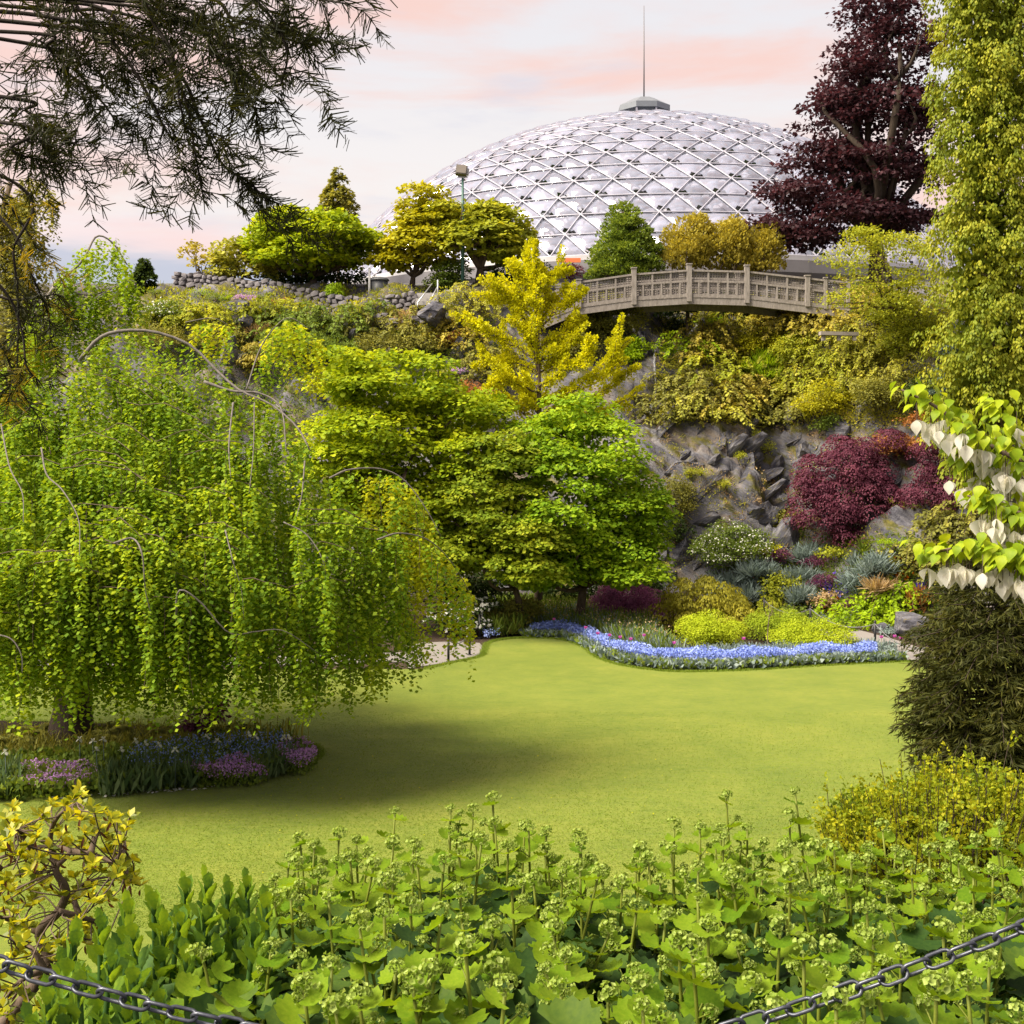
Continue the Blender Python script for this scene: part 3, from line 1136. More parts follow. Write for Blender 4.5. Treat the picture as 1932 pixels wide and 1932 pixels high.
def rock_blocks():
    """Jointed slabs standing out of the quarry face, dipping with its strata."""
    ground = bpy.data.objects['ground']
    kinds = []
    for k in range(7):
        rg = rng_(760 + k)
        bm = bmesh.new()
        bmesh.ops.create_icosphere(bm, subdivisions=2, radius=1)
        d = np.array([v.co for v in bm.verts])
        for j in range(9):
            n = unit(rg.normal(size=3))
            e = np.maximum(0, d @ n - rg.uniform(.35, .62))
            d = d - e[:, None] * n
        d *= 1 + .05 * rg.normal(size=(len(d), 1))
        for v, q in zip(bm.verts, d):
            v.co = Vector(q)
        me = bpy.data.meshes.new('rock')
        bm.to_mesh(me)
        bm.free()
        me.materials.append(GREYROCK)
        kinds.append(me)
    rg = rng_(770)
    n = 0
    while n < 95:
        x, y = rg.uniform(1215, 1700), rg.uniform(745, 1090)
        if x > 1480 and y > 930:
            continue
        p = onT(x, y)
        s = rg.uniform(.35, .85)
        obj('rock', kinds[rg.integers(7)], ground, p + (0, .34 * s, -.22 * s), (rg.normal() * .15 + .2, -.62 + rg.normal() * .15, rg.normal() * .25), (s * rg.uniform(1.2, 2.1), s * .8, s * rg.uniform(.5, .9)))
        n += 1
    for k in range(34):
        p = onT(rg.uniform(420, 960), rg.uniform(620, 800))
        s = rg.uniform(.2, .5)
        obj('rock', kinds[rg.integers(7)], ground, p + (0, .1 * s, -.1 * s), (rg.normal() * .3, rg.normal() * .4, rg.normal()), (s * 1.4, s * .8, s * .8))


rock_blocks()
# ------------------------------------------------------------------ crowns
def lobes_px(rows):
    """(x, y, half width, half height in picture units, distance, depth radius in m) to ellipsoids."""
    out = []
    for x, y, rx, ry, Y, d in rows:
        c = W(x, y, Y)
        out.append((*c, rx / FPX * Y, d, ry / FPX * Y))
    return np.array(out)


def lobes_on(rows, k=.75):
    """The same, resting against the slope seen at each place."""
    return lobes_px([(x, y, rx, ry, onT(x, y)[1] - k * d, d) for x, y, rx, ry, _, d in rows])


def lobes_slope(rows, xc, yc, k=.006, out=.7):
    """Ellipsoids of one mound leaning on the slope met at (xc, yc)."""
    Yc = onT(xc, yc)[1] - out
    return lobes_px([(x, y, rx, ry, Yc + (yc - y) * k, d) for x, y, rx, ry, _, d in rows])


def pads_on(lobes, n, rg, pr, flat=.4, inner=.62, back=.55, bottom=-.45):
    """Leaf pads spread over the outside of ellipsoids."""
    vol = (lobes[:, 3] * lobes[:, 5] + lobes[:, 3] * lobes[:, 4])
    k = rg.choice(len(lobes), n * 3, p=vol / vol.sum())
    v = unit(rg.normal(size=(n * 3, 3)))
    ok = ((v[:, 1] < .35) | (rg.uniform(size=n * 3) > back)) & (v[:, 2] > bottom)
    k, v = k[ok][:n], v[ok][:n]
    L = lobes[k]
    r = rg.uniform(inner, 1.0, (len(v), 1)) ** .6
    c = L[:, :3] + v * L[:, 3:] * r
    s = rg.uniform(*pr, len(v))
    return np.c_[c, s, s, s * flat * rg.uniform(.8, 1.25, len(v))], v


def pad_leaves(lv, pads, out, rg, dens, shape, size, droop=.35, up=.7, jit=.5, under=-.15, thick=.25, tint=(0, 1), grad=.35):
    n = np.maximum(4, (dens * pads[:, 3] * pads[:, 4]).astype(int))
    i = np.repeat(np.arange(len(pads)), n)
    m = len(i)
    v = unit(rg.normal(size=(m, 3)))
    v[:, 2] = np.where(v[:, 2] < under, -v[:, 2], v[:, 2])
    rr = 1 + thick * (rg.uniform(-1, .4, (m, 1)))
    pos = pads[i, :3] + v * pads[i, 3:6] * rr
    nr = unit(v / np.maximum(pads[i, 3:6], .05) * pads[i, 3:4])
    nr = unit(nr * (1 - up) + np.array([0, 0, up]) + rg.normal(size=(m, 3)) * jit * .6)
    o2 = unit(v * (1, 1, .2) + .5 * out[i] * (1, 1, 0) + rg.normal(size=(m, 3)) * jit)
    tip = o2 + np.array([0, 0, -droop])
    tint_pad = rg.uniform(0, 1, len(pads))[i]
    tn = tint[0] + (tint[1] - tint[0]) * np.clip((1 - grad) * rg.uniform(0, 1, m) + grad * tint_pad, 0, 1)
    lv.add(shape, pos, tip, nr, size * rg.uniform(.7, 1.25, m), tn)
    return lv


def fill(lv, lobes, n, rg, shape, size, k=.75, tint=(0, .7)):
    j = rg.integers(0, len(lobes), n)
    v = unit(rg.normal(size=(n, 3))) * rg.uniform(.1, 1, (n, 1)) ** .5
    pos = lobes[j, :3] + v * lobes[j, 3:] * k
    lv.add(shape, pos, rg.normal(size=(n, 3)) + (0, 0, -.3), rg.normal(size=(n, 3)) + (0, 0, .8), size * rg.uniform(.8, 1.3, n), rg.uniform(*tint, n))


def limbs(base, targets, rg, r0, fork=.35, bark=None, wob=.12):
    """A tapered stem that forks towards each target."""
    mb = MB()
    base = np.asarray(base, float)
    tg = np.asarray(targets, float)
    cen = tg.mean(0)
    f = base + (cen - base) * fork
    f[:2] = base[:2] + (cen - base)[:2] * fork * .6
    wl = np.linalg.norm(f - base)
    mid = (base + f) / 2 + rg.normal(size=3) * wl * wob * .4
    mb.tube(spline([base - (0, 0, .3), mid, f], 8), np.linspace(r0 * 1.25, r0 * .85, 8), 8)
    for t in tg:
        d = np.linalg.norm(t - f)
        m1 = f * .62 + t * .38 + rg.normal(size=3) * d * wob + (0, 0, d * .05)
        m2 = f * .3 + t * .7 + rg.normal(size=3) * d * wob * .7 + (0, 0, d * .06)
        mb.tube(spline([f, m1, m2, t], 10), np.linspace(r0 * .62, r0 * .10, 10), 6)
    return mb


def bushy(name, label, cat, base, lobes, mat, seed, n_pads, pr, dens, shape, size, flat=.45, droop=.35, up=.6, jit=.5, under=-.15, bark=BARK_BROWN, r0=None,
          group=None, core=.25, inner=.62, part='crown', back=.55, thick=.25, grad=.35, bottom=-.45, stem='trunk', extra=None, n_limb=6, fork=.35):
    """A tree or shrub: stems forking into ellipsoids clothed with leaf pads."""
    rg = rng_(seed)
    base = np.asarray(base, float)
    root = thing(name, label, cat, base, group)
    pads, out = pads_on(lobes, n_pads, rg, pr, flat, inner, back, bottom)
    lv = Leaves()
    pad_leaves(lv, pads, out, rg, dens, shape, size, droop, up, jit, under, thick, grad=grad)
    if core:
        fill(lv, lobes, int(lv.count() * core), rg, shape, size * 1.25)
    if extra:
        extra(lv, pads, out, rg)
    lv.build(part, mat, root, base)
    sel = pads[rg.choice(len(pads), min(n_limb, len(pads)), replace=False), :3]
    ext = np.ptp(lobes[:, 2]) + lobes[:, 5].mean()
    limbs(base, sel, rg, r0 or max(.03, ext * .035), fork).build(stem, bark, root, True, base)
    return root


# ------------------------------------------------------------------ foliage colours
F_BEECH = foliage('beech_leaf', [(.048, .095, .006), (.095, .165, .010), (.165, .235, .012), (.255, .305, .012)], .46, .6, .12, clump=.45)
F_MAPLE = foliage('maple_leaf', [(.075, .13, .006), (.145, .205, .007), (.235, .285, .009), (.33, .345, .012)], .44, clump=.5)
F_MAPLE2 = foliage('maple_leaf_deep', [(.055, .112, .006), (.11, .19, .008), (.18, .26, .010), (.265, .315, .014)], .42, clump=.5)
F_MAPLE3 = foliage('maple_leaf_bronze', [(.060, .100, .008), (.115, .165, .010), (.18, .22, .014), (.25, .26, .018)], .42, clump=.5)
F_GINKGO = foliage('ginkgo_leaf', [(.24, .26, .005), (.34, .345, .006), (.43, .42, .010)], .46, clump=.8)
F_PURPLE = foliage('laceleaf_purple', [(.036, .009, .019), (.070, .019, .034), (.115, .034, .052)], .34, tcol=(1.3, .75, .7), clump=.9)
F_PURPLE2 = foliage('laceleaf_plum', [(.045, .015, .036), (.090, .028, .060), (.15, .05, .085)], .32, tcol=(1.2, .75, .8), clump=.9)
F_COPPER = foliage('copper_leaf', [(.016, .009, .012), (.036, .017, .022), (.070, .030, .036)], .30, tcol=(1.3, .75, .75), clump=.35)
F_CYP = foliage('golden_cypress', [(.11, .125, .022), (.20, .21, .030), (.29, .285, .038), (.36, .335, .045)], .36, clump=.6)
F_CUSH = foliage('cushion_gold', [(.15, .205, .010), (.24, .295, .014), (.32, .365, .022)], .35, clump=1.5)
F_CUSH2 = foliage('cushion_green', [(.10, .15, .010), (.17, .225, .014), (.24, .29, .022)], .35, clump=1.5)
F_CYPB = foliage('weeping_gold', [(.115, .115, .014), (.20, .19, .020), (.29, .265, .028)], .38, clump=.9)
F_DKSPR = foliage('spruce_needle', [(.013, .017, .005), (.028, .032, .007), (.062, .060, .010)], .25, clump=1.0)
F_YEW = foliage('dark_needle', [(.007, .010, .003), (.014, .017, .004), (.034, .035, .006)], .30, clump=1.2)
F_YEW_LIT = foliage('backlit_needle', [(.06, .06, .006), (.14, .125, .008), (.30, .20, .010)], .45, clump=1.5)  # backlight in the hanging sprays painted as a golden needle colour
F_AMBER = foliage('amber_conifer', [(.13, .118, .022), (.23, .20, .032), (.33, .28, .042)], .38, clump=1.2)
F_OLIVE = foliage('olive_leaf', [(.075, .082, .022), (.15, .152, .030), (.23, .215, .04)], .36, clump=1.2)
F_GREEN = foliage('mid_green_leaf', [(.048, .080, .016), (.098, .142, .022), (.16, .205, .030)], .4, clump=1.2)
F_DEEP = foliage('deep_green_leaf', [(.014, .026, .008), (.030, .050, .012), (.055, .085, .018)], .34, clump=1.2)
F_GOLD = foliage('gold_leaf', [(.14, .15, .008), (.24, .235, .010), (.33, .31, .014)], .42, clump=1.2)
F_YELG = foliage('yellow_green_leaf', [(.11, .14, .014), (.21, .235, .020), (.33, .325, .028)], .42, clump=1.0)
F_LIME = foliage('lime_leaf', [(.10, .17, .006), (.18, .27, .008), (.27, .36, .012)], .45, clump=1.5)
F_BLUE = foliage('blue_conifer', [(.035, .055, .045), (.070, .10, .085), (.12, .155, .13)], .3, tcol=(1.0, 1.05, .8), clump=1.0)
F_GREYB = foliage('silver_blue_leaf', [(.065, .090, .085), (.12, .155, .15), (.20, .235, .22)], .3, tcol=(1, 1.05, .8), clump=1.6)
F_RUST = foliage('rust_leaf', [(.13, .055, .022), (.24, .105, .035), (.33, .18, .05)], .4, clump=1.4)
F_STRAW = foliage('straw_blade', [(.17, .12, .065), (.29, .21, .12), (.40, .31, .19)], .35, clump=1.5)
F_WHITE = foliage('white_petal', [(.62, .62, .58), (.78, .78, .74), (.85, .85, .82)], .35, tcol=(1, 1, .95))
F_BLUEFL = foliage('forget_me_not_petal', [(.17, .24, .62), (.25, .34, .74), (.42, .50, .84)], .3, tcol=(1, 1, 1.1))
F_VIOLET = foliage('violet_petal', [(.06, .03, .35), (.11, .06, .5), (.20, .11, .6)], .3, tcol=(1, 1, 1.1))
F_PINKV = foliage('mauve_petal', [(.26, .13, .34), (.40, .22, .46), (.55, .36, .58)], .35, tcol=(1, .95, 1))
F_ORANGE = foliage('orange_petal', [(.75, .14, .01), (.85, .22, .01), (.88, .38, .02)], .35, tcol=(1.1, .9, .7))
F_IRIS = foliage('iris_blade', [(.035, .065, .028), (.07, .11, .045), (.115, .155, .07)], .35, clump=2)
F_MAG = foliage('magenta_petal', [(.42, .08, .33), (.55, .14, .42)], .35, tcol=(1, .9, 1))

# ------------------------------------------------------------------ weeping beech
F_BEECH_SUN = foliage('beech_leaf_sunlit', [(.16, .20, .008), (.25, .28, .010), (.34, .35, .012)], .5, .6, .12, clump=.6)  # yellow light on the outer tails put into the leaf colour
F_PLUM = foliage('plum_thread', [(.085, .026, .068), (.15, .045, .105), (.22, .075, .14)], .32, tcol=(1.2, .75, .85), clump=.9)


def hang(lv, starts, lens, rg, leaf, spacing, tw=None, tint=(0, 1), shape='round', out=None, width=.55):
    """Leafy strands falling from start points."""
    for k, (p, L) in enumerate(zip(starts, lens)):
        n = max(3, int(L / spacing))
        s = np.linspace(0, 1, n)
        d = rg.normal(size=2) * .06 if out is None else out[k] * rg.uniform(.0, .14) + rg.normal(size=2) * .035
        x = np.stack([p[0] + d[0] * L * (1 - (1 - s) ** 2), p[1] + d[1] * L * (1 - (1 - s) ** 2), p[2] - L * s ** 1.15], 1)
        x += np.c_[np.sin(s * 9 + rg.uniform(0, 6)), np.cos(s * 8 + rg.uniform(0, 6)), 0 * s] * .02 * L
        if tw is not None and n > 4 and k % 8 == 0:
            tw.tube(x[:: max(1, n // 5)], .004, 3, False)
        a = rg.uniform(0, 2 * np.pi, n)
        o = np.stack([np.cos(a), np.sin(a), rg.uniform(-1.0, -.1, n)], 1)
        nr = np.stack([np.cos(a), np.sin(a), rg.uniform(.2, 1.3, n)], 1) + rg.normal(size=(n, 3)) * .45
        t0 = rg.uniform(-.1, .62)
        lv.add(shape, x + o * leaf * width * rg.uniform(.2, 1, (n, 1)), o, nr, leaf * rg.uniform(.7, 1.2, n), np.clip(tint[0] + (tint[1] - tint[0]) * (t0 + .5 * rg.uniform(0, 1, n)), 0, 1))


def build_beech():
    rg = rng_(101)
    base = H(-8.6, 24.0)
    base[2] = .03
    root = thing('weeping_beech', 'huge weeping beech with curtains of fresh green leaves standing in a flower bed', 'tree', base)
    tr, tw, lv = MB(), MB(), Leaves()
    top = base + (0.3, 0, 5.4)
    tr.tube(spline([base - (0, 0, .2), base + (.05, .1, 1.2), base + (-.1, 0, 3), base + (.2, .1, 4.4), top], 14), np.linspace(.40, .16, 14) + np.array([.14, .05] + [0] * 12), 12)
    br, hid = MB(), MB()

    def reach(th):
        c, s = math.cos(th), math.sin(th)
        return 1 / math.sqrt((c / (7.3 if c > 0 else 8.0)) ** 2 + (s / (5.2 if s < 0 else 5.8)) ** 2)
    starts, lens, outs = [], [], []
    for k in range(210):
        th = rg.uniform(-np.pi, np.pi)
        if math.sin(th) > .45 and rg.uniform() < .55:
            continue
        q = rg.uniform(.12, 1) ** .6
        r = reach(th) * q
        hp = 7.7 * (1 - .60 * q ** 2.3) * rg.uniform(.84, 1.0)
        if math.cos(th) > .3:
            hp *= 1 - .17 * q
        z0 = max(2.2, hp - rg.uniform(.9, 1.9))
        s = np.linspace(0, 1, 16)
        rr = r * s ** .92
        zz = np.where(s < .6, z0 + (hp - z0) * np.sin(np.minimum(s / .6, 1) * np.pi / 2), hp - rg.uniform(.5, 1.3) * (np.maximum(s - .6, 0) / .4) ** 2)
        wv = .25 * np.sin(s * 5 + rg.uniform(0, 6)) * s
        p = np.stack([base[0] + rr * math.cos(th) - wv * math.sin(th), base[1] + rr * math.sin(th) + wv * math.cos(th), zz], 1)
        (br if k % 7 == 0 else hid).tube(p[::2], np.linspace(.030, .007, 8), 4, False)
        n = int(np.linalg.norm(np.diff(p, axis=0), axis=1).sum() * 8.0)
        u = rg.uniform(.28, 1, n)
        st = np.stack([np.interp(u, s, p[:, i]) for i in range(3)], 1) + rg.normal(size=(n, 3)) * (.16, .16, .05)
        starts.append(st)
        L = rg.uniform(.7, 2.4, n) * (1 if hp > 4 else .8)
        lens.append(np.minimum(L, np.maximum(.3, st[:, 2] - rg.uniform(1.35, 2.0, n))))
        outs.append(np.tile([math.cos(th), math.sin(th)], (n, 1)))
    S_, L_, O_ = np.concatenate(starts), np.concatenate(lens), np.concatenate(outs)
    keep = (S_[:, 0] / S_[:, 1] * FPX + 966 > -70) | (rg.uniform(size=len(S_)) < .22)      # thinner beyond the picture's edge
    keep &= (S_[:, 1] < base[1] + 1.0) | (rg.uniform(size=len(S_)) < .45)
    starts, lens, outs = [S_[keep]], [L_[keep]], [O_[keep]]
    # boughs that show bare against the leaves
    bare = [
        ([(150, 680), (185, 640), (225, 625), (290, 626), (360, 652), (410, 700), (455, 738), (510, 762), (560, 805), (585, 850)], 20.8, 20.2, .060),
        ([(385, 720), (440, 738), (490, 742), (530, 770), (540, 850)], 21.0, 20.6, .045),
        ([(465, 735), (490, 660), (520, 616), (548, 600), (585, 622)], 22.6, 22.4, .024),
        ([(350, 608), (400, 600), (430, 612)], 22.5, 22.2, .018),
        ([(622, 902), (660, 886), (720, 885), (765, 908), (805, 962), (832, 1012)], 21.8, 21.5, .030),
        ([(712, 1018), (755, 1006), (810, 1020), (855, 1065), (890, 1125)], 22.6, 22.9, .026),
        ([(215, 1025), (250, 1016), (268, 1045), (274, 1110), (285, 1160)], 18.9, 18.6, .030),
        ([(332, 1170), (338, 1114), (378, 1136), (432, 1194), (480, 1192), (535, 1190), (600, 1232)], 18.9, 19.0, .028),
        ([(2, 800), (18, 880), (42, 930), (44, 985)], 19.0, 18.7, .024),
        ([(78, 845), (88, 895), (118, 925), (148, 980), (150, 1048)], 19.0, 18.7, .026),
        ([(535, 985), (580, 1010), (610, 1060), (615, 1110)], 19.6, 19.4, .020),
        ([(425, 1000), (440, 1060), (455, 1110), (460, 1170)], 19.2, 19.0, .018),
        ([(-20, 1195), (20, 1205), (40, 1235), (42, 1270)], 18.4, 18.3, .024),
        ([(440, 760), (432, 840), (435, 900)], 19.8, 19.5, .030),
        ([(480, 760), (478, 850), (470, 930)], 19.9, 19.7, .020),
        ([(575, 870), (570, 930), (560, 975)], 20.2, 20.0, .024),
    ]
    def skin(x, y):
        un = min(1, max(-1, (x - 140) / 780.0))
        return 23.6 - 4.7 * math.sqrt(1 - un * un) * min(1, max(.25, (y - 560) / 480.0)) - .75

    for pts, ya, yb, rad in bare:
        p = spline([W(x, y, skin(x, y)) for x, y in pts], 24)
        br.tube(p, np.linspace(rad, rad * .35, 24) * .62, 6)
        n = int(np.linalg.norm(np.diff(p, axis=0), axis=1).sum() * 13)
        u = rg.uniform(.05, 1, n)
        st = np.stack([np.interp(u, np.linspace(0, 1, 24), p[:, i]) for i in range(3)], 1) + rg.normal(size=(n, 3)) * (.05, .12, .02) + (0, .12, -.05)
        starts.append(st)
        lens.append(np.minimum(rg.uniform(.35, 1.75, n), np.maximum(.3, st[:, 2] - 1.5)))
        outs.append(np.tile([.3, -.3], (n, 1)))
    # short side twigs closing the outer curtain
    OUTL = np.array([(60, 700), (170, 655), (230, 632), (300, 636), (370, 668), (450, 742), (540, 792), (590, 850), (640, 905), (700, 945), (735, 1010), (775, 1090), (795, 1160), (770, 1200), (720, 1230), (640, 1245), (450, 1270), (250, 1285), (-60, 1290), (-60, 760), (20, 715)], float)
    qx, qy = rg.uniform(-60, 890, 9000), rg.uniform(630, 1290, 9000)
    ins = np.zeros(9000, bool)
    j = len(OUTL) - 1
    for i in range(len(OUTL)):
        ins ^= ((OUTL[i, 1] > qy) != (OUTL[j, 1] > qy)) & (qx < (OUTL[j, 0] - OUTL[i, 0]) * (qy - OUTL[i, 1]) / (OUTL[j, 1] - OUTL[i, 1] + 1e-9) + OUTL[i, 0])
        j = i
    ins &= vnoise(np.c_[qx / 17, qy / 160, 0 * qx], 37) > -.5               # strands gather into tresses
    qx, qy = qx[ins][:1700], qy[ins][:1700]
    un = np.clip((qx - 140) / 780.0, -1, 1)
    bulge = np.sqrt(np.clip(1 - un ** 2, 0, 1)) * np.clip((qy - 560) / 480.0, .25, 1)
    YY = 23.6 - 4.7 * bulge + rg.uniform(-.1, 1.6, len(qx)) + .6 * vnoise(np.c_[qx / 45, qy / 190, 0 * qx], 31)
    P3 = np.stack([W(a, b, c) for a, b, c in zip(qx, qy, YY)])
    starts.append(P3)
    lens.append(np.minimum(rg.uniform(.7, 2.0, len(P3)), np.maximum(.25, P3[:, 2] - rg.uniform(1.3, 1.9, len(P3)))))
    dd = P3[:, :2] - base[None, :2]
    outs.append(unit(dd))
    # overlapping skirts: arching sprays with strands falling from their upper edge
    for k in range(52):
        while True:
            cx_, cy_ = rg.uniform(-40, 760), rg.uniform(690, 1190)
            top_ = np.interp(cx_, OUTL[:11, 0], OUTL[:11, 1]) if cx_ > 60 else 720
            if cy_ > top_ + 15:
                break
        wd_, n_ = rg.uniform(45, 105), 34
        u_ = rg.uniform(-1, 1, n_)
        sg = 1 if cx_ > 140 else -1
        px_ = cx_ + u_ * wd_
        py_ = cy_ + 26 * u_ ** 2 + sg * u_ * rg.uniform(8, 30) + rg.normal(size=n_) * 3
        dY = rg.uniform(.1, .7)
        P4 = np.stack([W(a, b, 23.6 - 4.7 * math.sqrt(max(0, 1 - min(1, abs((a - 140) / 780.0)) ** 2)) * min(1, max(.25, (b - 560) / 480.0)) - dY * (1 - .5 * abs(c))) for a, b, c in zip(px_, py_, u_)])
        starts.append(P4)
        lens.append(np.minimum(rg.uniform(.5, 1.25, n_), np.maximum(.25, P4[:, 2] - rg.uniform(1.3, 1.8, n_))))
        outs.append(unit(P4[:, :2] - base[None, :2]))
        o_ = np.argsort(px_)
        hid.tube(P4[o_][::6] + (0, 0, .02), .007, 4, False)
    hang(lv, np.concatenate(starts), np.concatenate(lens), rg, .084, .042, tw, out=np.concatenate(outs), shape='oval', width=.5)
    # long tails on the outermost right boughs, coloured as if sunlit
    rg2 = rng_(102)
    st, ln = [], []
    for x, y, y2, Y in [(700, 900, 1010, 21.8), (735, 900, 1080, 21.8), (752, 910, 1180, 21.9), (775, 920, 1230, 22), (800, 960, 1180, 22), (815, 985, 1150, 22), (760, 1010, 1230, 22.6), (790, 1012, 1250, 22.6), (830, 1040, 1215, 22.7),
                        (850, 1062, 1235, 22.8), (868, 1090, 1215, 22.9), (885, 1120, 1228, 22.9), (500, 640, 700, 22.5), (520, 618, 690, 22.5), (545, 605, 720, 22.5), (570, 615, 740, 22.5), (596, 640, 760, 22.5), (395, 610, 690, 22.3), (420, 612, 700, 22.3), (370, 612, 660, 22.3)]:
        for _ in range(8):
            p = W(x + rg2.uniform(-9, 9), y, Y + rg2.uniform(-.25, .25))
            st.append(p)
            ln.append((y2 - y) / FPX * Y * rg2.uniform(.7, 1.0))
    ly = Leaves()
    hang(ly, st, ln, rg2, .085, .040, tw, shape='oval', tint=(.1, 1.0), out=np.tile([.15, -.1], (len(st), 1)))
    ly.build('sunlit_foliage', F_BEECH_SUN, root, base)
    tr.build('trunk', BARK_DARK, root, True, base)
    br.build('bough', BARK_BEECH, root, True, base)
    tag(hid.build('branchlet', BARK_BROWN, root, True, base), kind='stuff')
    tag(tw.build('twig', BARK_BROWN, root, False, base), kind='stuff')
    lv.build('crown', F_BEECH, root, base)


build_beech()


def build_back_beech():
    """Paler weeping tree seen over the left shoulder of the big one."""
    rg = rng_(111)
    base = H(-12.0, 30.0)
    base[2] = .02
    root = thing('weeping_beech', 'slender weeping beech rising behind the shoulder of the huge one', 'tree', base)
    tr, tw, lv, br = MB(), MB(), Leaves(), MB()
    tr.tube(spline([base - (0, 0, .2), base + (.3, -.4, 3), base + (.2, -.2, 6), W(105, 530, 29.5)], 12), np.linspace(.2, .05, 12), 8)
    st, ln = [], []
    for pts, rad, d in [([(100, 540), (135, 512), (160, 485), (182, 446), (212, 458), (240, 500)], .04, 9), ([(105, 528), (140, 552), (178, 556), (205, 545)], .035, 10), ([(100, 545), (60, 600), (30, 640)], .04, 10), ([(105, 560), (150, 590), (200, 640)], .04, 8),
                        ([(90, 600), (70, 660), (60, 720)], .035, 9), ([(120, 600), (240, 530), (262, 560)], .02, 9)]:
        p = spline([W(x, y, 29.0 + .2 * i) for i, (x, y) in enumerate(pts)], 20)
        br.tube(p, np.linspace(rad, rad * .4, 20), 5)
        n = int(np.linalg.norm(np.diff(p, axis=0), axis=1).sum() * d * 2)
        u = rg.uniform(.0, 1, n)
        s = np.stack([np.interp(u, np.linspace(0, 1, 20), p[:, i]) for i in range(3)], 1) + rg.normal(size=(n, 3)) * (.1, .3, .05)
        st.append(s)
        ln.append(np.minimum(rg.uniform(.4, 2.0, n), s[:, 2] - 7.6))
    for x, y, y2 in [(130, 545, 660), (150, 560, 700), (112, 540, 720), (170, 560, 640), (190, 560, 660), (205, 548, 650), (225, 545, 640), (245, 540, 620), (250, 560, 600), (155, 470, 540), (170, 500, 560), (215, 470, 540), (235, 500, 570), (85, 650, 760), (60, 640, 780), (100, 620, 760)]:
        for _ in range(7):
            st.append(W(x + rg.uniform(-12, 12), y, 29.3 + rg.uniform(-.4, .6))[None])
            ln.append(np.array([(y2 - y) / FPX * 29.3 * rg.uniform(.7, 1.05)]))
    st, ln = np.concatenate(st), np.maximum(np.concatenate(ln), .25)
    hang(lv, st, ln, rg, .10, .045, tw, tint=(.3, 1.05), shape='oval')
    tr.build('trunk', BARK_GREY, root, True, base)
    br.build('bough', BARK_GREY, root, True, base)
    tag(tw.build('twig', BARK_BROWN, root, False, base), kind='stuff')
    lv.build('crown', F_BEECH, root, base)


build_back_beech()


def build_left_weeper():
    """Tall weeping conifer cut by the frame, farther back."""
    rg = rng_(121)
    base = H(-18.5, 40.0)
    root = thing('weeping_conifer', 'tall narrow weeping conifer with hanging tresses against the pale sky', 'tree', base)
    tr, br, lv = MB(), MB(), Leaves()
    tr.tube(spline([base - (0, 0, .3), base + (.2, 0, 7), W(20, 345, 40)], 12), np.linspace(.32, .08, 12), 8)
    st, ln = [], []
    for k in range(26):
        y = rg.uniform(330, 700)
        x0 = rg.uniform(-30, 40)
        x1 = x0 + rg.uniform(25, 70)
        p = spline([W(x0, y + 20, 40), W((x0 + x1) / 2, y - 2, 39.6), W(x1, y + rg.uniform(10, 40), 39.4)], 12)
        br.tube(p, np.linspace(.04, .012, 12), 4)
        n = 26
        u = rg.uniform(.2, 1, n)
        st.append(np.stack([np.interp(u, np.linspace(0, 1, 12), p[:, i]) for i in range(3)], 1) + rg.normal(size=(n, 3)) * (.05, .3, .03))
        ln.append(rg.uniform(.6, 1.9, n))
    p = spline([W(35, 348, 39.5), W(62, 338, 39.4), W(90, 355, 39.4), (W(106, 385, 39.4))], 14)
    br.tube(p, np.linspace(.03, .012, 14), 4)
    u = rg.uniform(.1, 1, 50)
    st.append(np.stack([np.interp(u, np.linspace(0, 1, 14), p[:, i]) for i in range(3)], 1) + rg.normal(size=(50, 3)) * (.03, .15, .03))
    ln.append(rg.uniform(.5, 1.6, 50))
    hang(lv, np.concatenate(st), np.concatenate(ln), rg, .14, .06, None, tint=(.0, 1.0), shape='spray', width=.4)
    tr.build('trunk', BARK_BROWN, root, True, base)
    br.build('bough', BARK_BROWN, root, True, base)
    lv.build('crown', F_OLIVE, root, base)


build_left_weeper()

# ------------------------------------------------------------------ maples in the middle
def base_under(x, Y, z=None):
    b = T(x, Y)
    if z is not None:
        b[2] = z
    return b


bushy('green_maple', 'broad bright green Japanese maple in tiers between the beech and the round maple', 'tree', base_under(760, 40.5),
      lobes_px([(650, 720, 55, 55, 39.5, 1.6), (760, 740, 110, 70, 40.5, 2.2), (850, 790, 110, 60, 41, 2.0), (700, 830, 110, 70, 39.5, 2.2), (850, 880, 100, 70, 40, 2.0), (650, 900, 90, 70, 39, 2), (760, 960, 120, 70, 40, 2.0), (880, 960, 80, 60, 40, 1.6), (780, 1060, 110, 60, 40, 1.8), (880, 1040, 80, 50, 40, 1.6), (660, 1000, 90, 60, 39.5, 1.8)]),
      F_MAPLE, 201, 360, (.34, .72), 330, 'fan', .135, flat=.5, droop=.45, up=.66, core=.22, r0=.17, n_limb=12)
bushy('green_maple', 'dense rounded Japanese maple with layered fresh green foliage beside the quarry face', 'tree', base_under(1090, 41.0),
      lobes_px([(1090, 800, 75, 50, 40.6, 1.6), (1020, 860, 80, 60, 40.2, 2.0), (1130, 870, 90, 70, 40.3, 2.1), (1060, 960, 110, 90, 39.4, 2.4), (1180, 960, 70, 80, 40.4, 2.0), (1150, 1040, 95, 55, 39.8, 2.2), (1215, 1010, 42, 60, 40.6, 1.4), (1080, 1060, 100, 45, 39.8, 2.0), (1170, 1082, 84, 30, 39.6, 1.9), (1010, 1092, 70, 26, 39.4, 1.6), (1235, 960, 24, 40, 40.6, 1.0)]),
      F_MAPLE2, 202, 400, (.30, .62), 310, 'fan', .125, flat=.5, droop=.5, up=.62, core=.22, r0=.15, n_limb=12)
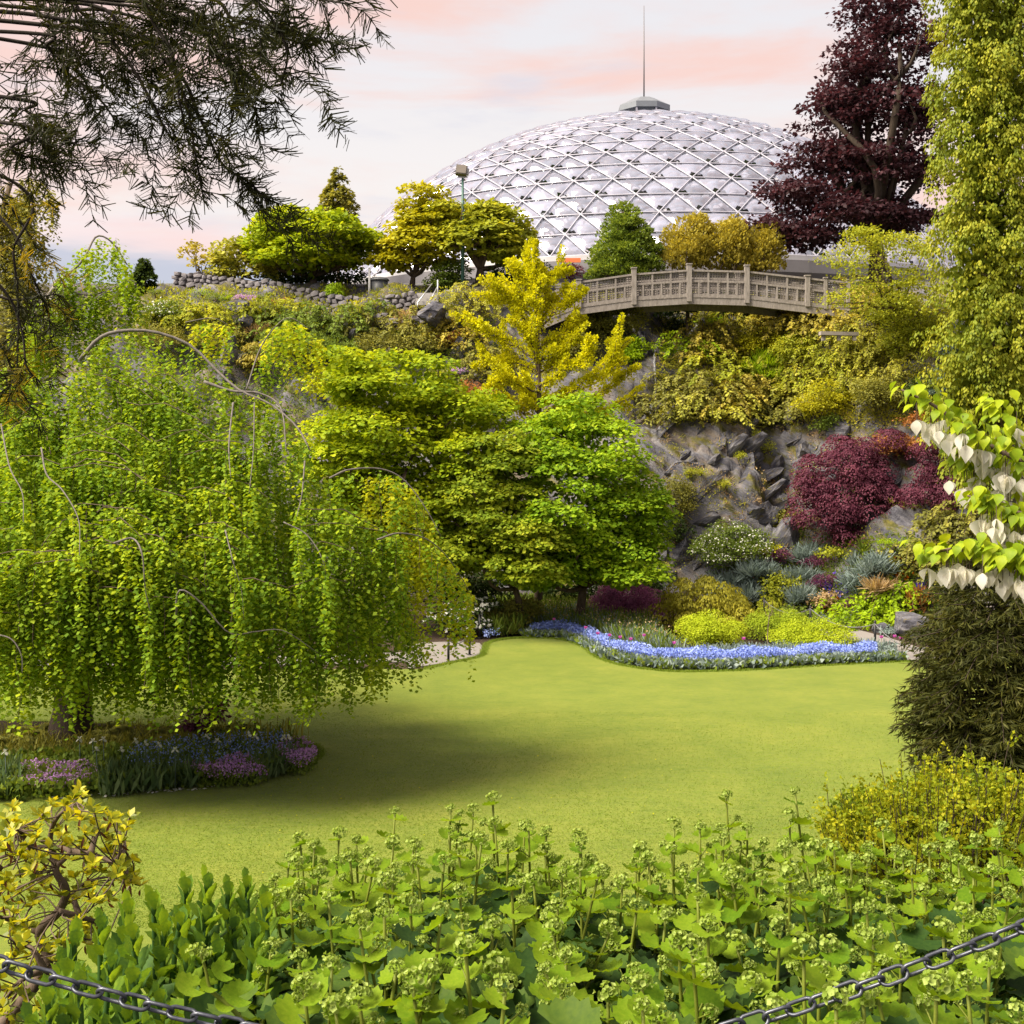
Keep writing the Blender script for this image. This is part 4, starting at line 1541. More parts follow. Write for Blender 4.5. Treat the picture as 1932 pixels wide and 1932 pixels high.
bushy('bronze_maple', 'bronze tinged layered maple drooping before the dense green maple', 'tree', base_under(985, 40.2),
      lobes_px([(940, 870, 70, 50, 39.0, 1.4), (900, 950, 75, 60, 38.8, 1.6), (970, 980, 80, 70, 38.4, 1.6), (920, 1040, 90, 50, 38.6, 1.6), (1000, 1080, 70, 40, 38.3, 1.4), (1010, 1020, 60, 40, 38.2, 1.3)]),
      F_MAPLE3, 203, 210, (.30, .62), 340, 'fan', .12, flat=.42, droop=.55, up=.64, core=.2, r0=.12, n_limb=10)


def build_ginkgo():
    rg = rng_(211)
    base = base_under(1015, 43.5, 0.0)
    root = thing('golden_ginkgo', 'upright golden yellow tree with spiky ascending branches above the green maples', 'tree', base)
    tr, lv = MB(), Leaves()
    top = W(1010, 455, 43.2)
    tr.tube(spline([base - (0, 0, .2), W(1018, 900, 43.5), W(1016, 680, 43.3), top], 14), np.linspace(.16, .02, 14), 8)
    brs = [((1016, 640), (960, 560), (922, 520)), ((1016, 600), (985, 530), (968, 490)), ((1012, 560), (1040, 520), (1082, 512)), ((1014, 620), (1060, 580), (1108, 548)), ((1016, 660), (1070, 625), (1105, 600)), ((1016, 680), (950, 640), (892, 610)),
           ((1016, 700), (950, 680), (890, 690)), ((1016, 730), (1080, 690), (1120, 660)), ((1016, 760), (1090, 730), (1190, 640)), ((1016, 790), (1110, 760), (1200, 690)), ((1016, 740), (960, 720), (915, 730)), ((1016, 800), (1120, 790), (1215, 730)),
           ((1016, 800), (970, 770), (930, 760)), ((1014, 560), (1000, 520), (990, 480)), ((1016, 640), (1030, 590), (1050, 560)), ((1016, 700), (1000, 640), (960, 600)), ((1090, 740), (1150, 700), (1150, 640)), ((1016, 820), (1080, 800), (1150, 790)), ((1016, 690), (1050, 660), (1100, 640)), ((1016, 580), (985, 560), (930, 570)), ((1016, 780), (990, 740), (950, 700))]
    segs = [spline([W(1014, 720, 43.2), W(1012, 560, 43.2), top], 30)]
    rads = [.05]
    for k in range(len(brs)):
        dy = rg.uniform(-1.3, 1.0)
        pts = [W(x, y, 43.3 + dy * i / 2) for i, (x, y) in enumerate(brs[k])]
        p = spline(pts, 20)
        p[1:-1] += rg.normal(size=(18, 3)) * .035
        tr.tube(p, np.linspace(.04, .010, 20), 5)
        segs.append(p)
        for j in range(5):
            q0 = p[rg.integers(5, 17)]
            dv = unit(p[-1] - p[0]) + rg.normal(size=3) * .7 + (0, 0, .3)
            q = spline([q0, q0 + dv * .16, q0 + dv * rg.uniform(.3, .55) + (0, 0, .1)], 6)
            tr.tube(q, np.linspace(.012, .005, 6), 4, False)
            segs.append(q)
    for k in range(26):                                   # short side spurs all around
        y = rg.uniform(520, 800)
        a = rg.uniform(0, 2 * np.pi)
        L = rg.uniform(.4, 1.0) * (.4 + (y - 480) / 320)
        p0 = W(1015, y, 43.3)
        p = spline([p0, p0 + (math.cos(a) * L * .6, math.sin(a) * L * .6, .25), p0 + (math.cos(a) * L, math.sin(a) * L, L * .55)], 10)
        tr.tube(p, np.linspace(.02, .006, 10), 4)
        segs.append(p)
    for p in segs:
        L = np.linalg.norm(np.diff(p, axis=0), axis=1).sum()
        for rep in range(2):
            n = int(L * 125)
            u = rg.uniform(.12 if rep == 0 else .3, 1.0, n)
            q = np.stack([np.interp(u, np.linspace(0, 1, len(p)), p[:, i]) for i in range(3)], 1)
            w = (.05 if rep == 0 else .24 * rg.uniform(.2, 1, (n, 1))) * (1.1 - u)[:, None] + .03
            v = unit(rg.normal(size=(n, 3)))
            d = v * w * (1.3, 1.3, 1.6)
            lv.add('fan', q + d, v + (0, 0, .5), rg.normal(size=(n, 3)) + (0, 0, .8), rg.uniform(.06, .10, n), rg.uniform(0, 1, n))
    tr.build('trunk', BARK_BROWN, root, True, base)
    lv.build('crown', F_GINKGO, root, base)


build_ginkgo()


def mound(name, label, base, lobes, mat, seed, n_pads, pr, dens, size, cat='shrub', group=None, shape='rhomb', flat=.8, droop=1.1, up=.12, core=.1, bark=BARK_DARK, inner=.9, jit=.28, thick=.08, under=-.6, bottom=-.6, grad=.25, extra=None):
    return bushy(name, label, cat, base, lobes, mat, seed, n_pads, pr, dens, shape, size, flat=flat, droop=droop, up=up, jit=jit, under=under, bark=bark, r0=.07, group=group, core=core, inner=inner, part='foliage', thick=thick, grad=grad, bottom=bottom, stem='stem', extra=extra)


# purple laceleaf mounds
mound('laceleaf_maple', 'largest dark red laceleaf maple mound cascading down the planted bank', onT(1600, 1000), lobes_slope([(1640, 845, 70, 28, 46.4, 1.0), (1590, 900, 80, 50, 45.8, 1.3), (1560, 960, 62, 55, 45.2, 1.2), (1620, 960, 72, 60, 45.0, 1.3), (1535, 930, 30, 40, 45.4, .8), (1600, 1010, 50, 22, 44.8, .8), (1650, 895, 26, 40, 45.7, .8)], 1600, 950), F_PURPLE, 221, 190, (.30, .48), 1050, .084, grad=.15)
mound('laceleaf_maple', 'dark red laceleaf maple mound partly hidden behind the white dove tree', onT(1750, 960), lobes_slope([(1765, 872, 46, 30, 46.4, .9), (1742, 925, 38, 40, 45.8, .9), (1790, 930, 50, 46, 45.8, 1.0), (1845, 930, 40, 40, 46, 1.0)], 1780, 920), F_PURPLE, 222, 100, (.28, .46), 1300, .075, grad=.15)
mound('laceleaf_maple', 'small crimson laceleaf maple high beside the blue-grey conifer', onT(1880, 810), lobes_slope([(1820, 806, 45, 20, 46.6, .8), (1900, 790, 45, 32, 46.8, .9)], 1870, 800), F_PURPLE, 223, 50, (.24, .42), 1300, .075, grad=.15)
mound('laceleaf_maple', 'low plum purple laceleaf maple mound at the back of the blue flower bed', base_under(1190, 42.6, .02), lobes_px([(1180, 1125, 40, 30, 42.6, .9), (1150, 1150, 34, 28, 42.4, .8), (1225, 1148, 38, 28, 42.4, .8), (1195, 1160, 70, 18, 42.0, .8)]), F_PLUM, 224, 90, (.2, .36), 2200, .055, grad=.15)
# golden weeping mound and three low gold cushions
mound('weeping_conifer_mound', 'golden green weeping conifer mound behind the three bright cushions', base_under(1330, 39.6, .02), lobes_px([(1320, 1128, 60, 30, 39.6, 1.1), (1275, 1165, 40, 35, 39.4, .8), (1345, 1165, 60, 40, 39.0, 1.1), (1395, 1172, 36, 32, 39.3, .8), (1330, 1140, 75, 40, 39.8, 1.2)]), F_CYPB, 225, 110, (.22, .4), 900, .085, droop=1.6, shape='spray')
for x, y, w_, h_, Y, sd, lb in [(1340, 1190, 62, 31, 37.0, 226, 'bright yellow cushion conifer in front of the golden weeping mound'), (1468, 1179, 58, 28, 38.0, 227, 'bright yellow cushion conifer behind the other two beside the path'), (1532, 1200, 76, 29, 36.2, 228, 'widest bright yellow cushion conifer at the edge of the blue flowers')]:
    mound('cushion_conifer', lb, base_under(x, Y, .02), lobes_px([(x, y + 2, w_ * .8, h_, Y, .95), (x - w_ * .3, y + 5, w_ * .6, h_ * .8, Y, .8), (x + w_ * .35, y + 6, w_ * .6, h_ * .75, Y, .8)]), F_CUSH if sd != 227 else F_CUSH2, sd, 110, (.18, .34), 1500, .055, group='yellow cushion conifers', flat=.55, droop=.35, up=.45, shape='spray')

# ------------------------------------------------------------------ trees on the rim
bushy('rim_maple', 'rounded deep green maple on the rim above the stone wall', 'tree', T(590, 58.5), lobes_px([(560, 430, 70, 30, 58.5, 2.0), (520, 460, 40, 40, 58.5, 1.6), (620, 455, 75, 45, 58, 2.4), (580, 490, 90, 35, 58, 2.4), (655, 478, 30, 34, 58, 1.2)]), F_MAPLE, 231, 210, (.4, .85), 180, 'fan', .19, flat=.42, core=.16, r0=.17, droop=.4, n_limb=10, fork=.25)
bushy('rim_maple', 'golden topped maple on the rim in front of the dome, beside the litter bin', 'tree', T(775, 57.5), lobes_px([(800, 385, 32, 35, 57.5, 1.0), (778, 442, 38, 30, 57.5, 1.3), (745, 482, 24, 24, 57.3, .9), (820, 420, 50, 40, 57.5, 1.6), (790, 465, 60, 32, 57.2, 1.6), (745, 500, 34, 16, 57.2, 1.0), (815, 495, 40, 16, 57.2, 1.0)]), F_GOLD, 232, 150, (.35, .75), 175, 'fan', .18, flat=.42, core=.08, r0=.13, droop=.4, n_limb=10, fork=.25)
bushy('rim_maple', 'olive green spreading maple with a stout trunk behind the floodlight pole', 'tree', T(905, 57.0), lobes_px([(870, 415, 60, 30, 57, 1.6), (940, 440, 50, 36, 57, 1.5), (905, 460, 80, 34, 56.6, 1.9), (965, 455, 32, 32, 57, 1.1), (860, 450, 40, 30, 56.8, 1.3), (925, 405, 28, 18, 57.2, .9), (950, 485, 46, 16, 56.6, 1.2)]), F_YELG, 233, 170, (.35, .75), 180, 'fan', .18, flat=.40, core=.1, r0=.20, droop=.45, n_limb=10, fork=.3)
bushy('cone_cypress', 'dense conical green cypress standing behind the footbridge', 'tree', T(1182, 55.5), lobes_px([(1178, 420, 26, 26, 55.5, .8), (1180, 450, 46, 34, 55.5, 1.2), (1182, 490, 64, 36, 55.5, 1.5), (1185, 520, 70, 26, 55.5, 1.5)]), F_GREEN, 234, 260, (.2, .42), 520, 'spray', .15, flat=.8, core=.15, up=.35, droop=-.5, r0=.15)
for k, (x, y, rx, ry, Y, lb) in enumerate([(1300, 470, 42, 48, 55.6, 'amber feathery conifer just beside the conical cypress behind the footbridge'), (1365, 470, 45, 42, 55.8, 'amber feathery conifer between two alike behind the footbridge'), (1430, 480, 42, 38, 56.0, 'amber feathery conifer behind the footbridge next to the copper tree')]):
    bushy('amber_conifer', lb, 'tree', T(x, Y), lobes_px([(x, y, rx, ry, Y, 1.1), (x - 8, y + 25, rx * 1.05, ry * .7, Y, 1.1), (x + 12, y - 15, rx * .5, ry * .85, Y, .8)]), F_AMBER, 235 + k, 120, (.2, .45), 420, 'spray', .15, flat=1.1, core=.12, up=.2, droop=-.8, r0=.09, group='amber conifers behind the bridge')


def conifer_sil(name, label, x, ytop, ybot, halfw, Y, mat, seed, dens=1.0, gap=.25, leaf=.16, droop=.3, shape='spray', bark=BARK_BROWN, layers=26, upt=.1, base=None, cat='tree', group=None):
    """Open conifer: whorled boughs with hanging sprays."""
    rg = rng_(seed)
    b = T(x, Y) if base is None else np.asarray(base, float)
    top, low = W(x, ytop, Y), W(x, ybot, Y)
    root = thing(name, label, cat, b, group)
    tr, lv = MB(), Leaves()
    Ht = top[2] - b[2]
    tr.tube(spline([b - (0, 0, .3), (b + top) / 2 + (.05, 0, 0), top], 12), np.linspace(max(.06, Ht * .018), .015, 12), 8)
    hw = halfw / FPX * Y
    for k in range(layers):
        u = (k + rg.uniform(0, 1)) / layers
        z = top[2] + (low[2] - top[2]) * u
        for j in range(rg.integers(3, 6)):
            if rg.uniform() < gap * .5:
                continue
            a = rg.uniform(0, 2 * np.pi)
            L = hw * (u ** .8) * rg.uniform(.55, 1.1) + .12
            p0 = np.array([top[0], top[1], z])
            d = np.array([math.cos(a), math.sin(a), 0])
            p = spline([p0, p0 + d * L * .5 + (0, 0, upt * L), p0 + d * L + (0, 0, -droop * L)], 10)
            tr.tube(p[::2], np.linspace(.012 + .01 * L, .006, 5), 3, False)
            n = int(L * 75 * dens)
            t = rg.uniform(.1, 1, n) ** .8
            q = np.stack([np.interp(t, np.linspace(0, 1, 10), p[:, i]) for i in range(3)], 1)
            sd = np.array([-d[1], d[0], 0])
            off = rg.normal(size=(n, 1)) * .13 * L * (1.1 - t)[:, None]
            pos = q + sd * off + rg.normal(size=(n, 3)) * (.03, .03, .05)
            tip = d * .7 + sd * np.sign(off) * .6 + rg.normal(size=(n, 3)) * .35 + (0, 0, -droop * 1.2)
            lv.add(shape, pos, tip, rg.normal(size=(n, 3)) * .5 + (0, 0, 1), leaf * rg.uniform(.7, 1.3, n), np.clip(rg.uniform(0, .7, n) + .3 * t, 0, 1))
    tr.build('trunk', bark, root, True, b)
    lv.build('crown', mat, root, b)
    return root


conifer_sil('open_conifer', 'thin ragged dark conifer rising behind the deep green rim maple', 638, 318, 440, 52, 66, F_OLIVE, 241, .9, .35, .22, .1, layers=22, upt=.35)
conifer_sil('dwarf_pine', 'dark leaning dwarf pine at the far end of the rim', 272, 492, 560, 34, 56, F_DEEP, 242, 2.2, .1, .16, .05, layers=14, upt=.4)
bushy('rim_birch', 'small feathery tree at the low end of the rim wall', 'tree', T(385, 60), lobes_px([(372, 480, 28, 14, 60, .9), (390, 500, 30, 14, 60, .9), (360, 468, 16, 8, 60, .6)]), F_AMBER, 243, 40, (.2, .45), 90, 'fan', .16, flat=.5, core=0, r0=.05, n_limb=9, fork=.3)
bushy('rim_shrub', 'amber green rounded tree between the feathery tree and the deep green maple', 'tree', T(455, 59.5), lobes_px([(450, 485, 45, 30, 59.5, 1.3), (490, 500, 40, 30, 59.3, 1.2), (430, 515, 30, 20, 59.5, 1.0), (520, 520, 40, 16, 59, 1.0)]), F_CYP, 244, 110, (.3, .6), 170, 'fan', .17, flat=.5, core=.08, r0=.07)
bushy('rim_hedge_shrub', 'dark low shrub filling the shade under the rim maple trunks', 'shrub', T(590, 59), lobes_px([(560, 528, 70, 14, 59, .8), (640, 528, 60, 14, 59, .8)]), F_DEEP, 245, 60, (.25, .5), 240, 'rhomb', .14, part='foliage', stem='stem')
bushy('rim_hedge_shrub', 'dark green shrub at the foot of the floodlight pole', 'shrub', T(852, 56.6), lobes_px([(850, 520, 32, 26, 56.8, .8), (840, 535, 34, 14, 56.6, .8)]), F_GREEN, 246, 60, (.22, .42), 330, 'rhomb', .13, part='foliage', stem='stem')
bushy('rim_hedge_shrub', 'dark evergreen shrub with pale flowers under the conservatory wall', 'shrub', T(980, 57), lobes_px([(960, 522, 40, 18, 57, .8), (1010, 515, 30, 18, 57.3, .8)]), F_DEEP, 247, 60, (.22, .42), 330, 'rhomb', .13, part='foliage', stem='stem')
bushy('red_shrub', 'small wine red shrub against the grey conservatory wall', 'shrub', T(1078, 57.5), lobes_px([(1075, 515, 22, 14, 57.5, .5)]), F_PURPLE, 248, 22, (.18, .34), 330, 'rhomb', .12, part='foliage', stem='stem')

# copper beech and its neighbours
bushy('copper_beech', 'tall dark copper purple tree overhanging the edge of the dome beside the columnar conifer', 'tree', T(1650, 56.5),
      lobes_px([(1660, 20, 60, 60, 57, 2.2), (1680, 110, 100, 60, 57, 2.8), (1620, 150, 60, 40, 57, 2.0), (1640, 230, 120, 60, 57, 3.0), (1575, 200, 50, 30, 57, 1.6), (1560, 310, 70, 40, 57, 2.2), (1650, 340, 110, 60, 57, 3.0), (1500, 370, 70, 32, 56.6, 1.8), (1590, 420, 120, 45, 56.6, 2.6), (1460, 435, 45, 25, 56.4, 1.2), (1520, 455, 70, 25, 56.4, 1.6), (1715, 250, 50, 120, 57, 2.4), (1700, 420, 60, 50, 57, 2.2)]),
      F_COPPER, 251, 560, (.45, 1.0), 85, 'rhomb', .23, flat=.38, droop=.25, up=.5, jit=.7, core=.10, r0=.34, inner=.35, thick=.5, n_limb=22, fork=.3, bark=BARK_DARK)


def build_column():
    rg = rng_(261)
    Y = 44.0
    base = T(1850, Y)
    root = thing('column_conifer', 'towering columnar golden green conifer with drooping sprays', 'tree', base)
    tr, lv = MB(), Leaves()
    cx = W(1862, 0, Y)[0]
    tr.tube([(cx, Y, base[2] - .3), (cx, Y, 16), (cx, Y, 25)], [.42, .3, .1], 10)
    ztop, zbot = 25.5, base[2] + .2
    n = 1500
    pads, outs = [], []
    for k in range(n):
        z = zbot + (ztop - zbot) * rg.uniform(0, 1)
        u = (z - zbot) / (ztop - zbot)
        r = 2.05 * (1 - .12 * u) * (.78 + .22 * min(1, u * 6 + .5)) * (1 + .10 * math.sin(z * 2.1) + .06 * math.sin(z * 5.3 + 1))
        a = rg.uniform(-np.pi, .25 * np.pi) if rg.uniform() < .85 else rg.uniform(0, np.pi)
        r *= rg.uniform(.84, 1.04) if rg.uniform() < .7 else rg.uniform(.35, .85)
        if rg.uniform() < .04:
            r *= 1.16
        s = rg.uniform(.20, .42)
        pads.append((cx + r * math.cos(a), Y + r * math.sin(a), z, s, s, s * 1.25))
        outs.append((math.cos(a), math.sin(a), 0))
    pads, outs = np.array(pads), np.array(outs)
    pad_leaves(lv, pads, outs, rg, 520, 'spray', .135, droop=1.7, up=.25, jit=.35, under=-.3, grad=.5)
    fill(lv, np.array([(cx, Y, z, 1.35, 1.2, 1.2) for z in np.arange(zbot + .6, ztop, .9)]), 9000, rg, 'spray', .30, 1.0, (0, .5))
    tr.build('trunk', BARK_BROWN, root, True, base)
    lv.build('crown', F_COLUMN, root, base)


F_COLUMN = foliage('column_spray', [(.055, .080, .008), (.115, .145, .012), (.185, .20, .016), (.25, .24, .02)], .38, clump=.7)
build_column()
# ------------------------------------------------------------------ planting on the slopes
STY = {
    'juniper': dict(n=75, pr=(.2, .46), dens=430, shape='spray', size=.12, flat=.6, droop=.15, up=.3, jit=.8, thick=.6),
    'round': dict(n=70, pr=(.18, .38), dens=520, shape='rhomb', size=.085, flat=.75, droop=.3, up=.35, jit=.6, thick=.3),
    'cushion': dict(n=26, pr=(.12, .24), dens=1500, shape='rhomb', size=.05, flat=.7, droop=.1, up=.4, jit=.5, thick=.15),
    'airy': dict(n=90, pr=(.22, .48), dens=190, shape='rhomb', size=.105, flat=.5, droop=.2, up=.4, jit=.8, thick=.6),
    'weep': dict(n=60, pr=(.2, .42), dens=560, shape='spray', size=.11, flat=.7, droop=1.3, up=.15, jit=.4, thick=.25),
    'grassy': dict(n=26, pr=(.14, .3), dens=700, shape='needle', size=.38, flat=.7, droop=-.9, up=.1, jit=.7, thick=.5),
}


def arching(name, label, x, y, rx, ry, mat, seed, cat, group, fine=False):
    """Shrub of arching sprigs rooted over a patch of slope."""
    rg = rng_(seed)
    b = onT(x, y + ry * .5)
    root = thing(name, label, cat, b, group)
    st, lv = MB(), Leaves()
    n = int(np.clip(rx * ry / 26.0, 16, 130))
    for k in range(n):
        a, r = rg.uniform(0, 2 * np.pi), math.sqrt(rg.uniform(0, 1))
        p = onT(x + rx * .95 * r * math.cos(a), y + ry * .35 + ry * .95 * r * math.sin(a))
        if p[1] > b[1] + 4:
            continue
        L = rg.uniform(.45, 1.0) * min(1.15, .45 + rx / 90)
        d = unit(np.array([rg.normal() * .8, -.55 + rg.normal() * .35, .95 + rg.normal() * .3]))
        h = unit(d * (1, 1, 0) + (.001, 0, 0))
        q = spline([p - d * .08, p + d * L * .55, p + d * L * .75 + h * L * .35 + (0, 0, -.12 * L), p + d * L * .7 + h * L * .7 + (0, 0, -.45 * L)], 9)
        st.tube(q[::2], np.linspace(.014, .005, 5), 3, False)
        m = int(L * (62 if fine else 50))
        t = rg.uniform(.12, 1, m)
        c = np.stack([np.interp(t, np.linspace(0, 1, 9), q[:, i]) for i in range(3)], 1)
        ax = unit(np.stack([np.interp(t, np.linspace(0, 1, 9), np.gradient(q[:, i])) for i in range(3)], 1))
        sd = unit(np.cross(ax, (0, 0, 1.0)) + 1e-6) * rg.choice([-1, 1], m)[:, None]
        w = .16 * (1.1 - t)[:, None]
        lv.add('spray', c + sd * w * rg.uniform(0, .8, (m, 1)) + rg.normal(size=(m, 3)) * .02, ax * .8 + sd * rg.uniform(.2, 1.1, (m, 1)) + rg.normal(size=(m, 3)) * .25, rg.normal(size=(m, 3)) * .45 + (0, -.3, .9), (.10 if fine else .14) * rg.uniform(.7, 1.3, m), np.clip(rg.uniform(0, .55) + .45 * rg.uniform(0, 1, m), 0, 1))
    lv.build('foliage', mat, root, b)
    st.build('stem', BARK_BROWN, root, True, b)
    return root


def slope(name, label, x, y, rx, ry, mat, seed, sty='round', dn=1.0, cat='shrub', group=None, extra=None, lift=.0, k=1.0):
    if sty in ('juniper', 'weep') and extra is None and rx > 25:
        return arching(name, label, x, y, rx, ry, mat, seed, cat, group, sty == 'weep')
    p = onT(x, y)
    Y = p[1] - .15 - lift - .4 * min(1.3, rx / FPX * p[1] * .75)
    dep = max(.35, min(1.3, rx / FPX * Y * .75))
    b = onT(x, y + ry * .55)
    lob = lobes_px([(x, y, rx * .85, ry * .9, Y, dep), (x - rx * .45, y + ry * .22, rx * .5, ry * .66, Y - .15, dep * .7), (x + rx * .45, y + ry * .12, rx * .5, ry * .7, Y - .1, dep * .7)])
    s = STY[sty]
    area = rx * ry / 2400.0
    n = int(np.clip(s['n'] * area ** .8, 14, 170) * dn)
    return bushy(name, label, cat, b, lob, mat, seed, n, tuple(v * k for v in s['pr']), s['dens'], s['shape'], s['size'], flat=s['flat'], droop=s['droop'], up=s['up'], jit=s['jit'], thick=s['thick'], core=.12, part='foliage', stem='stem', r0=.035, group=group, inner=.35, extra=extra)


def dots(mat_shape, size, n, tint=(0, 1), top=-.1):
    """Blossoms scattered over the outside of a shrub, returned as an extra-builder writing to its own leaf set."""
    store = Leaves()

    def ex(lv, pads, out, rg):
        i = rg.integers(0, len(pads), n)
        v = unit(rg.normal(size=(n, 3)))
        v[:, 2] = np.where(v[:, 2] < top, -v[:, 2], v[:, 2])
        v[:, 1] = np.where(v[:, 1] > .3, -v[:, 1], v[:, 1])
        pos = pads[i, :3] + v * pads[i, 3:6] * 1.06
        store.add(mat_shape, pos, rg.normal(size=(n, 3)), v + (0, -.3, .4) + rg.normal(size=(n, 3)) * .3, size * rg.uniform(.7, 1.2, n), rg.uniform(*tint, n))
    return ex, store


def blossomed(name, label, x, y, rx, ry, mat, seed, sty, pmat, psize, pn, pname='blossom', **kw):
    ex, st = dots('petal', psize, pn)
    r = slope(name, label, x, y, rx, ry, mat, seed, sty, extra=ex, **kw)
    tag(st.build(pname, pmat, r, np.array(r.location)), kind='stuff')
    return r


S = slope
# rim slope, left
S('juniper', 'broad mid green juniper bank spilling below the rim wall', 575, 612, 105, 30, F_GREEN, 301, 'juniper')
S('juniper', 'yellow green juniper crest just under the rim wall', 520, 590, 60, 15, F_YELG, 302, 'juniper')
S('dwarf_conifer', 'little bright conical conifer standing against the rim wall', 633, 556, 17, 19, F_LIME, 303, 'weep', cat='conifer')
S('juniper', 'small creeping green juniper next to the bright conical conifer', 690, 588, 36, 13, F_GREEN, 304, 'juniper')
S('cotoneaster', 'olive brown cotoneaster hanging over the ledge by the steps', 742, 612, 62, 34, F_OLIVE, 305, 'juniper')
S('cotoneaster', 'dark olive cotoneaster on the lower rim slope above the broad maple', 715, 662, 72, 36, F_OLIVE, 306, 'round')
S('rock_shrub', 'leafy green shrub lower on the rim slope behind the beech top', 560, 655, 78, 40, F_GREEN, 307, 'round')
S('rock_shrub', 'deep green shrub beside the upright outcrop on the rim slope', 640, 670, 50, 36, F_GREEN, 308, 'round')
S('ornamental_grass', 'tuft of straw coloured grass beside the grey boulder', 772, 612, 22, 18, F_STRAW, 309, 'grassy', cat='grass')
S('dwarf_conifer', 'narrow amber dwarf conifer on the rim slope', 476, 680, 18, 42, F_AMBER, 310, 'weep', cat='conifer')
for k, (x, y, rx, ry, m, lb) in enumerate([(293, 553, 16, 7, F_GREEN, 'round green cushion next to the dwarf pine'), (382, 556, 36, 9, F_LIME, 'flat lime cushion below the low end of the rim wall'), (405, 563, 16, 9, F_GREEN, 'round green cushion beside the flat lime one'),
                                          (430, 563, 17, 8, F_LIME, 'small lime cushion beside the rounded dark boulder'), (497, 563, 18, 8, F_GREEN, 'round green cushion beyond the pink one'), (463, 563, 20, 7, F_PINKV, 'pink flowering cushion between green ones'), (530, 570, 26, 6, F_RUST, 'reddish low cushion under the rim wall')]):
    S('cushion_plant', lb, x, y, rx, ry, m, 320 + k, 'cushion', cat='cushion plant', k=.8)
S('rock_shrub', 'grassy yellow green bank at the far end of the rim slope', 350, 596, 80, 24, F_YELG, 330, 'juniper')
blossomed('rock_shrub', 'loose green shrub speckled with white flowers at the end of the rim', 312, 590, 36, 26, F_GREEN, 331, 'airy', F_WHITE, .08, 90)
S('rock_shrub', 'dull green shrub behind the back beech on the rim slope', 300, 640, 60, 36, F_OLIVE, 332, 'round')
S('rock_shrub', 'olive shrub below the pale broken boulder', 410, 640, 50, 30, F_OLIVE, 333, 'airy')
S('ornamental_grass', 'pale dry grass tuft on the rim slope under the olive shrub', 480, 630, 22, 14, F_STRAW, 334, 'grassy', cat='grass')
S('rock_shrub', 'muted green shrub filling the rim slope over the broad maple', 800, 650, 46, 34, F_OLIVE, 335, 'airy')
S('golden_shrub', 'large rounded golden olive shrub beside the steps', 900, 572, 72, 32, F_CYP, 336, 'weep')
S('golden_shrub', 'amber shrub below the large rounded golden shrub', 868, 625, 46, 30, F_AMBER, 337, 'juniper')
S('red_shrub', 'small brick red shrub low on the rim slope', 850, 642, 22, 16, F_RUST, 338, 'round')
S('rock_shrub', 'olive green shrub behind the golden ginkgo trunk', 920, 680, 50, 36, F_OLIVE, 339, 'juniper')
blossomed('rock_plant', 'mat of mauve flowers on rocks between the ginkgo and the broad maple', 862, 704, 20, 10, F_GREYB, 340, 'cushion', F_PINKV, .07, 130, cat='flowers')
S('rock_shrub', 'rust tinted scrub on rocks between the maples and the rim', 900, 745, 46, 22, F_RUST, 341, 'airy')
S('rock_shrub', 'pale moss green scrub above the broad maple shoulder', 830, 712, 32, 18, F_YELG, 342, 'airy')
# under and around the bridge
S('olive_shrub', 'big rounded olive shrub hiding the foot of the footbridge by the ginkgo', 1155, 608, 68, 62, F_OLIVE, 350, 'round', k=1.15)
S('olive_shrub', 'dark olive shrub behind the ginkgo below the footbridge', 1090, 660, 56, 52, F_OLIVE, 351, 'round')
S('fern_clump', 'lime green fern clump between the waterfall and the ginkgo', 1196, 668, 24, 28, F_LIME, 352, 'juniper', cat='fern')
S('fern_clump', 'large lime green fern clump between the waterfall and the golden slope', 1282, 660, 48, 20, F_LIME, 353, 'juniper', cat='fern')
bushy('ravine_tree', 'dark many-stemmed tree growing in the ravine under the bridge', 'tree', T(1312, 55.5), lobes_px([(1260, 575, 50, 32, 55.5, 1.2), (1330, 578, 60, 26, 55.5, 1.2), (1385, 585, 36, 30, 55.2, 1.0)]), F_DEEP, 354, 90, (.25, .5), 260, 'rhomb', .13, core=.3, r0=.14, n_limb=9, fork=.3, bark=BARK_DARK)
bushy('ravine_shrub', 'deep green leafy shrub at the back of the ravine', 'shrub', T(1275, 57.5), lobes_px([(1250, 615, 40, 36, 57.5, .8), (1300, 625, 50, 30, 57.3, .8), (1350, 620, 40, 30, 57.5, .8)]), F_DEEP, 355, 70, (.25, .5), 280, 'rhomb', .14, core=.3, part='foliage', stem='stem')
S('fern_clump', 'bright fern glimpsed behind the ravine tree stems', 1345, 612, 20, 14, F_LIME, 356, 'airy', cat='fern')
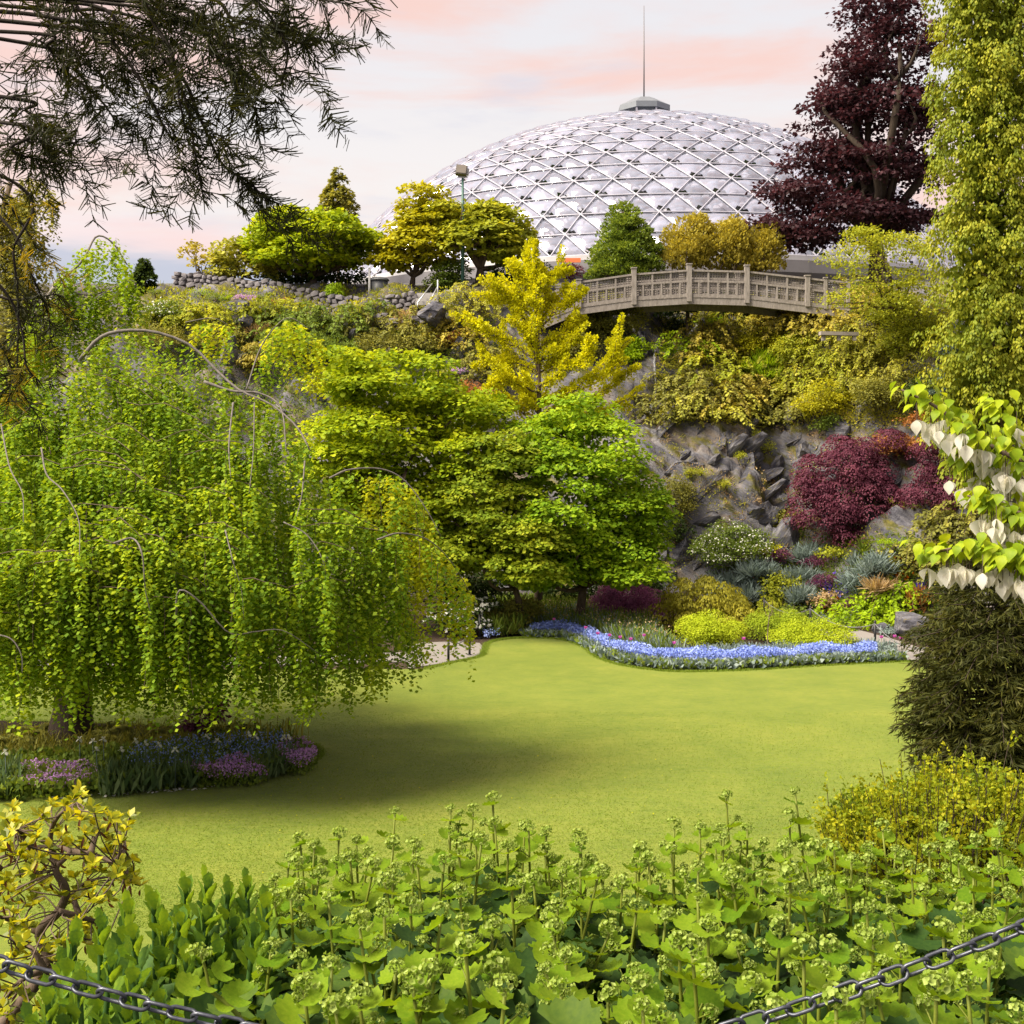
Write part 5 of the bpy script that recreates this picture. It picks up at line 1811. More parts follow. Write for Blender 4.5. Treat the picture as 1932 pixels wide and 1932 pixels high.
# golden slope right of the ravine
gs = [(1405, 592, 38, 28, F_CYP, 'weep', 'golden shrub against the girder of the footbridge'), (1470, 600, 60, 26, F_AMBER, 'juniper', 'amber juniper below the bridge end by the golden slope'), (1335, 640, 42, 32, F_AMBER, 'juniper', 'amber scrub at the lip of the ravine under the bridge'),
      (1440, 655, 58, 32, F_GOLD, 'round', 'brightest golden shrub on the slope above the bare rock'), (1375, 690, 58, 26, F_YELG, 'juniper', 'yellow green juniper above the bare rock'), (1300, 735, 66, 26, F_OLIVE, 'juniper', 'brownish juniper trailing beside the waterfall chute'),
      (1255, 770, 40, 26, F_OLIVE, 'juniper', 'trailing olive juniper at the bottom of the chute'), (1405, 745, 60, 30, F_AMBER, 'juniper', 'amber juniper hanging over the bare rock'), (1490, 700, 44, 38, F_CYP, 'juniper', 'feathery golden juniper below the brightest shrub'),
      (1550, 690, 64, 46, F_YELG, 'weep', 'arching yellow green shrub below the timber ledge'), (1640, 680, 60, 44, F_CYP, 'weep', 'arching olive gold shrub under the airy golden tree'), (1545, 610, 56, 22, F_AMBER, 'juniper', 'dark amber juniper beside the timber ledge'),
      (1555, 762, 52, 34, F_GOLD, 'round', 'compact gold shrub directly above the jointed slab'), (1478, 772, 54, 20, F_OLIVE, 'juniper', 'flat brownish juniper over the rock edge'), (1665, 745, 52, 40, F_OLIVE, 'round', 'olive shrub above the crimson maple'),
      (1500, 660, 40, 26, F_YELG, 'round', 'light yellow shrub beside the brightest golden shrub'), (1345, 768, 60, 20, F_CYP, 'juniper', 'low golden juniper creeping along the top of the bare rock'), (1600, 640, 50, 28, F_CYP, 'weep', 'gold green shrub just below the timber ledge'),
      (1720, 640, 60, 50, F_YELG, 'round', 'leafy yellow green shrub at the foot of the columnar conifer'), (1690, 590, 50, 34, F_YELG, 'airy', 'loose golden shrub below the airy golden tree'), (1430, 705, 40, 24, F_LIME, 'grassy', 'upright fresh grass tuft among the golden junipers'),
      (1620, 560, 46, 22, F_AMBER, 'juniper', 'amber shrub at the very end of the bridge railing'), (1530, 560 + 30, 40, 14, F_OLIVE, 'juniper', 'low olive growth along the lower bridge rail')]
for k, (x, y, rx, ry, m, st, lb) in enumerate(gs):
    S('slope_shrub' if st != 'grassy' else 'ornamental_grass', lb, x, y, rx * 1.1, ry * 1.25, m, 360 + k, st, cat='shrub' if st != 'grassy' else 'grass', k=1.1)
bushy('airy_golden_tree', 'airy golden leaved small tree with pale blossom beside the columnar conifer', 'tree', onT(1690, 640), lobes_px([(1640, 460, 50, 26, 47.5, 1.2), (1600, 500, 50, 26, 47.5, 1.2), (1690, 480, 60, 36, 47.5, 1.4), (1660, 540, 80, 36, 47.3, 1.4), (1730, 540, 50, 46, 47.3, 1.2), (1620, 570, 60, 28, 47.2, 1.2), (1700, 590, 70, 30, 47.2, 1.3)]), F_YELG, 390, 230, (.25, .55), 200, 'rhomb', .105, flat=.45, core=.08, r0=.12, n_limb=14, jit=.8, thick=.6, droop=.2, fork=.3)
bushy('blue_conifer', 'blue-grey layered conifer below the columnar conifer', 'conifer', onT(1840, 720), lobes_on([(1870, 620, 55, 24, 45.6, 1.1), (1830, 660, 55, 24, 45.4, 1.1), (1890, 670, 50, 34, 45.3, 1.1), (1840, 710, 60, 26, 45.0, 1.1), (1800, 740, 40, 22, 45.0, .9), (1900, 730, 40, 30, 45.2, 1)]), F_BLUE, 391, 130, (.28, .58), 330, 'spray', .13, flat=.3, droop=.2, up=.7, core=.2, r0=.09)
S('dark_shrub', 'dark evergreen shrub between the olive shrub and the blue-grey conifer', 1745, 745, 44, 38, F_DEEP, 392, 'round', cat='shrub')
S('dark_shrub', 'glossy green shrub beneath the blue-grey conifer', 1880, 745, 50, 32, F_GREEN, 393, 'round', cat='shrub')
S('rust_shrub', 'orange tinted shrub between the two largest red maple mounds', 1695, 842, 50, 26, F_RUST, 394, 'airy')
S('rust_shrub', 'rusty green shrub over the crimson maple', 1750, 795, 44, 20, F_RUST, 395, 'airy')
S('rock_shrub', 'small green shrub growing from the rock near the jointed slab', 1562, 803, 24, 20, F_GREEN, 396, 'round')
S('rock_shrub', 'dark olive shrub at the base of the rock face beside the dense maple', 1278, 945, 36, 46, F_OLIVE, 397, 'round')
S('rock_shrub', 'shaded olive shrub under the rock face close to the dense maple', 1272, 1005, 30, 36, F_DEEP, 398, 'round')
S('rock_shrub', 'dry olive shrub clinging above the white-flowered shrub', 1480, 985, 40, 24, F_OLIVE, 399, 'airy')
blossomed('white_flowered_shrub', 'fresh green shrub sprinkled with tiny white flowers under the rock face', 1385, 1035, 82, 52, F_GREEN, 400, 'round', F_WHITE, .055, 620, k=1.1)
S('bronze_conifer', 'bronze green young conifer below the red maple mounds', 1800, 985, 60, 40, F_OLIVE, 401, 'juniper', cat='conifer')
S('bronze_conifer', 'dull bronze conifer beside the orange poppies', 1745, 1050, 46, 36, F_OLIVE, 402, 'juniper', cat='conifer')
S('ground_cover', 'lime green ground cover under the largest red maple mound', 1690, 1028, 44, 14, F_LIME, 403, 'cushion', cat='ground cover')
S('leafy_shrub', 'green leafy shrub between the white-flowered shrub and the largest red mound', 1500, 1020, 26, 30, F_GREEN, 404, 'round')

# planted bank along the path
for k, (x, y, rx, ry, lb) in enumerate([(1372, 1108, 40, 18, 'silver blue clump at the back of the golden weeping mound'), (1430, 1085, 34, 16, 'silver blue clump below the white-flowered shrub'), (1415, 1130, 34, 16, 'silver blue clump behind the first path post'), (1520, 1052, 30, 14, 'silver green clump by the uppermost purple cushion'),
                                       (1515, 1095, 30, 16, 'silver green clump between purple cushions'), (1620, 1100, 40, 20, 'silver green spiky clump between the yucca and the poppies'), (1510, 1132, 22, 18, 'blue grey clump behind the post between shrub and ferns'), (1655, 1075, 34, 18, 'grey green clump above the poppies')]):
    S('silver_clump', lb, x, y, rx, ry, F_GREYB, 410 + k, 'grassy', cat='perennial', k=.9, dn=1.6)
for k, (x, y, rx, ry, lb) in enumerate([(1466, 1052, 26, 14, 'uppermost purple leaved cushion on the bank'), (1543, 1064, 30, 13, 'wide purple leaved cushion beside the yucca'), (1556, 1097, 32, 18, 'rounded purple leaved cushion above the pale grass'), (1610, 1145, 14, 12, 'little purple cushion among the ferns')]):
    S('purple_cushion', lb, x, y, rx, ry, F_PURPLE2, 420 + k, 'cushion', cat='cushion plant', k=1.2)
for k, (x, y, rx, ry, m, st, lb) in enumerate([(1478, 1112, 36, 34, F_YELG, 'airy', 'yellow feathery shrub rising on the bank behind two path posts'), (1462, 1148, 40, 22, F_YELG, 'juniper', 'yellow fern-like shrub by the first path post'), (1500, 1160, 34, 20, F_GREEN, 'juniper', 'green fern at the foot of the yellow feathery shrub'),
                                              (1562, 1138, 26, 26, F_STRAW, 'airy', 'pale beige grassy shrub below the rounded purple cushion'), (1592, 1160, 36, 26, F_LIME, 'juniper', 'lime fern beside the pale beige shrub'), (1640, 1152, 36, 32, F_LIME, 'juniper', 'large lime fern beneath the poppies'),
                                              (1690, 1130, 34, 34, F_LIME, 'juniper', 'tall lime fern next to the slabby rock'), (1618, 1172, 14, 16, F_GREYB, 'round', 'small grey green cushion on the path edge under the ferns'), (1682, 1196, 16, 9, F_GREYB, 'round', 'grey green cushion by the slabby rock'), (1545, 1172, 14, 9, F_GREYB, 'round', 'little grey cushion at the path edge under the pale beige shrub'),
                                              (1450, 1040, 20, 12, F_GOLD, 'airy', 'gold flowered tuft above the purple cushions'), (1580, 1045, 34, 12, F_YELG, 'airy', 'yellow green flowering mat above the yucca'), (1730, 1140, 22, 18, F_RUST, 'grassy', 'bronze spiky tuft above the slabby rock'), (1660, 1112, 26, 14, F_STRAW, 'grassy', 'pale wispy grass below the poppies'), (1440, 1175, 30, 14, F_DEEP, 'round', 'dark low growth along the far path edge'), (1580, 1185, 24, 10, F_GREEN, 'round', 'low green edging on the path below the lime fern')]):
    S('bank_plant', lb, x, y, rx, ry, m, 430 + k, st, cat='perennial', k=.85)


def flower_patch(name, label, spots, mat, stem_mat, size, seed, cat='flowers', tall=.22, group=None):
    """Small separate blooms on stalks at picture positions."""
    rg = rng_(seed)
    P = [onT(x, y + 4) for x, y in spots]
    b = P[0]
    root = thing(name, label, cat, b, group)
    st = MB()
    for p in P:
        h = tall * rg.uniform(.7, 1.2)
        t = p + (rg.normal() * .03, -.05, h)
        st.tube([p - (0, 0, .05), t], .006, 3, False)
        lv = Leaves()
        n = 9
        v = unit(rg.normal(size=(n, 3)) + (0, 0, .3))
        lv.add('round', np.tile(t, (n, 1)), v, rg.normal(size=(n, 3)) + (0, -.4, .6), size * rg.uniform(.7, 1.1, n), rg.uniform(0, 1, n))
        lv.build('bloom', mat, root, b)
    st.build('stalk', stem_mat, root, False, b)
    return root


rgx = rng_(450)


def around(x, y, rx, ry, n):
    return [(x + rgx.normal() * rx * .5, y + rgx.normal() * ry * .5) for _ in range(n)]


flower_patch('orange_poppy', 'drift of orange poppies above the tallest lime fern', around(1695, 1095, 26, 14, 16), F_ORANGE, F_GREEN, .085, 451)
flower_patch('orange_poppy', 'orange poppies dotted in front of the pale beige shrub', around(1568, 1155, 22, 18, 9), F_ORANGE, F_GREEN, .075, 452)
flower_patch('orange_poppy', 'few orange poppies behind the golden weeping mound', around(1424, 1103, 12, 8, 4), F_ORANGE, F_GREEN, .085, 453)
flower_patch('orange_poppy', 'orange blooms behind the plum purple mound', around(1215, 1109, 14, 4, 6), F_ORANGE, F_GREEN, .09, 454)
flower_patch('yellow_flower', 'clear yellow blooms just under the largest red maple mound', around(1602, 1028, 8, 10, 6), F_GOLD, F_GREEN, .09, 455)
flower_patch('orange_poppy', 'orange blooms at the foot of the bronze conifers', around(1710, 1062, 40, 8, 8), F_ORANGE, F_GREEN, .07, 456)
flower_patch('violet_flower', 'rich violet flower spikes below the yucca', around(1578, 1112, 46, 22, 60), F_VIOLET, F_GREEN, .085, 457)
flower_patch('violet_flower', 'violet flower spikes close to the bronze spiky tuft', around(1738, 1112, 20, 14, 26), F_VIOLET, F_GREEN, .085, 458)


def yucca(label, x, y, R, n, seed, mat):
    rg = rng_(seed)
    b = onT(x, y)
    root = thing('yucca', label, 'yucca', b)
    vs_, fs = [], []
    for k in range(n):
        a, e = rg.uniform(0, 2 * np.pi), rg.uniform(.15, 1.35)
        d = np.array([math.cos(a) * math.cos(e), math.sin(a) * math.cos(e), math.sin(e)])
        sd = unit(np.cross(d, (0, 0, 1.0)))
        L = R * rg.uniform(.75, 1.1)
        pts = [b + d * L * s + np.array([0, 0, -.35 * L * s * s * math.cos(e)]) + (0, 0, .12) for s in (0, .35, .7, 1)]
        w = [.02, .034, .024, .002]
        v = []
        for p, ww in zip(pts, w):
            v += [p - sd * ww, p + (0, 0, -.012), p + sd * ww]
        f = [(i * 3 + j, i * 3 + j + 1, (i + 1) * 3 + j + 1, (i + 1) * 3 + j) for i in range(3) for j in (0, 1)]
        me = mesh('leaf', np.array(v) - b, f, mat, True, {'tint': np.full(12, rg.uniform(0, 1))})
        obj('leaf', me, root)
    MB().tube([b - (0, 0, .2), b + (0, 0, .2)], [.06, .04], 6).build('stem', BARK_BROWN, root, True, b)


yucca('spiky silvery yucca rosette above the violet flower spikes', 1612, 1078, .75, 60, 461, F_GREYB)
yucca('taller green yucca rosette behind the silvery one', 1628, 1050, .70, 46, 462, F_GREEN)

# scattered tufts over the quarry face
def scree_cover():
    rg = rng_(470)
    lv, lg = Leaves(), Leaves()
    for k in range(560):
        x, y = rg.uniform(1235, 1700), rg.uniform(760, 1075)
        a = vnoise(np.array([[(x * .8 + y * .6) / 60, (y * .8 - x * .6) / 18, .5]]), 55)[0]
        if a < -.15:
            continue
        if y < 1075 - (x - 1235) * .1 and y > 800 - (x - 1235) * .12:
            p = onT(x, y)
            n = int(rg.integers(20, 60))
            s = rg.uniform(.08, .26)
            v = unit(rg.normal(size=(n, 3)))
            v[:, 1] -= .3
            L = lv if rg.uniform() < .6 else lg
            sh = 'needle' if rg.uniform() < .4 else 'rhomb'
            L.add(sh, p + v * s * (1.4, 1, .7), v + (.1, -.2, .35), rg.normal(size=(n, 3)) + (0, -.3, 1), (.16 if sh == 'needle' else .07) * rg.uniform(.7, 1.3, n), np.clip(rg.uniform(0, 1) + rg.normal(size=n) * .2, 0, 1))
    tag(lv.build('rock_vegetation', F_CYP, None), kind='stuff')
    tag(lg.build('dry_vegetation', F_STRAW, None), kind='stuff')


scree_cover()
for k, (x, y, rx, ry) in enumerate([(1450, 845, 13, 22), (1425, 830, 9, 20), (1438, 800, 10, 12), (1395, 862, 8, 10), (1300, 895, 9, 10), (1322, 892, 8, 8), (1470, 790, 20, 8), (1370, 915, 14, 10)]):
    S('stonecrop_cushion', 'pale yellow stonecrop cushion growing on the bare quarry face', x, y, rx, ry, F_YELG, 480 + k, 'cushion', cat='cushion plant', group='pale stonecrop cushions on the rock', k=.8)


def hill_cover():
    """Low growth clothing the rim and slopes between the shrubs."""
    rg = rng_(490)
    for nm, mat, n, box in (('rim_grass', F_YELG, 700, (270, 860, 545, 640)), ('slope_undergrowth', F_GREEN, 900, (300, 960, 600, 800)), ('bank_undergrowth', F_CYP, 1900, (1240, 1800, 560, 800)), ('bank_ground_cover', F_GREEN, 800, (1330, 1790, 1010, 1190))):
        lv = Leaves()
        for k in range(n):
            p = onT(rg.uniform(box[0], box[1]), rg.uniform(box[2], box[3]))
            if p[1] > 70:
                continue
            m = 28
            v = unit(rg.normal(size=(m, 3)))
            s = rg.uniform(.12, .34)
            sh = 'rhomb' if rg.uniform() < .7 else 'needle'
            lv.add(sh, p + v * s * (1.5, 1.2, .6), v + (0, -.2, .5), rg.normal(size=(m, 3)) * .6 + (0, 0, 1), (.10 if sh == 'rhomb' else .22) * rg.uniform(.7, 1.3, m), np.clip(rg.uniform(0, 1) + rg.normal(size=m) * .2, 0, 1))
        tag(lv.build(nm, mat, None), kind='stuff')


hill_cover()

# ------------------------------------------------------------------ flower beds round the lawn
def spread(poly, n, rg):
    """Random points in a picture-space polygon lying on the lawn level, as ground positions."""
    P = np.array([G(x, y)[:2] for x, y in poly])
    lo, hi = P.min(0), P.max(0)
    out = np.zeros((0, 2))
    while len(out) < n:
        q = rg.uniform(lo, hi, (n * 3, 2))
        ins = np.zeros(len(q), bool)
        j = len(P) - 1
        for i in range(len(P)):
            c = ((P[i, 1] > q[:, 1]) != (P[j, 1] > q[:, 1])) & (q[:, 0] < (P[j, 0] - P[i, 0]) * (q[:, 1] - P[i, 1]) / (P[j, 1] - P[i, 1] + 1e-12) + P[i, 0])
            ins ^= c
            j = i
        out = np.vstack([out, q[ins]])
    return out[:n]


def bed_mass(name, poly, n, rg, mat, shape, size, z, up=1.0, tint=(0, 1), flat=.3, hum=.0, seed=0):
    q = spread(poly, n, rg)
    zz = rg.uniform(*z, n)
    if hum:
        zz = zz * (1 + hum * vnoise(np.c_[q * 1.7, np.zeros(n)], seed))
    pos = np.c_[q, zz + .03]
    v = unit(rg.normal(size=(n, 3)) * (1, 1, flat) + (0, 0, up))
    lv = Leaves().add(shape, pos, v, rg.normal(size=(n, 3)) + (0, -.4, .6), size * rg.uniform(.7, 1.3, n), np.clip(rg.uniform(*tint, n), 0, 1))
    return tag(lv.build(name, mat, None), kind='stuff')


rg = rng_(600)
BLUE = [(985, 1180), (1060, 1178), (1110, 1195), (1160, 1215), (1240, 1232), (1330, 1236), (1440, 1230), (1560, 1222), (1690, 1226), (1690, 1248), (1560, 1250), (1450, 1258), (1350, 1262), (1260, 1262), (1180, 1252), (1130, 1237), (1100, 1216), (1060, 1203), (1000, 1199)]
BAND = [(1000, 1194), (1060, 1193), (1110, 1205), (1160, 1226), (1240, 1245), (1330, 1250), (1440, 1245), (1560, 1238), (1655, 1236), (1655, 1247), (1560, 1248), (1450, 1256), (1350, 1260), (1260, 1257), (1180, 1246), (1130, 1229), (1100, 1213), (1060, 1203), (1000, 1202)]
EDGE = [(985, 1199), (1060, 1201), (1098, 1214), (1130, 1235), (1180, 1250), (1260, 1260), (1350, 1260), (1450, 1256), (1560, 1249), (1700, 1244), (1710, 1249), (1560, 1256), (1450, 1263), (1350, 1267), (1260, 1267), (1180, 1257), (1130, 1242), (1098, 1221), (1060, 1207), (985, 1204)]
BACK = [(985, 1165), (1110, 1160), (1130, 1178), (1225, 1184), (1245, 1215), (1290, 1240), (1240, 1238), (1160, 1218), (1100, 1198), (1000, 1190)]
BACK2 = [(1290, 1236), (1450, 1232), (1640, 1225), (1690, 1228), (1560, 1238), (1330, 1246)]
bed_mass('forget_me_not_flowers', BAND, 13000, rg, F_BLUEFL, 'petal', .046, (.14, .36), .6, hum=.3, seed=5)
bed_mass('forget_me_not_leaves', BLUE, 8000, rg, F_GREYB, 'rhomb', .10, (.02, .18), 1.0)
bed_mass('bed_edge_leaves', EDGE, 3600, rg, F_GREYB, 'rhomb', .16, (.0, .12), 1.3, flat=.6)
bed_mass('bed_edge_grass', EDGE, 2600, rg, F_GREEN, 'rhomb', .15, (.0, .12), 1.3, flat=.6)
bed_mass('bed_low_blades', BACK2, 1500, rg, F_GREYB, 'needle', .26, (.0, .08), 2.2)
bed_mass('bed_stems', BACK, 4200, rg, F_GREYB, 'needle', .36, (.0, .15), 2.2)
bed_mass('bed_back_leaves', BACK, 3600, rg, F_GREEN, 'needle', .42, (.0, .15), 2.4)
bed_mass('bed_seed_heads', BACK, 700, rg, F_STRAW, 'rhomb', .05, (.42, .66), 1.2)
SHADE = [(905, 1150), (1110, 1135), (1115, 1165), (985, 1172), (990, 1200), (930, 1205), (905, 1200)]
bed_mass('shade_grass', SHADE, 6000, rg, F_GREEN, 'needle', .45, (0, .2), 2.0)
bed_mass('shade_leaves', SHADE, 3000, rg, F_OLIVE, 'rhomb', .14, (0, .3), 1.0)
S2 = [(905, 1195), (930, 1190), (945, 1205), (915, 1212)]
bed_mass('blue_edge_flowers', S2, 400, rg, F_BLUEFL, 'petal', .04, (.1, .3))


def tulip(x, y, mat, label, grp, hgt_=.5, sc=1.0, gz=0.03):
    p = G(x, y)
    p[2] = gz
    root = thing('tulip', label, 'tulip', p, grp)
    MB().tube([(0, 0, 0), (.01, 0, hgt_ * .5), (0, 0, hgt_)], .008, 4).build('stem', F_GREEN, root, True)
    r = rng_(int(x * 7 + y))
    lv = Leaves()
    a = np.arange(6) * np.pi / 3 + r.uniform(0, 1)
    d = np.c_[np.cos(a), np.sin(a), np.full(6, 2.0)]
    lv.add('round', np.c_[np.cos(a) * .015, np.sin(a) * .015, np.full(6, hgt_)], d, np.c_[np.cos(a), np.sin(a), np.zeros(6)], .085 * sc, r.uniform(0, 1, 6))
    lv.build('bloom', mat, root)
    lv = Leaves()
    lv.add('sword', np.tile([[0, 0, .02]], (3, 1)), np.array([(.5, .1, 1), (-.5, -.2, 1), (.1, -.5, 1)]), np.array([(-1, 0, .5), (1, 0, .5), (0, 1, .5)]), .28, r.uniform(0, 1, 3))
    lv.build('leaf', F_GREYB, root)


for x, y in [(1045, 1202), (1128, 1232), (1150, 1236), (1170, 1240), (1190, 1244), (1105, 1220), (1272, 1252), (1403, 1243), (1663, 1240), (1688, 1238), (1700, 1242), (1215, 1236)]:
    tulip(x, y, F_MAG, 'magenta tulip standing above the blue forget-me-nots by the lawn', 'magenta tulips in the blue bed')

# bed under the beech
def elp(cx, cy, rx, ry, n=26):
    return [(cx + rx * math.cos(t), cy + ry * math.sin(t)) for t in np.linspace(0, 2 * np.pi, n, endpoint=False)]


for k, (cx, cy, rx, ry, n) in enumerate([(100, 1485, 85, 20, 3200), (425, 1472, 80, 15, 2900), (560, 1442, 40, 22, 2300)]):
    lv_poly = elp(cx, cy + 6, rx, ry)
    bed_mass('mauve_flowers', lv_poly, n, rg, F_PINKV, 'petal', .026, (.16, .34), .6, hum=.3, seed=k)
    bed_mass('mauve_leaves', lv_poly, n // 2, rg, F_GREEN, 'rhomb', .07, (.0, .25), 1.0)
bed_mass('bed_blue_flowers', [(250, 1440), (420, 1420), (540, 1415), (560, 1445), (480, 1470), (300, 1490), (230, 1480)], 2600, rg, F_BLUEFL, 'petal', .028, (.2, .42))
bed_mass('under_tree_leaves', [(0, 1450), (300, 1430), (540, 1405), (590, 1440), (500, 1480), (330, 1495), (150, 1512), (-40, 1520), (-40, 1460)], 9000, rg, F_GREEN, 'rhomb', .10, (.0, .30), 1.2, flat=.6)
bed_mass('iris_blades', [(190, 1480), (340, 1460), (380, 1490), (300, 1500), (190, 1512)], 900, rg, F_IRIS, 'sword', .40, (.0, .06), 2.5)
bed_mass('iris_blades', [(480, 1455), (560, 1440), (540, 1470), (470, 1485)], 500, rg, F_IRIS, 'sword', .34, (.0, .06), 2.5)
bed_mass('iris_blades', [(-20, 1480), (40, 1470), (40, 1510), (-20, 1520)], 400, rg, F_IRIS, 'sword', .38, (.0, .06), 2.5)
bed_mass('back_bed_leaves', [(0, 1400), (170, 1390), (420, 1385), (540, 1400), (400, 1425), (100, 1450), (-40, 1450)], 3200, rg, F_OLIVE, 'needle', .24, (.0, .14), 1.4)
bed_mass('tall_bed_stems', [(400, 1400), (560, 1405), (590, 1435), (430, 1440)], 70, rg, F_OLIVE, 'needle', .42, (.0, .1), 6.0, flat=.2)


def fern(label, x, y, n, L, seed, mat, z=.03, grp=None):
    rg = rng_(seed)
    b = G(x, y)
    b[2] = z
    root = thing('fern', label, 'fern', b, grp)
    for k in range(n):
        a = rg.uniform(0, 2 * np.pi)
        e = rg.uniform(.5, 1.2)
        l_ = L * rg.uniform(.7, 1.1)
        s = np.linspace(0, 1, 14)
        d = np.array([math.cos(a), math.sin(a), 0])
        p = d * (l_ * math.cos(e) * s)[:, None] + np.array([0, 0, 1.0]) * (l_ * math.sin(e) * s - .55 * l_ * s ** 2.4)[:, None]
        sd = np.cross(d, (0, 0, 1.0))
        lv = Leaves()
        for sgn in (1, -1):
            w = l_ * .17 * np.sin(np.pi * np.clip(s * .92 + .08, 0, 1)) + .015
            lv.add('spray', p, sd * sgn + d * .45 + (0, 0, -.15), np.tile([0, 0, 1.0], (14, 1)) + d * .2, w * 1.2, rg.uniform(0, 1, 14))
        lv.build('frond', mat, root)
    MB().tube([(0, 0, -.05), (0, 0, .08)], [.05, .03], 6).build('crown_base', BARK_DARK, root, True)


for k, (x, y, n, L, lb) in enumerate([(215, 1402, 26, .95, 'big dark fern close beside the beech trunk'), (300, 1405, 22, .75, 'dark spreading fern between the beech trunk and the dark leaved shrub'), (350, 1412, 20, .65, 'low dark fern between the spreading fern and the dark shrub'), (60, 1405, 24, .9, 'dark fern on the other side of the beech trunk from the big one'), (20, 1420, 20, .8, 'dark fern by the edge of the tree bed litter'), (440, 1415, 18, .6, 'small dark fern below the dark leaved shrub')]):
    fern(lb, x, y, n, L, 620 + k, F_OLIVE)
bushy('dark_leaved_shrub', 'small dark leaved shrub silhouetted under the beech skirt', 'shrub', (*G(385, 1408)[:2], .03), lobes_px([(388, 1355, 26, 22, 24.0, .35), (375, 1372, 20, 16, 24.0, .3), (405, 1340, 18, 14, 24.0, .3)]), F_PURPLE2, 631, 26, (.12, .22), 700, 'rhomb', .10, core=.1, r0=.02, part='foliage', stem='stem')
bushy('dark_leaved_shrub', 'low dark evergreen mound at the back of the tree bed', 'shrub', (*G(450, 1408)[:2], .03), lobes_px([(450, 1390, 50, 14, 24.2, .5), (520, 1398, 30, 10, 24.0, .4)]), F_DEEP, 632, 40, (.12, .22), 900, 'rhomb', .07, core=.1, r0=.02, part='foliage', stem='stem')


def iris(x, y, seed):
    r = rng_(seed)
    p = G(x, y)
    p[2] = .03
    root = thing('white_iris', 'white iris flower on a tall stem in the shaded tree bed', 'flower', p, 'white irises in the tree bed')
    h = r.uniform(.55, .75)
    MB().tube([(0, 0, 0), (.01, 0, h * .5), (0, 0, h)], .008, 4).build('stem', F_GREYB, root, True)
    lv = Leaves()
    a = np.arange(6) * np.pi / 3 + r.uniform(0, 1)
    up = np.tile([2.2, -.5], 3) + r.normal(size=6) * .3
    lv.add('round', np.c_[np.cos(a) * .01, np.sin(a) * .01, np.full(6, h)], np.c_[np.cos(a), np.sin(a), up], np.c_[-np.cos(a) * up, -np.sin(a) * up, np.full(6, 1.0)], np.where(up > 0, .055, .075), r.uniform(0, 1, 6))
    lv.build('bloom', F_WHITE, root)


for k, (x, y) in enumerate([(150, 1470), (175, 1462), (195, 1470), (230, 1478), (256, 1475), (275, 1480), (300, 1478), (182, 1492), (10, 1500), (330, 1496), (390, 1462), (410, 1462), (470, 1462), (482, 1460), (535, 1460), (545, 1462)]):
    iris(x, y, 640 + k)
# fallen petals at the bed edge
r6 = rng_(660)
q = spread([(90, 1508), (350, 1490), (500, 1478), (505, 1482), (350, 1497), (90, 1514)], 90, r6)
tag(Leaves().add('petal', np.c_[q, np.full(90, .045)], r6.normal(size=(90, 3)) * (1, 1, .2), np.tile([0, 0, 1.0], (90, 1)) + r6.normal(size=(90, 3)) * .2, .055 * r6.uniform(.6, 1.3, 90), r6.uniform(0, 1, 90)).build('fallen_petals', F_WHITE, None), kind='stuff')

# white lace shrub and dark conifers near the left path
ex, st = dots('petal', .10, 420, top=.1)
r = bushy('white_lace_shrub', 'shrub covered in flat white flower heads next to the path end', 'shrub', (*G(880, 1190)[:2], .0), lobes_px([(865, 1160, 42, 22, 39, .8), (905, 1148, 34, 20, 39.2, .8), (840, 1175, 30, 18, 38.8, .7), (880, 1180, 40, 18, 38.9, .7)]), F_DEEP, 671, 60, (.2, .38), 420, 'rhomb', .11, core=.15, part='foliage', stem='stem', extra=ex)
tag(st.build('blossom', F_WHITE, r, np.array(r.location)), kind='stuff')
bushy('shade_conifer', 'dark olive rounded conifer in shade between the white lace shrub and blue bed', 'shrub', (*G(965, 1185)[:2], 0), lobes_px([(960, 1165, 36, 30, 40, .9), (940, 1180, 26, 22, 39.6, .7), (990, 1150, 26, 18, 40.5, .7)]), F_OLIVE, 672, 70, (.2, .36), 560, 'spray', .10, core=.15, part='foliage', stem='stem')
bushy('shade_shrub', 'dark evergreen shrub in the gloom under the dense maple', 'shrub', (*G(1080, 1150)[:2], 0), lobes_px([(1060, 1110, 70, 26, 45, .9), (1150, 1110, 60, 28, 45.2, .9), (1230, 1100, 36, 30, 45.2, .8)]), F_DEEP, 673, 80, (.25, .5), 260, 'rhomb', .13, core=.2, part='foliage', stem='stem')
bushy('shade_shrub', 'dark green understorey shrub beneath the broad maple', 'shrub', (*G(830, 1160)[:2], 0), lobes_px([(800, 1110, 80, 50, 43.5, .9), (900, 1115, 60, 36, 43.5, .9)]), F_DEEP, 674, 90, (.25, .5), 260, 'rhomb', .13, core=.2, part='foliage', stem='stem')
bushy('thin_sapling', 'thin bare stemmed sapling between the yellow cushions', 'sapling', (*G(1450, 1228)[:2], 0.02), lobes_px([(1452, 1150, 10, 10, 36.5, .2), (1450, 1135, 8, 12, 36.5, .2)]), F_YELG, 675, 14, (.05, .12), 700, 'rhomb', .05, core=0, r0=.014, part='foliage', stem='stem', fork=.75)

# ------------------------------------------------------------------ posts and chains along the far path
BLACK = plain('black_iron', (.018, .018, .02), .5, .4, .2, 4, .1)
STEEL = plain('grey_steel', (.20, .20, .22), .55, .4, .15, 6, .1, .5)


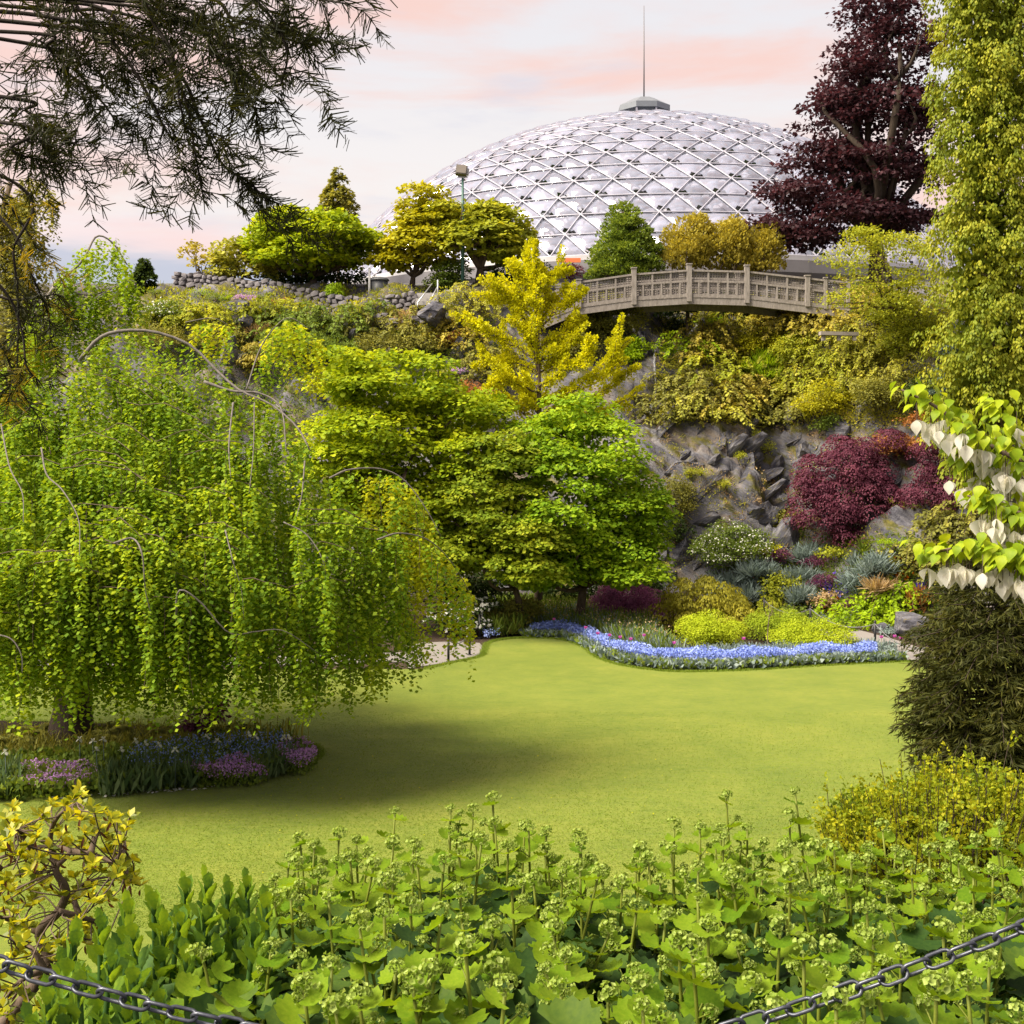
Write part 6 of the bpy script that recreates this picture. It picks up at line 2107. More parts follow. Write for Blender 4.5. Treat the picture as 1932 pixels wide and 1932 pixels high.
def path_post(x, y, h, label):
    p = G(x, y)
    p[2] = .01
    root = thing('path_post', label, 'post', p, None)
    MB().tube([(0, 0, 0), (0, 0, h)], .036, 8).build('shaft', BLACK, root, True)
    MB().tube([(0, 0, h), (0, 0, h + .02), (0, 0, h + .05)], [.046, .042, .012], 8).build('cap', BLACK, root, True)
    MB().tube([(0, 0, 0), (0, 0, .03)], [.07, .06], 8).build('base', BLACK, root, True)
    return p + (0, 0, h - .06)


pp = [path_post(1442, 1168, .70, 'black path post next to the feathery yellow shrub'), path_post(1529, 1186, .70, 'black path post between the feathery yellow shrub and the ferns'), path_post(1651, 1220, .72, 'black path post at the blue flower band before the ferns')]
pl = [path_post(846, 1250, .68, 'black path post on the paved path end near the beech tails'), path_post(886, 1237, .70, 'black path post at the lawn tip beside the white lace shrub'), path_post(905, 1205, .70, 'black path post half hidden behind the white lace shrub')]


def far_chain(a, b, sag, label):
    t = np.linspace(0, 1, 40)
    p = a + (b - a) * t[:, None] + np.array([0, 0, -1.0]) * (4 * sag * t * (1 - t))[:, None]
    o = MB().tube(p, .016 * (1 + .35 * np.cos(np.arange(40) * np.pi)), 5).build('post_chain', STEEL, None, True, a)
    o.location = a
    tag(o, label, 'chain')


far_chain(pp[0], pp[1], .28, 'slack grey chain between the posts behind the rear yellow cushion')
far_chain(pp[1], pp[2], .30, 'slack grey chain over the path in front of the ferns')
far_chain(pp[2], np.array([G(1760, 1262)[0], G(1760, 1262)[1], .6]), .30, 'slack grey chain running from the blue band behind the spruce')
far_chain(pl[0], pl[1], .2, 'slack grey chain across the paved path end')


def grass():
    """Mown blades over the part of the lawn that is seen."""
    rg = rng_(680)
    n = 170000
    Y = 1 / np.sqrt(rg.uniform(1 / 27 ** 2, 1 / 14.5 ** 2, n))
    X = rg.uniform(-.45, .42, n) * Y
    P = np.array(lawn_out)
    ins = np.zeros(n, bool)
    j = len(P) - 1
    for i in range(len(P)):
        c = ((P[i, 1] > Y) != (P[j, 1] > Y)) & (X < (P[j, 0] - P[i, 0]) * (Y - P[i, 1]) / (P[j, 1] - P[i, 1] + 1e-12) + P[i, 0])
        ins ^= c
        j = i
    e = ((X + 10.3) / 6.85) ** 2 + ((Y - 23) / 2.95) ** 2
    k = ins & (e > 1)
    X, Y = X[k], Y[k]
    n = len(X)
    h = rg.uniform(.010, .022, n) * (1 + .25 * vnoise(np.c_[X * .8, Y * .8, 0 * X], 4))
    w = np.full(n, .0065)
    a = rg.uniform(0, 2 * np.pi, n)
    b = np.c_[X, Y, np.full(n, .021)]
    s = np.c_[np.cos(a), np.sin(a), 0 * a] * w[:, None]
    t = b + np.c_[rg.normal(size=n) * .022, rg.normal(size=n) * .022, h]
    v = np.stack([b - s, b + s, t], 1).reshape(-1, 3)
    tint = np.repeat(np.clip(rg.uniform(.15, .6, n) + .3 * vnoise(np.c_[X * .6, Y * .35, 0 * X], 8), 0, 1), 3)
    me = mesh('lawn_grass', v, np.arange(3 * n).reshape(-1, 3), F_GRASS, False, {'tint': tint})
    tag(obj('lawn_grass', me), kind='stuff')


def lawn_fringe():
    """Longer uncut blades along the edge of the lawn."""
    rg = rng_(695)
    n = 16000
    u = rg.uniform(0, len(far) - 1.001, n)
    i = u.astype(int)
    p = far[i] + (far[i + 1] - far[i]) * (u - i)[:, None] + rg.normal(size=(n, 2)) * (.05, .06)
    bed = rg.uniform(0, 2 * np.pi, 7000)
    q = np.c_[-10.5 + 6.95 * np.cos(bed), 23 + 3.05 * np.sin(bed) * (1 + .06 * np.cos(3 * bed))] + rg.normal(size=(7000, 2)) * .04
    p = np.vstack([p, q])
    n = len(p)
    a = rg.uniform(0, 2 * np.pi, n)
    h = rg.uniform(.03, .075, n)
    b = np.c_[p, np.full(n, .015)]
    s = np.c_[np.cos(a), np.sin(a), 0 * a] * .008
    t = b + np.c_[rg.normal(size=(n, 2)) * .03, h]
    v = np.stack([b - s, b + s, t], 1).reshape(-1, 3)
    tag(obj('lawn_edge_grass', mesh('lawn_edge_grass', v, np.arange(3 * n).reshape(-1, 3), F_GRASS, False, {'tint': np.repeat(rg.uniform(0, .8, n), 3)})), kind='stuff')


def lawn_weeds():
    rg = rng_(690)
    n = 170
    X, Y = rg.uniform(-6, 4, n), rg.uniform(15.5, 23, n)
    k = ((X + 10.3) / 7.2) ** 2 + ((Y - 23) / 3.3) ** 2 > 1
    X, Y = X[k], Y[k]
    n = len(X)
    lv = Leaves().add('petal', np.c_[X, Y, np.full(n, .05)], rg.normal(size=(n, 3)) * (1, 1, .2), np.tile([0, -.3, 1.0], (n, 1)), .022 * rg.uniform(.7, 1.3, n), rg.uniform(0, 1, n))
    tag(lv.build('lawn_flowers', F_GOLD, None), kind='stuff')


lawn_weeds()
F_GRASS = foliage('grass_blade', [(.082, .130, .012), (.122, .168, .018), (.165, .198, .028)], .4, .6, .2, tcol=(1.15, 1.1, .6), clump=.4)
grass()
lawn_fringe()
# ------------------------------------------------------------------ right edge: spruce, golden juniper, dove tree
def build_spruce():
    rg = rng_(701)
    Y = 19.0
    b = H(W(1880, 0, Y)[0], Y)
    root = thing('dark_spruce', 'dense dark green spruce with drooping boughs behind the golden juniper by the lawn', 'tree', b)
    tr, lv = MB(), Leaves()
    top = W(1885, 985, Y)
    tr.tube(spline([b - (0, 0, .2), (b + top) / 2, top], 8), np.linspace(.13, .02, 8), 8)
    for k in range(640):
        u = rg.uniform(0.02, 1) ** .75
        z = top[2] + (b[2] + .25 - top[2]) * u
        a = rg.uniform(-np.pi, np.pi)
        if math.sin(a) > .5 and rg.uniform() < .5:
            continue
        L = (1.36 * min(1, (u * 2.5) ** .6) * (1 if u < .75 else 1 - .35 * (u - .75) / .25)) * rg.uniform(.7, 1.06) + .1
        d = np.array([math.cos(a), math.sin(a), 0])
        sd = np.array([-d[1], d[0], 0])
        p0 = np.array([top[0], top[1], z])
        p = spline([p0, p0 + d * L * .55 + (0, 0, -.05 * L), p0 + d * L + (0, 0, -.25 * L + rg.uniform(-.12, .3))], 9)
        tr.tube(p, np.linspace(.016, .005, 9), 4, False)
        tw = [(p[3:], 1.0)]
        for t in np.linspace(.35, .95, 6):
            for sg in (-1, 1):
                q0 = np.array([np.interp(t, np.linspace(0, 1, 9), p[:, i]) for i in range(3)])
                l2 = L * .30 * (1.15 - t) + .07
                tw.append((np.linspace(q0, q0 + (d * .7 + sd * sg * .75) * l2 + (0, 0, -.35 * l2 + rg.normal() * .04), 5), .9))
        for q, w in tw:
            ln = np.linalg.norm(np.diff(q, axis=0), axis=1).sum()
            n = int(ln * 40)
            if n < 3:
                continue
            t = rg.uniform(0, 1, n)
            c = np.stack([np.interp(t, np.linspace(0, 1, len(q)), q[:, i]) for i in range(3)], 1)
            ax = unit(q[-1] - q[0])
            v = unit(rg.normal(size=(n, 3)))
            lv.add('sword', c, v * (1, 1, .8) + ax * 1.3 + (0, 0, -.25), rg.normal(size=(n, 3)), .128 * rg.uniform(.7, 1.3, n), np.clip(.15 + .6 * rg.uniform(0, 1, n) + .25 * (t > .8), 0, 1))
    tr.build('trunk', BARK_DARK, root, True, b)
    lv.build('crown', F_DKSPR, root, b)


build_spruce()


def build_gold_juniper():
    rg = rng_(711)
    b = H(W(1770, 0, 11.5)[0], 11.3)
    root = thing('golden_juniper', 'feathery golden green juniper below the dark spruce', 'shrub', b)
    br, lv = MB(), Leaves()
    tops = []
    for k in range(230):
        x = rg.uniform(1545, 2000)
        yt = np.interp(x, [1545, 1600, 1680, 1760, 1800, 1850, 1932, 2000], [1500, 1470, 1440, 1420, 1405, 1410, 1430, 1430])
        y = yt + abs(rg.normal()) * 60 + rg.uniform(0, 40)
        Y = 11.5 - (y - yt) * .012 + rg.uniform(-.5, .5)
        tops.append(W(x, min(y, 1620), Y))
    for x, y in [(1830, 1392), (1770, 1412), (1880, 1420), (1905, 1395), (1660, 1432), (1560, 1480), (1700, 1425)]:
        tops.append(W(x, y, 11.4))
    for t in tops:
        r0 = b + np.array([(t[0] - b[0]) * .45 + rg.normal() * .25, (t[1] - b[1]) * .35, .1])
        p = spline([r0, r0 * .5 + t * .5 + (0, 0, .05), t], 12)
        br.tube(p, np.linspace(.012, .003, 12), 4, False)
        L = np.linalg.norm(t - p[5])
        for j in range(17):
            s = rg.uniform(.4, 1.0)
            q0 = np.array([np.interp(s, np.linspace(0, 1, 12), p[:, i]) for i in range(3)])
            dr = unit(unit(t - p[6]) * .7 + rg.normal(size=3) * .85 + (-.15, 0, .15))
            l2 = rg.uniform(.06, .20)
            n = 11
            u = rg.uniform(0, 1, n)
            lv.add('rhomb', q0 + dr * (u * l2)[:, None] + rg.normal(size=(n, 3)) * .008, rg.normal(size=(n, 3)) * .6 + dr, rg.normal(size=(n, 3)) + (0, 0, .6), .036 * rg.uniform(.7, 1.3, n), np.clip(rg.uniform(0, .6, n) + .4 * s - .1, 0, 1))
    fill(lv, lobes_px([(1640, 1540, 80, 60, 11.2, .5), (1740, 1530, 100, 80, 11.2, .5), (1860, 1520, 110, 90, 11.2, .5)]), 7000, rg, 'rhomb', .045, .9, (0, .5))  # dark tint on the inner leaves paints the shade inside the bush
    br.build('stem', BARK_DARK, root, True, b)
    lv.build('foliage', F_GJUN, root, b)


F_GJUN = foliage('golden_juniper_leaf', [(.05, .085, .006), (.115, .155, .008), (.21, .23, .010), (.30, .275, .013)], .45, clump=2.5)
build_gold_juniper()


def leaf_mesh(name, outline, fold, curl, mat, lobes=0, seed=0):
    """Single leaf with a midrib: outline gives half widths along the length 0..1; tint kept at .5."""
    rg = rng_(seed)
    n = len(outline)
    v, f = [], []
    for i, w in enumerate(outline):
        s = i / (n - 1)
        z = -curl * s * s
        v += [(-w, s, z + fold * w), (0, s, z), (w, s, z + fold * w)]
    for i in range(n - 1):
        for j in (0, 1):
            f.append((i * 3 + j, i * 3 + j + 1, (i + 1) * 3 + j + 1, (i + 1) * 3 + j))
    v = np.array(v)
    v[:, 2] += rg.normal(size=len(v)) * .012
    return mesh(name, v, f, mat, True, {'tint': np.full(len(v), rg.uniform(.1, 1.0))})


def place(name, me, parent, pos, tip, nrm, size, off):
    """Object with its length along tip and its face along nrm."""
    t = Vector(tip).normalized()
    s = t.cross(Vector(nrm))
    s = s.normalized() if s.length > 1e-4 else t.orthogonal().normalized()
    u = s.cross(t)
    m = Matrix((s, t, u)).transposed().to_4x4()
    o = bpy.data.objects.new(name, me)
    o.parent = parent
    p = Vector(np.asarray(pos, float) - np.asarray(off, float))
    o.matrix_local = Matrix.Translation(p) @ m @ Matrix.Scale(size, 4)
    COL.objects.link(o)
    return o


F_DOVE = foliage('dove_leaf', [(.075, .135, .006), (.14, .21, .008), (.25, .30, .012)], .5, .45, .15, clump=2)
F_BRACT = foliage('dove_bract', [(.80, .79, .73), (.84, .83, .79), (.86, .86, .83)], .62, .5, .2, tcol=(1.0, .97, .86), clump=2)


def build_dove():
    rg = rng_(721)
    b = H(4.55, 6.8)
    root = thing('dove_tree', 'dove tree branch with lime leaves and hanging white bracts', 'tree', b)
    leaves = [leaf_mesh('leaf', [.02, .30, .40, .38, .27, .12, .005], .25, c, F_DOVE, seed=s) for c, s in ((.25, 1), (.4, 2), (.15, 3), (.55, 4))]
    bracts = [leaf_mesh('bract', [.03, .22, .34, .36, .28, .14, .005], f_, c, F_BRACT, seed=s) for f_, c, s in ((.5, .12, 5), (.8, .2, 6), (.35, .3, 7), (1.1, .05, 8))]
    tr = MB()
    tr.tube(spline([b - (0, 0, .3), b + (.0, .1, 2.2), b + (-.1, 0, 4.2)], 8), np.linspace(.13, .07, 8), 9)
    runs = [([(2200, 930), (1960, 880), (1850, 830), (1770, 770), (1700, 735)], 6.2, .02), ([(2150, 960), (1960, 900), (1900, 820), (1880, 760)], 6.4, .016), ([(2200, 1010), (1980, 940), (1870, 890), (1800, 865)], 6.3, .016),
            ([(2200, 1090), (1990, 990), (1900, 960), (1825, 935)], 6.1, .016), ([(2200, 1150), (1990, 1060), (1880, 1040), (1800, 1035), (1745, 1050)], 6.0, .018), ([(2200, 1000), (2000, 960), (1930, 900), (1905, 850)], 6.5, .015), ([(2200, 1130), (2000, 1030), (1940, 1000), (1890, 985)], 6.2, .014), ([(2200, 1180), (2010, 1090), (1930, 1060), (1880, 1055)], 5.9, .014)]
    nl, spare = 0, []
    for pts, Y, r in runs:
        p = spline([np.array([b[0] - .05, b[1], W(0, pts[0][1], Y)[2] - .2])] + [W(x, y, Y + .05 * i) for i, (x, y) in enumerate(pts)], 40)
        tr.tube(p, np.linspace(r, r * .3, 40), 6)
        xs = p[:, 0] / p[:, 1] * FPX + 966
        vis = np.nonzero(xs < 1990)[0]
        u0 = vis[0] / 39
        n = int(70 * len(vis) / 14)
        for k in range(n):
            u = rg.uniform(u0, 1.0)
            q = np.array([np.interp(u, np.linspace(0, 1, 40), p[:, i]) for i in range(3)])
            a = rg.uniform(0, 2 * np.pi)
            off = np.array([math.cos(a) * .08, math.sin(a) * .10, rg.uniform(-.03, .09)]) * rg.uniform(.3, 1.1)
            tip = np.array([math.cos(a) * .8 - .25, math.sin(a) * .6, -.75 + rg.normal() * .25])
            place('leaf', leaves[rg.integers(4)], root, q + off, tip, (math.cos(a) * .5 - .2, math.sin(a) * .5 - .2, .9), rg.uniform(.052, .08), b)
            nl += 1
        for k in range(int(18 * len(vis) / 14) + 4):
            u = rg.uniform(u0, .93)
            q = np.array([np.interp(u, np.linspace(0, 1, 40), p[:, i]) for i in range(3)])
            q = q + (rg.normal() * .035, rg.normal() * .05, -.07 - rg.uniform(0, .05))
            tr.tube([q + (0, 0, .09), q], .002, 3, False)
            a = rg.uniform(0, 2 * np.pi)
            for j, s in enumerate((rg.uniform(.07, .105), rg.uniform(.05, .07))):
                aa = a + j * np.pi
                place('bract', bracts[rg.integers(4)], root, q, (math.cos(aa) * .28, math.sin(aa) * .28, -1), (math.cos(aa), math.sin(aa), .3), s, b)
    tr.build('branch', BARK_BROWN, root, True, b)


build_dove()

# ------------------------------------------------------------------ overhanging conifer, upper left
def build_overhang():
    rg = rng_(731)
    b = H(-5.2, 6.6)
    root = thing('overhanging_conifer', 'dark needled conifer boughs hanging in from above with backlit lower tips', 'tree', b)
    tr, lv, lg = MB(), Leaves(), Leaves()
    tr.tube(spline([b - (0, 0, .3), b + (0, 0, 3), b + (.1, -.1, 9.5)], 10), np.linspace(.30, .18, 10), 10)
    Y0 = 6.3
    boughs = [[(-400, -160), (0, -60), (300, -40), (480, -14), (580, -4), (660, 8)], [(-400, -60), (0, 10), (200, 20), (330, 60), (430, 110), (520, 140)], [(-200, -20), (200, 60), (330, 130), (380, 230), (420, 310), (470, 345), (505, 380)], [(-300, 0), (40, 80), (130, 140), (190, 190), (225, 240)],
              [(-300, 60), (-20, 180), (50, 210), (100, 250), (150, 275)], [(100, 0), (220, 90), (280, 180), (310, 240), (325, 262)], [(-100, 20), (140, 40), (260, 60), (340, 160), (370, 300), (385, 380)], [(-250, 120), (-10, 230), (20, 280), (45, 300)], [(200, 0), (400, 60), (440, 150), (445, 200)], [(250, -20), (450, 40), (560, 60), (590, 75)], [(-100, -40), (150, 0), (300, 20), (380, 60), (400, 110)],
              [(0, -60), (160, 30), (220, 100), (240, 160)], [(350, -60), (480, 0), (540, 90), (530, 160)], [(-200, 30), (10, 60), (90, 90), (115, 150)], [(100, -60), (300, 60), (340, 200), (350, 250)]]
    gold = [[(-200, 200), (0, 330), (25, 480), (35, 600), (30, 740)], [(-150, 300), (10, 420), (60, 520), (90, 590), (95, 640)], [(-150, 420), (0, 540), (40, 620), (50, 690), (75, 720)], [(-150, 240), (-10, 360), (40, 420), (70, 470)], [(-150, 560), (-10, 640), (30, 720), (60, 770)], [(-150, 480), (0, 560), (70, 560), (105, 555)]]

    def twig(q, bright):
        ln = np.linalg.norm(np.diff(q, axis=0), axis=1).sum()
        n = max(4, int(ln * 140))
        t = rg.uniform(0, 1, n)
        c = np.stack([np.interp(t, np.linspace(0, 1, len(q)), q[:, i]) for i in range(3)], 1)
        ax = unit(q[-1] - q[0])
        sd = unit(np.cross(ax, rg.normal(size=3)))
        v = sd * rg.choice([-1, 1], n)[:, None] + rg.normal(size=(n, 3)) * .35 + ax * rg.uniform(.5, 1.1, (n, 1))
        L = lg if bright else lv
        L.add('needle', c, v, rg.normal(size=(n, 3)), rg.uniform(.055, .10, n), rg.uniform(0, 1, n))
    for gi, (grp, bright) in enumerate([(g, False) for g in boughs] + [(g, True) for g in gold]):
        yy = Y0 + rg.uniform(-.5, .6) + (1.6 if bright else 0)
        p = spline([np.array([b[0], b[1], W(0, grp[0][1], yy)[2]])] + [W(x, y, yy + rg.uniform(-.08, .08)) for x, y in grp[(0 if grp[0][0] > -200 else 1):]], 40)
        tr.tube(p, np.linspace(.014, .004, 40), 5)
        ns = 14 if not bright else 8
        for k in range(ns):
            s = .25 + .75 * (k + rg.uniform(0, 1)) / ns
            q0 = np.array([np.interp(s, np.linspace(0, 1, 40), p[:, i]) for i in range(3)])
            px = q0[0] / q0[1] * FPX + 966
            if px < -60:
                continue
            d = unit(rg.normal(size=3) * (1, .8, .5) + (.25, 0, -.45))
            l2 = rg.uniform(.11, .42)
            q = spline([q0, q0 + d * l2 * .6, q0 + d * l2 + (0, 0, -.35 * l2)], 6)
            tr.tube(q, np.linspace(.0035, .0015, 6), 3, False)
            br_ = bright and rg.uniform() < .3
            twig(q, br_)
            for j in range(1):
                m = q[rg.integers(1, 5)]
                d2 = unit(d + rg.normal(size=3) * .8 + (0, 0, -.4))
                l3 = l2 * rg.uniform(.4, .7)
                twig(np.linspace(m, m + d2 * l3 + (0, 0, -.1 * l3), 4), br_)
        twig(p[22:], False)
    tr.build('trunk', bark_mat('bark_near_black', (.010, .008, .006), (.030, .023, .018)), root, True, b)  # near-black bark keeps the straight boughs from standing out
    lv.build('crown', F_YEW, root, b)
    lg.build('backlit_sprays', F_YEW_LIT, root, b)


build_overhang()

# ------------------------------------------------------------------ foreground: azalea, stonecrop, mantle-leaved perennials, chains
F_AZ = foliage('azalea_leaf', [(.05, .075, .008), (.13, .155, .008), (.26, .26, .008), (.38, .35, .015)], .5, .4, .3, clump=4)
F_AZD = foliage('azalea_spent', [(.05, .02, .012), (.10, .045, .02)], .35, clump=4)


def build_azalea():
    rg = rng_(741)
    b = H(W(100, 0, 4.1)[0], 4.1)
    root = thing('azalea', 'gnarled azalea with bright yellow green leaf tips beside the chain', 'shrub', b)
    br = MB()
    A = [[(-40, 1985), (85, 1830), (75, 1760), (110, 1720), (125, 1680), (105, 1640), (130, 1605), (60, 1600), (-60, 1640)], [(130, 1605), (170, 1612), (215, 1628), (235, 1650)], [(110, 1720), (150, 1730), (190, 1745), (200, 1775)], [(105, 1640), (95, 1580), (110, 1540), (145, 1515)], [(60, 1600), (40, 1570), (20, 1555)],
         [(170, 1612), (180, 1580), (190, 1560)], [(75, 1760), (30, 1740), (-30, 1720)], [(85, 1830), (40, 1850), (0, 1900)], [(215, 1628), (235, 1600), (225, 1570)], [(0, 1640), (-40, 1600)], [(85, 1830), (60, 1790), (20, 1770)], [(150, 1730), (140, 1690), (160, 1665)]]
    pts_all = []
    for i, a in enumerate(A):
        p = spline([W(x, y, 4.05 + .12 * math.sin(i * 2.3 + j)) for j, (x, y) in enumerate(a)], 8 * len(a))
        br.tube(p, np.linspace(.022 if i == 0 else .012, .004, len(p)), 7)
        pts_all.append(p)
    br.build('branch', BARK_BROWN, root, True, b)
    P = np.concatenate(pts_all)
    lm = [leaf_mesh('leaf', [.02, .13, .2, .21, .15, .01], .35, c, F_AZ, seed=s) for c, s in ((.1, 11), (.25, 12), (-.1, 13), (.3, 14), (.05, 15), (.2, 16))]
    dm = [leaf_mesh('spent_flower', [.02, .10, .12, .1, .01], .5, .5, F_AZD, seed=s) for s in (17, 18)]
    clusters = [(20, 1545), (50, 1560), (85, 1540), (110, 1525), (150, 1512), (175, 1545), (205, 1548), (230, 1560), (215, 1580), (190, 1575), (60, 1585), (30, 1580), (5, 1570), (140, 1560), (120, 1580), (165, 1590), (205, 1620), (235, 1635), (250, 1655), (220, 1650), (180, 1640), (150, 1620), (20, 1620), (50, 1640), (85, 1660),
                (30, 1680), (5, 1660), (60, 1700), (20, 1720), (130, 1690), (160, 1680), (185, 1695), (150, 1750), (180, 1770), (130, 1770), (100, 1790), (50, 1780), (20, 1800), (60, 1830), (10, 1850), (40, 1880), (90, 1870), (10, 1920), (70, 1920), (245, 1665), (100, 1600), (75, 1615), (15, 1760), (125, 1800), (0, 1600)]
    rest, nobj = Leaves(), 0
    extra_tw = MB()
    for ci, (x, y) in enumerate(clusters):
        for rep in range(5):
            c = W(x + rg.normal() * 13, y + rg.normal() * 12, 4.05 + rg.normal() * .16)
            near = P[np.argmin(np.linalg.norm(P - c, axis=1))]
            extra_tw.tube(spline([near, (near + c) / 2 + rg.normal(size=3) * .012, c], 5), .0025, 4, False)
            ax = unit(np.array([rg.normal() * .4, rg.normal() * .4, .9]))
            for j in range(8):
                a = j * 2.4 + rg.uniform(0, 1)
                s1 = unit(np.cross(ax, (1, .2, .1)))
                s2 = np.cross(ax, s1)
                d = ax * rg.uniform(.25, .9) + (s1 * math.cos(a) + s2 * math.sin(a)) * .9
                sz = rg.uniform(.026, .042)
                if nobj < 298 and rep == 0 or (rg.uniform() < .04 and nobj < 298):
                    place('leaf', lm[rg.integers(6)], root, c, d, ax + rg.normal(size=3) * .2, sz, b)
                    nobj += 1
                else:
                    rest.add('spray', c[None], d[None], (ax + rg.normal(size=3) * .3)[None], sz, rg.uniform(0, 1))
            if rg.uniform() < .35:
                place('spent_flower', dm[rg.integers(2)], root, c - (0, 0, .01), (rg.normal() * .4, rg.normal() * .4, -1), (0, -1, .2), .035, b)
    extra_tw.build('twig', BARK_BROWN, root, True, b)
    tag(rest.build('foliage', F_AZ, root, b), kind='stuff')


build_azalea()

F_SED = foliage('stonecrop_leaf', [(.035, .078, .022), (.058, .118, .022), (.105, .18, .018), (.155, .225, .015)], .42, .5, .12, tcol=(1.35, 1.2, .4), clump=5)


def toothed(name, seed, mat):
    """Thick scalloped stonecrop leaf."""
    rg = rng_(seed)
    ws = [.05, .10, .15, .21, .26, .29, .28, .23, .10, .0]
    v, f = [], []
    n = len(ws)
    for i, w in enumerate(ws):
        s = i / (n - 1)
        t = w * (1 + (.14 if i % 2 else -.06))
        zz = -.10 * s * s + .12 * s
        v += [(-t, s, zz + .18 * w), (0, s, zz - .02), (t, s, zz + .18 * w)]
    for i in range(n - 1):
        for j in (0, 1):
            f.append((i * 3 + j, i * 3 + j + 1, (i + 1) * 3 + j + 1, (i + 1) * 3 + j))
    return mesh(name, np.array(v), f, mat, True, {'tint': np.full(len(v), rg.uniform(0, 1))})


def build_sedum():
    rg = rng_(751)
    lm = [toothed('leaf', s, F_SED) for s in range(21, 29)]
    groups = [('clump of fleshy blue green stonecrop just behind the hanging chain', [(90, 1870), (150, 1840), (210, 1800), (250, 1830), (180, 1890), (120, 1920), (300, 1870), (240, 1900), (60, 1915), (330, 1920), (200, 1940), (280, 1930)], 2.55),
              ('tall clump of fleshy lime stonecrop next to the azalea', [(140, 1760), (190, 1730), (240, 1700), (290, 1690), (250, 1745), (310, 1740), (350, 1790), (200, 1780), (300, 1800), (120, 1800), (160, 1830)], 2.85),
              ('lime stonecrop clump bordering the scalloped leaf perennials', [(350, 1660), (390, 1650), (430, 1665), (465, 1650), (500, 1690), (390, 1710), (440, 1730), (480, 1740), (410, 1780), (340, 1720), (450, 1790), (400, 1850), (460, 1860), (370, 1900), (440, 1920)], 3.0)]
    for lb, tops, Y in groups:
        m = np.mean([x for x, _ in tops])
        b = H(W(m, 0, Y)[0], Y)
        root = thing('stonecrop', lb, 'stonecrop', b, 'stonecrop clumps by the chain')
        st = MB()
        for x, y in tops:
            t = W(x, y + 14, Y + rg.uniform(-.15, .15))
            foot = np.array([t[0] * .9 + b[0] * .1, t[1], b[2] - .02])
            lean = unit(t - foot + rg.normal(size=3) * .03 + (rg.normal() * .05, -.05, .1))
            st.tube(spline([foot, foot * .4 + t * .6 + rg.normal(size=3) * .01, t], 6), np.linspace(.008, .006, 6), 6, False)
            for j in range(19):
                h = j / 18.0
                a = j * 2.4 + rg.uniform(-.3, .3)
                s1 = unit(np.cross(lean, (1, .3, 0)))
                s2 = np.cross(s1, lean)
                rad = s1 * math.cos(a) + s2 * math.sin(a)
                open_ = 1.25 - 1.05 * h
                pos = t - lean * (.24 * (1 - h)) + rad * .006
                place('leaf', lm[rg.integers(8)], root, pos, lean * (.45 + .9 * h) + rad * open_, lean * open_ - rad * (.3 + .7 * h), (.088 - .045 * h) * rg.uniform(.85, 1.2), b)
        st.build('stem', F_SED, root, True, b)


build_sedum()

F_MAN = foliage('mantle_leaf', [(.017, .040, .009), (.031, .062, .011), (.055, .090, .012)], .40, .55, .1, tcol=(1.5, 1.3, .35), clump=6)
F_MANY = foliage('mantle_leaf_young', [(.055, .115, .006), (.098, .168, .008), (.155, .22, .014)], .5, .55, .1, tcol=(1.25, 1.12, .5), clump=6)
F_STALK = foliage('mantle_stalk', [(.12, .15, .02), (.19, .21, .03)], .4, .5, .3, clump=6)
F_BUD = foliage('mantle_bud', [(.11, .165, .02), (.175, .235, .045), (.27, .33, .10)], .45, .55, .1, tcol=(1.15, 1.1, .7), clump=20)
DEW = NT('dew_drop')
DEW = DEW.done(DEW.principled((.8, .85, .85), .05, .9))


def mantle_mesh(seed, mat, dew=False):
    """Round scalloped leaf, pleated along its ribs, notched at the stalk."""
    rg = rng_(seed)
    nr = 11
    a = np.linspace(-2.65, 2.65, nr * 2 + 1)
    v = [(0, 0, 0)]
    cup = rg.uniform(.10, .45)
    wav = rg.uniform(.05, .13)
    ph = rg.uniform(0, 6)
    for ring, rr in ((0, .55), (1, 1.0)):
        for i, t in enumerate(a):
            r = rr * (1 - .10 * abs(t) / 2.65)
            if ring:
                r *= (1.035 if i % 2 else .955) * rg.uniform(.96, 1.04)
            z = cup * r * r + (.05 if i % 2 else -.05) * rr + wav * rr * math.sin(2 * t + ph) * r
            v.append((r * math.sin(t), r * math.cos(t), z))
    n = len(a)
    f = []
    for i in range(n - 1):
        f.append((0, 1 + i + 1, 1 + i))
        f.append((1 + i, 1 + i + 1, 1 + n + i + 1, 1 + n + i))
    return mesh('leaf', np.array(v), f, mat, True, {'tint': np.full(len(v), rg.uniform(0, 1))})


def head_mesh(seed):
    """Tight lime flower head of ruffled bracts and buds."""
    rg = rng_(seed)
    v, f, tn = [], [], []
    for k in range(46):
        d = unit(rg.normal(size=3) + (0, 0, .55))
        c = d * rg.uniform(.35, 1.0) * np.array([1, 1, .8])
        s1 = unit(np.cross(d, rg.normal(size=3)))
        s2 = np.cross(d, s1)
        r = rg.uniform(.13, .27)
        b0 = len(v)
        v.append(c - d * .08)
        m = 5
        for j in range(m):
            a = j * 2 * np.pi / m
            v.append(c + (s1 * math.cos(a) + s2 * math.sin(a)) * r * rg.uniform(.8, 1.15) + d * (.10 + .06 * (j % 2)))
        f += [(b0, b0 + 1 + j, b0 + 1 + (j + 1) % m) for j in range(m)]
        tn += [rg.uniform(0, 1)] * (m + 1)
    return mesh('flower_head', np.array(v), f, F_BUD, True, {'tint': tn})


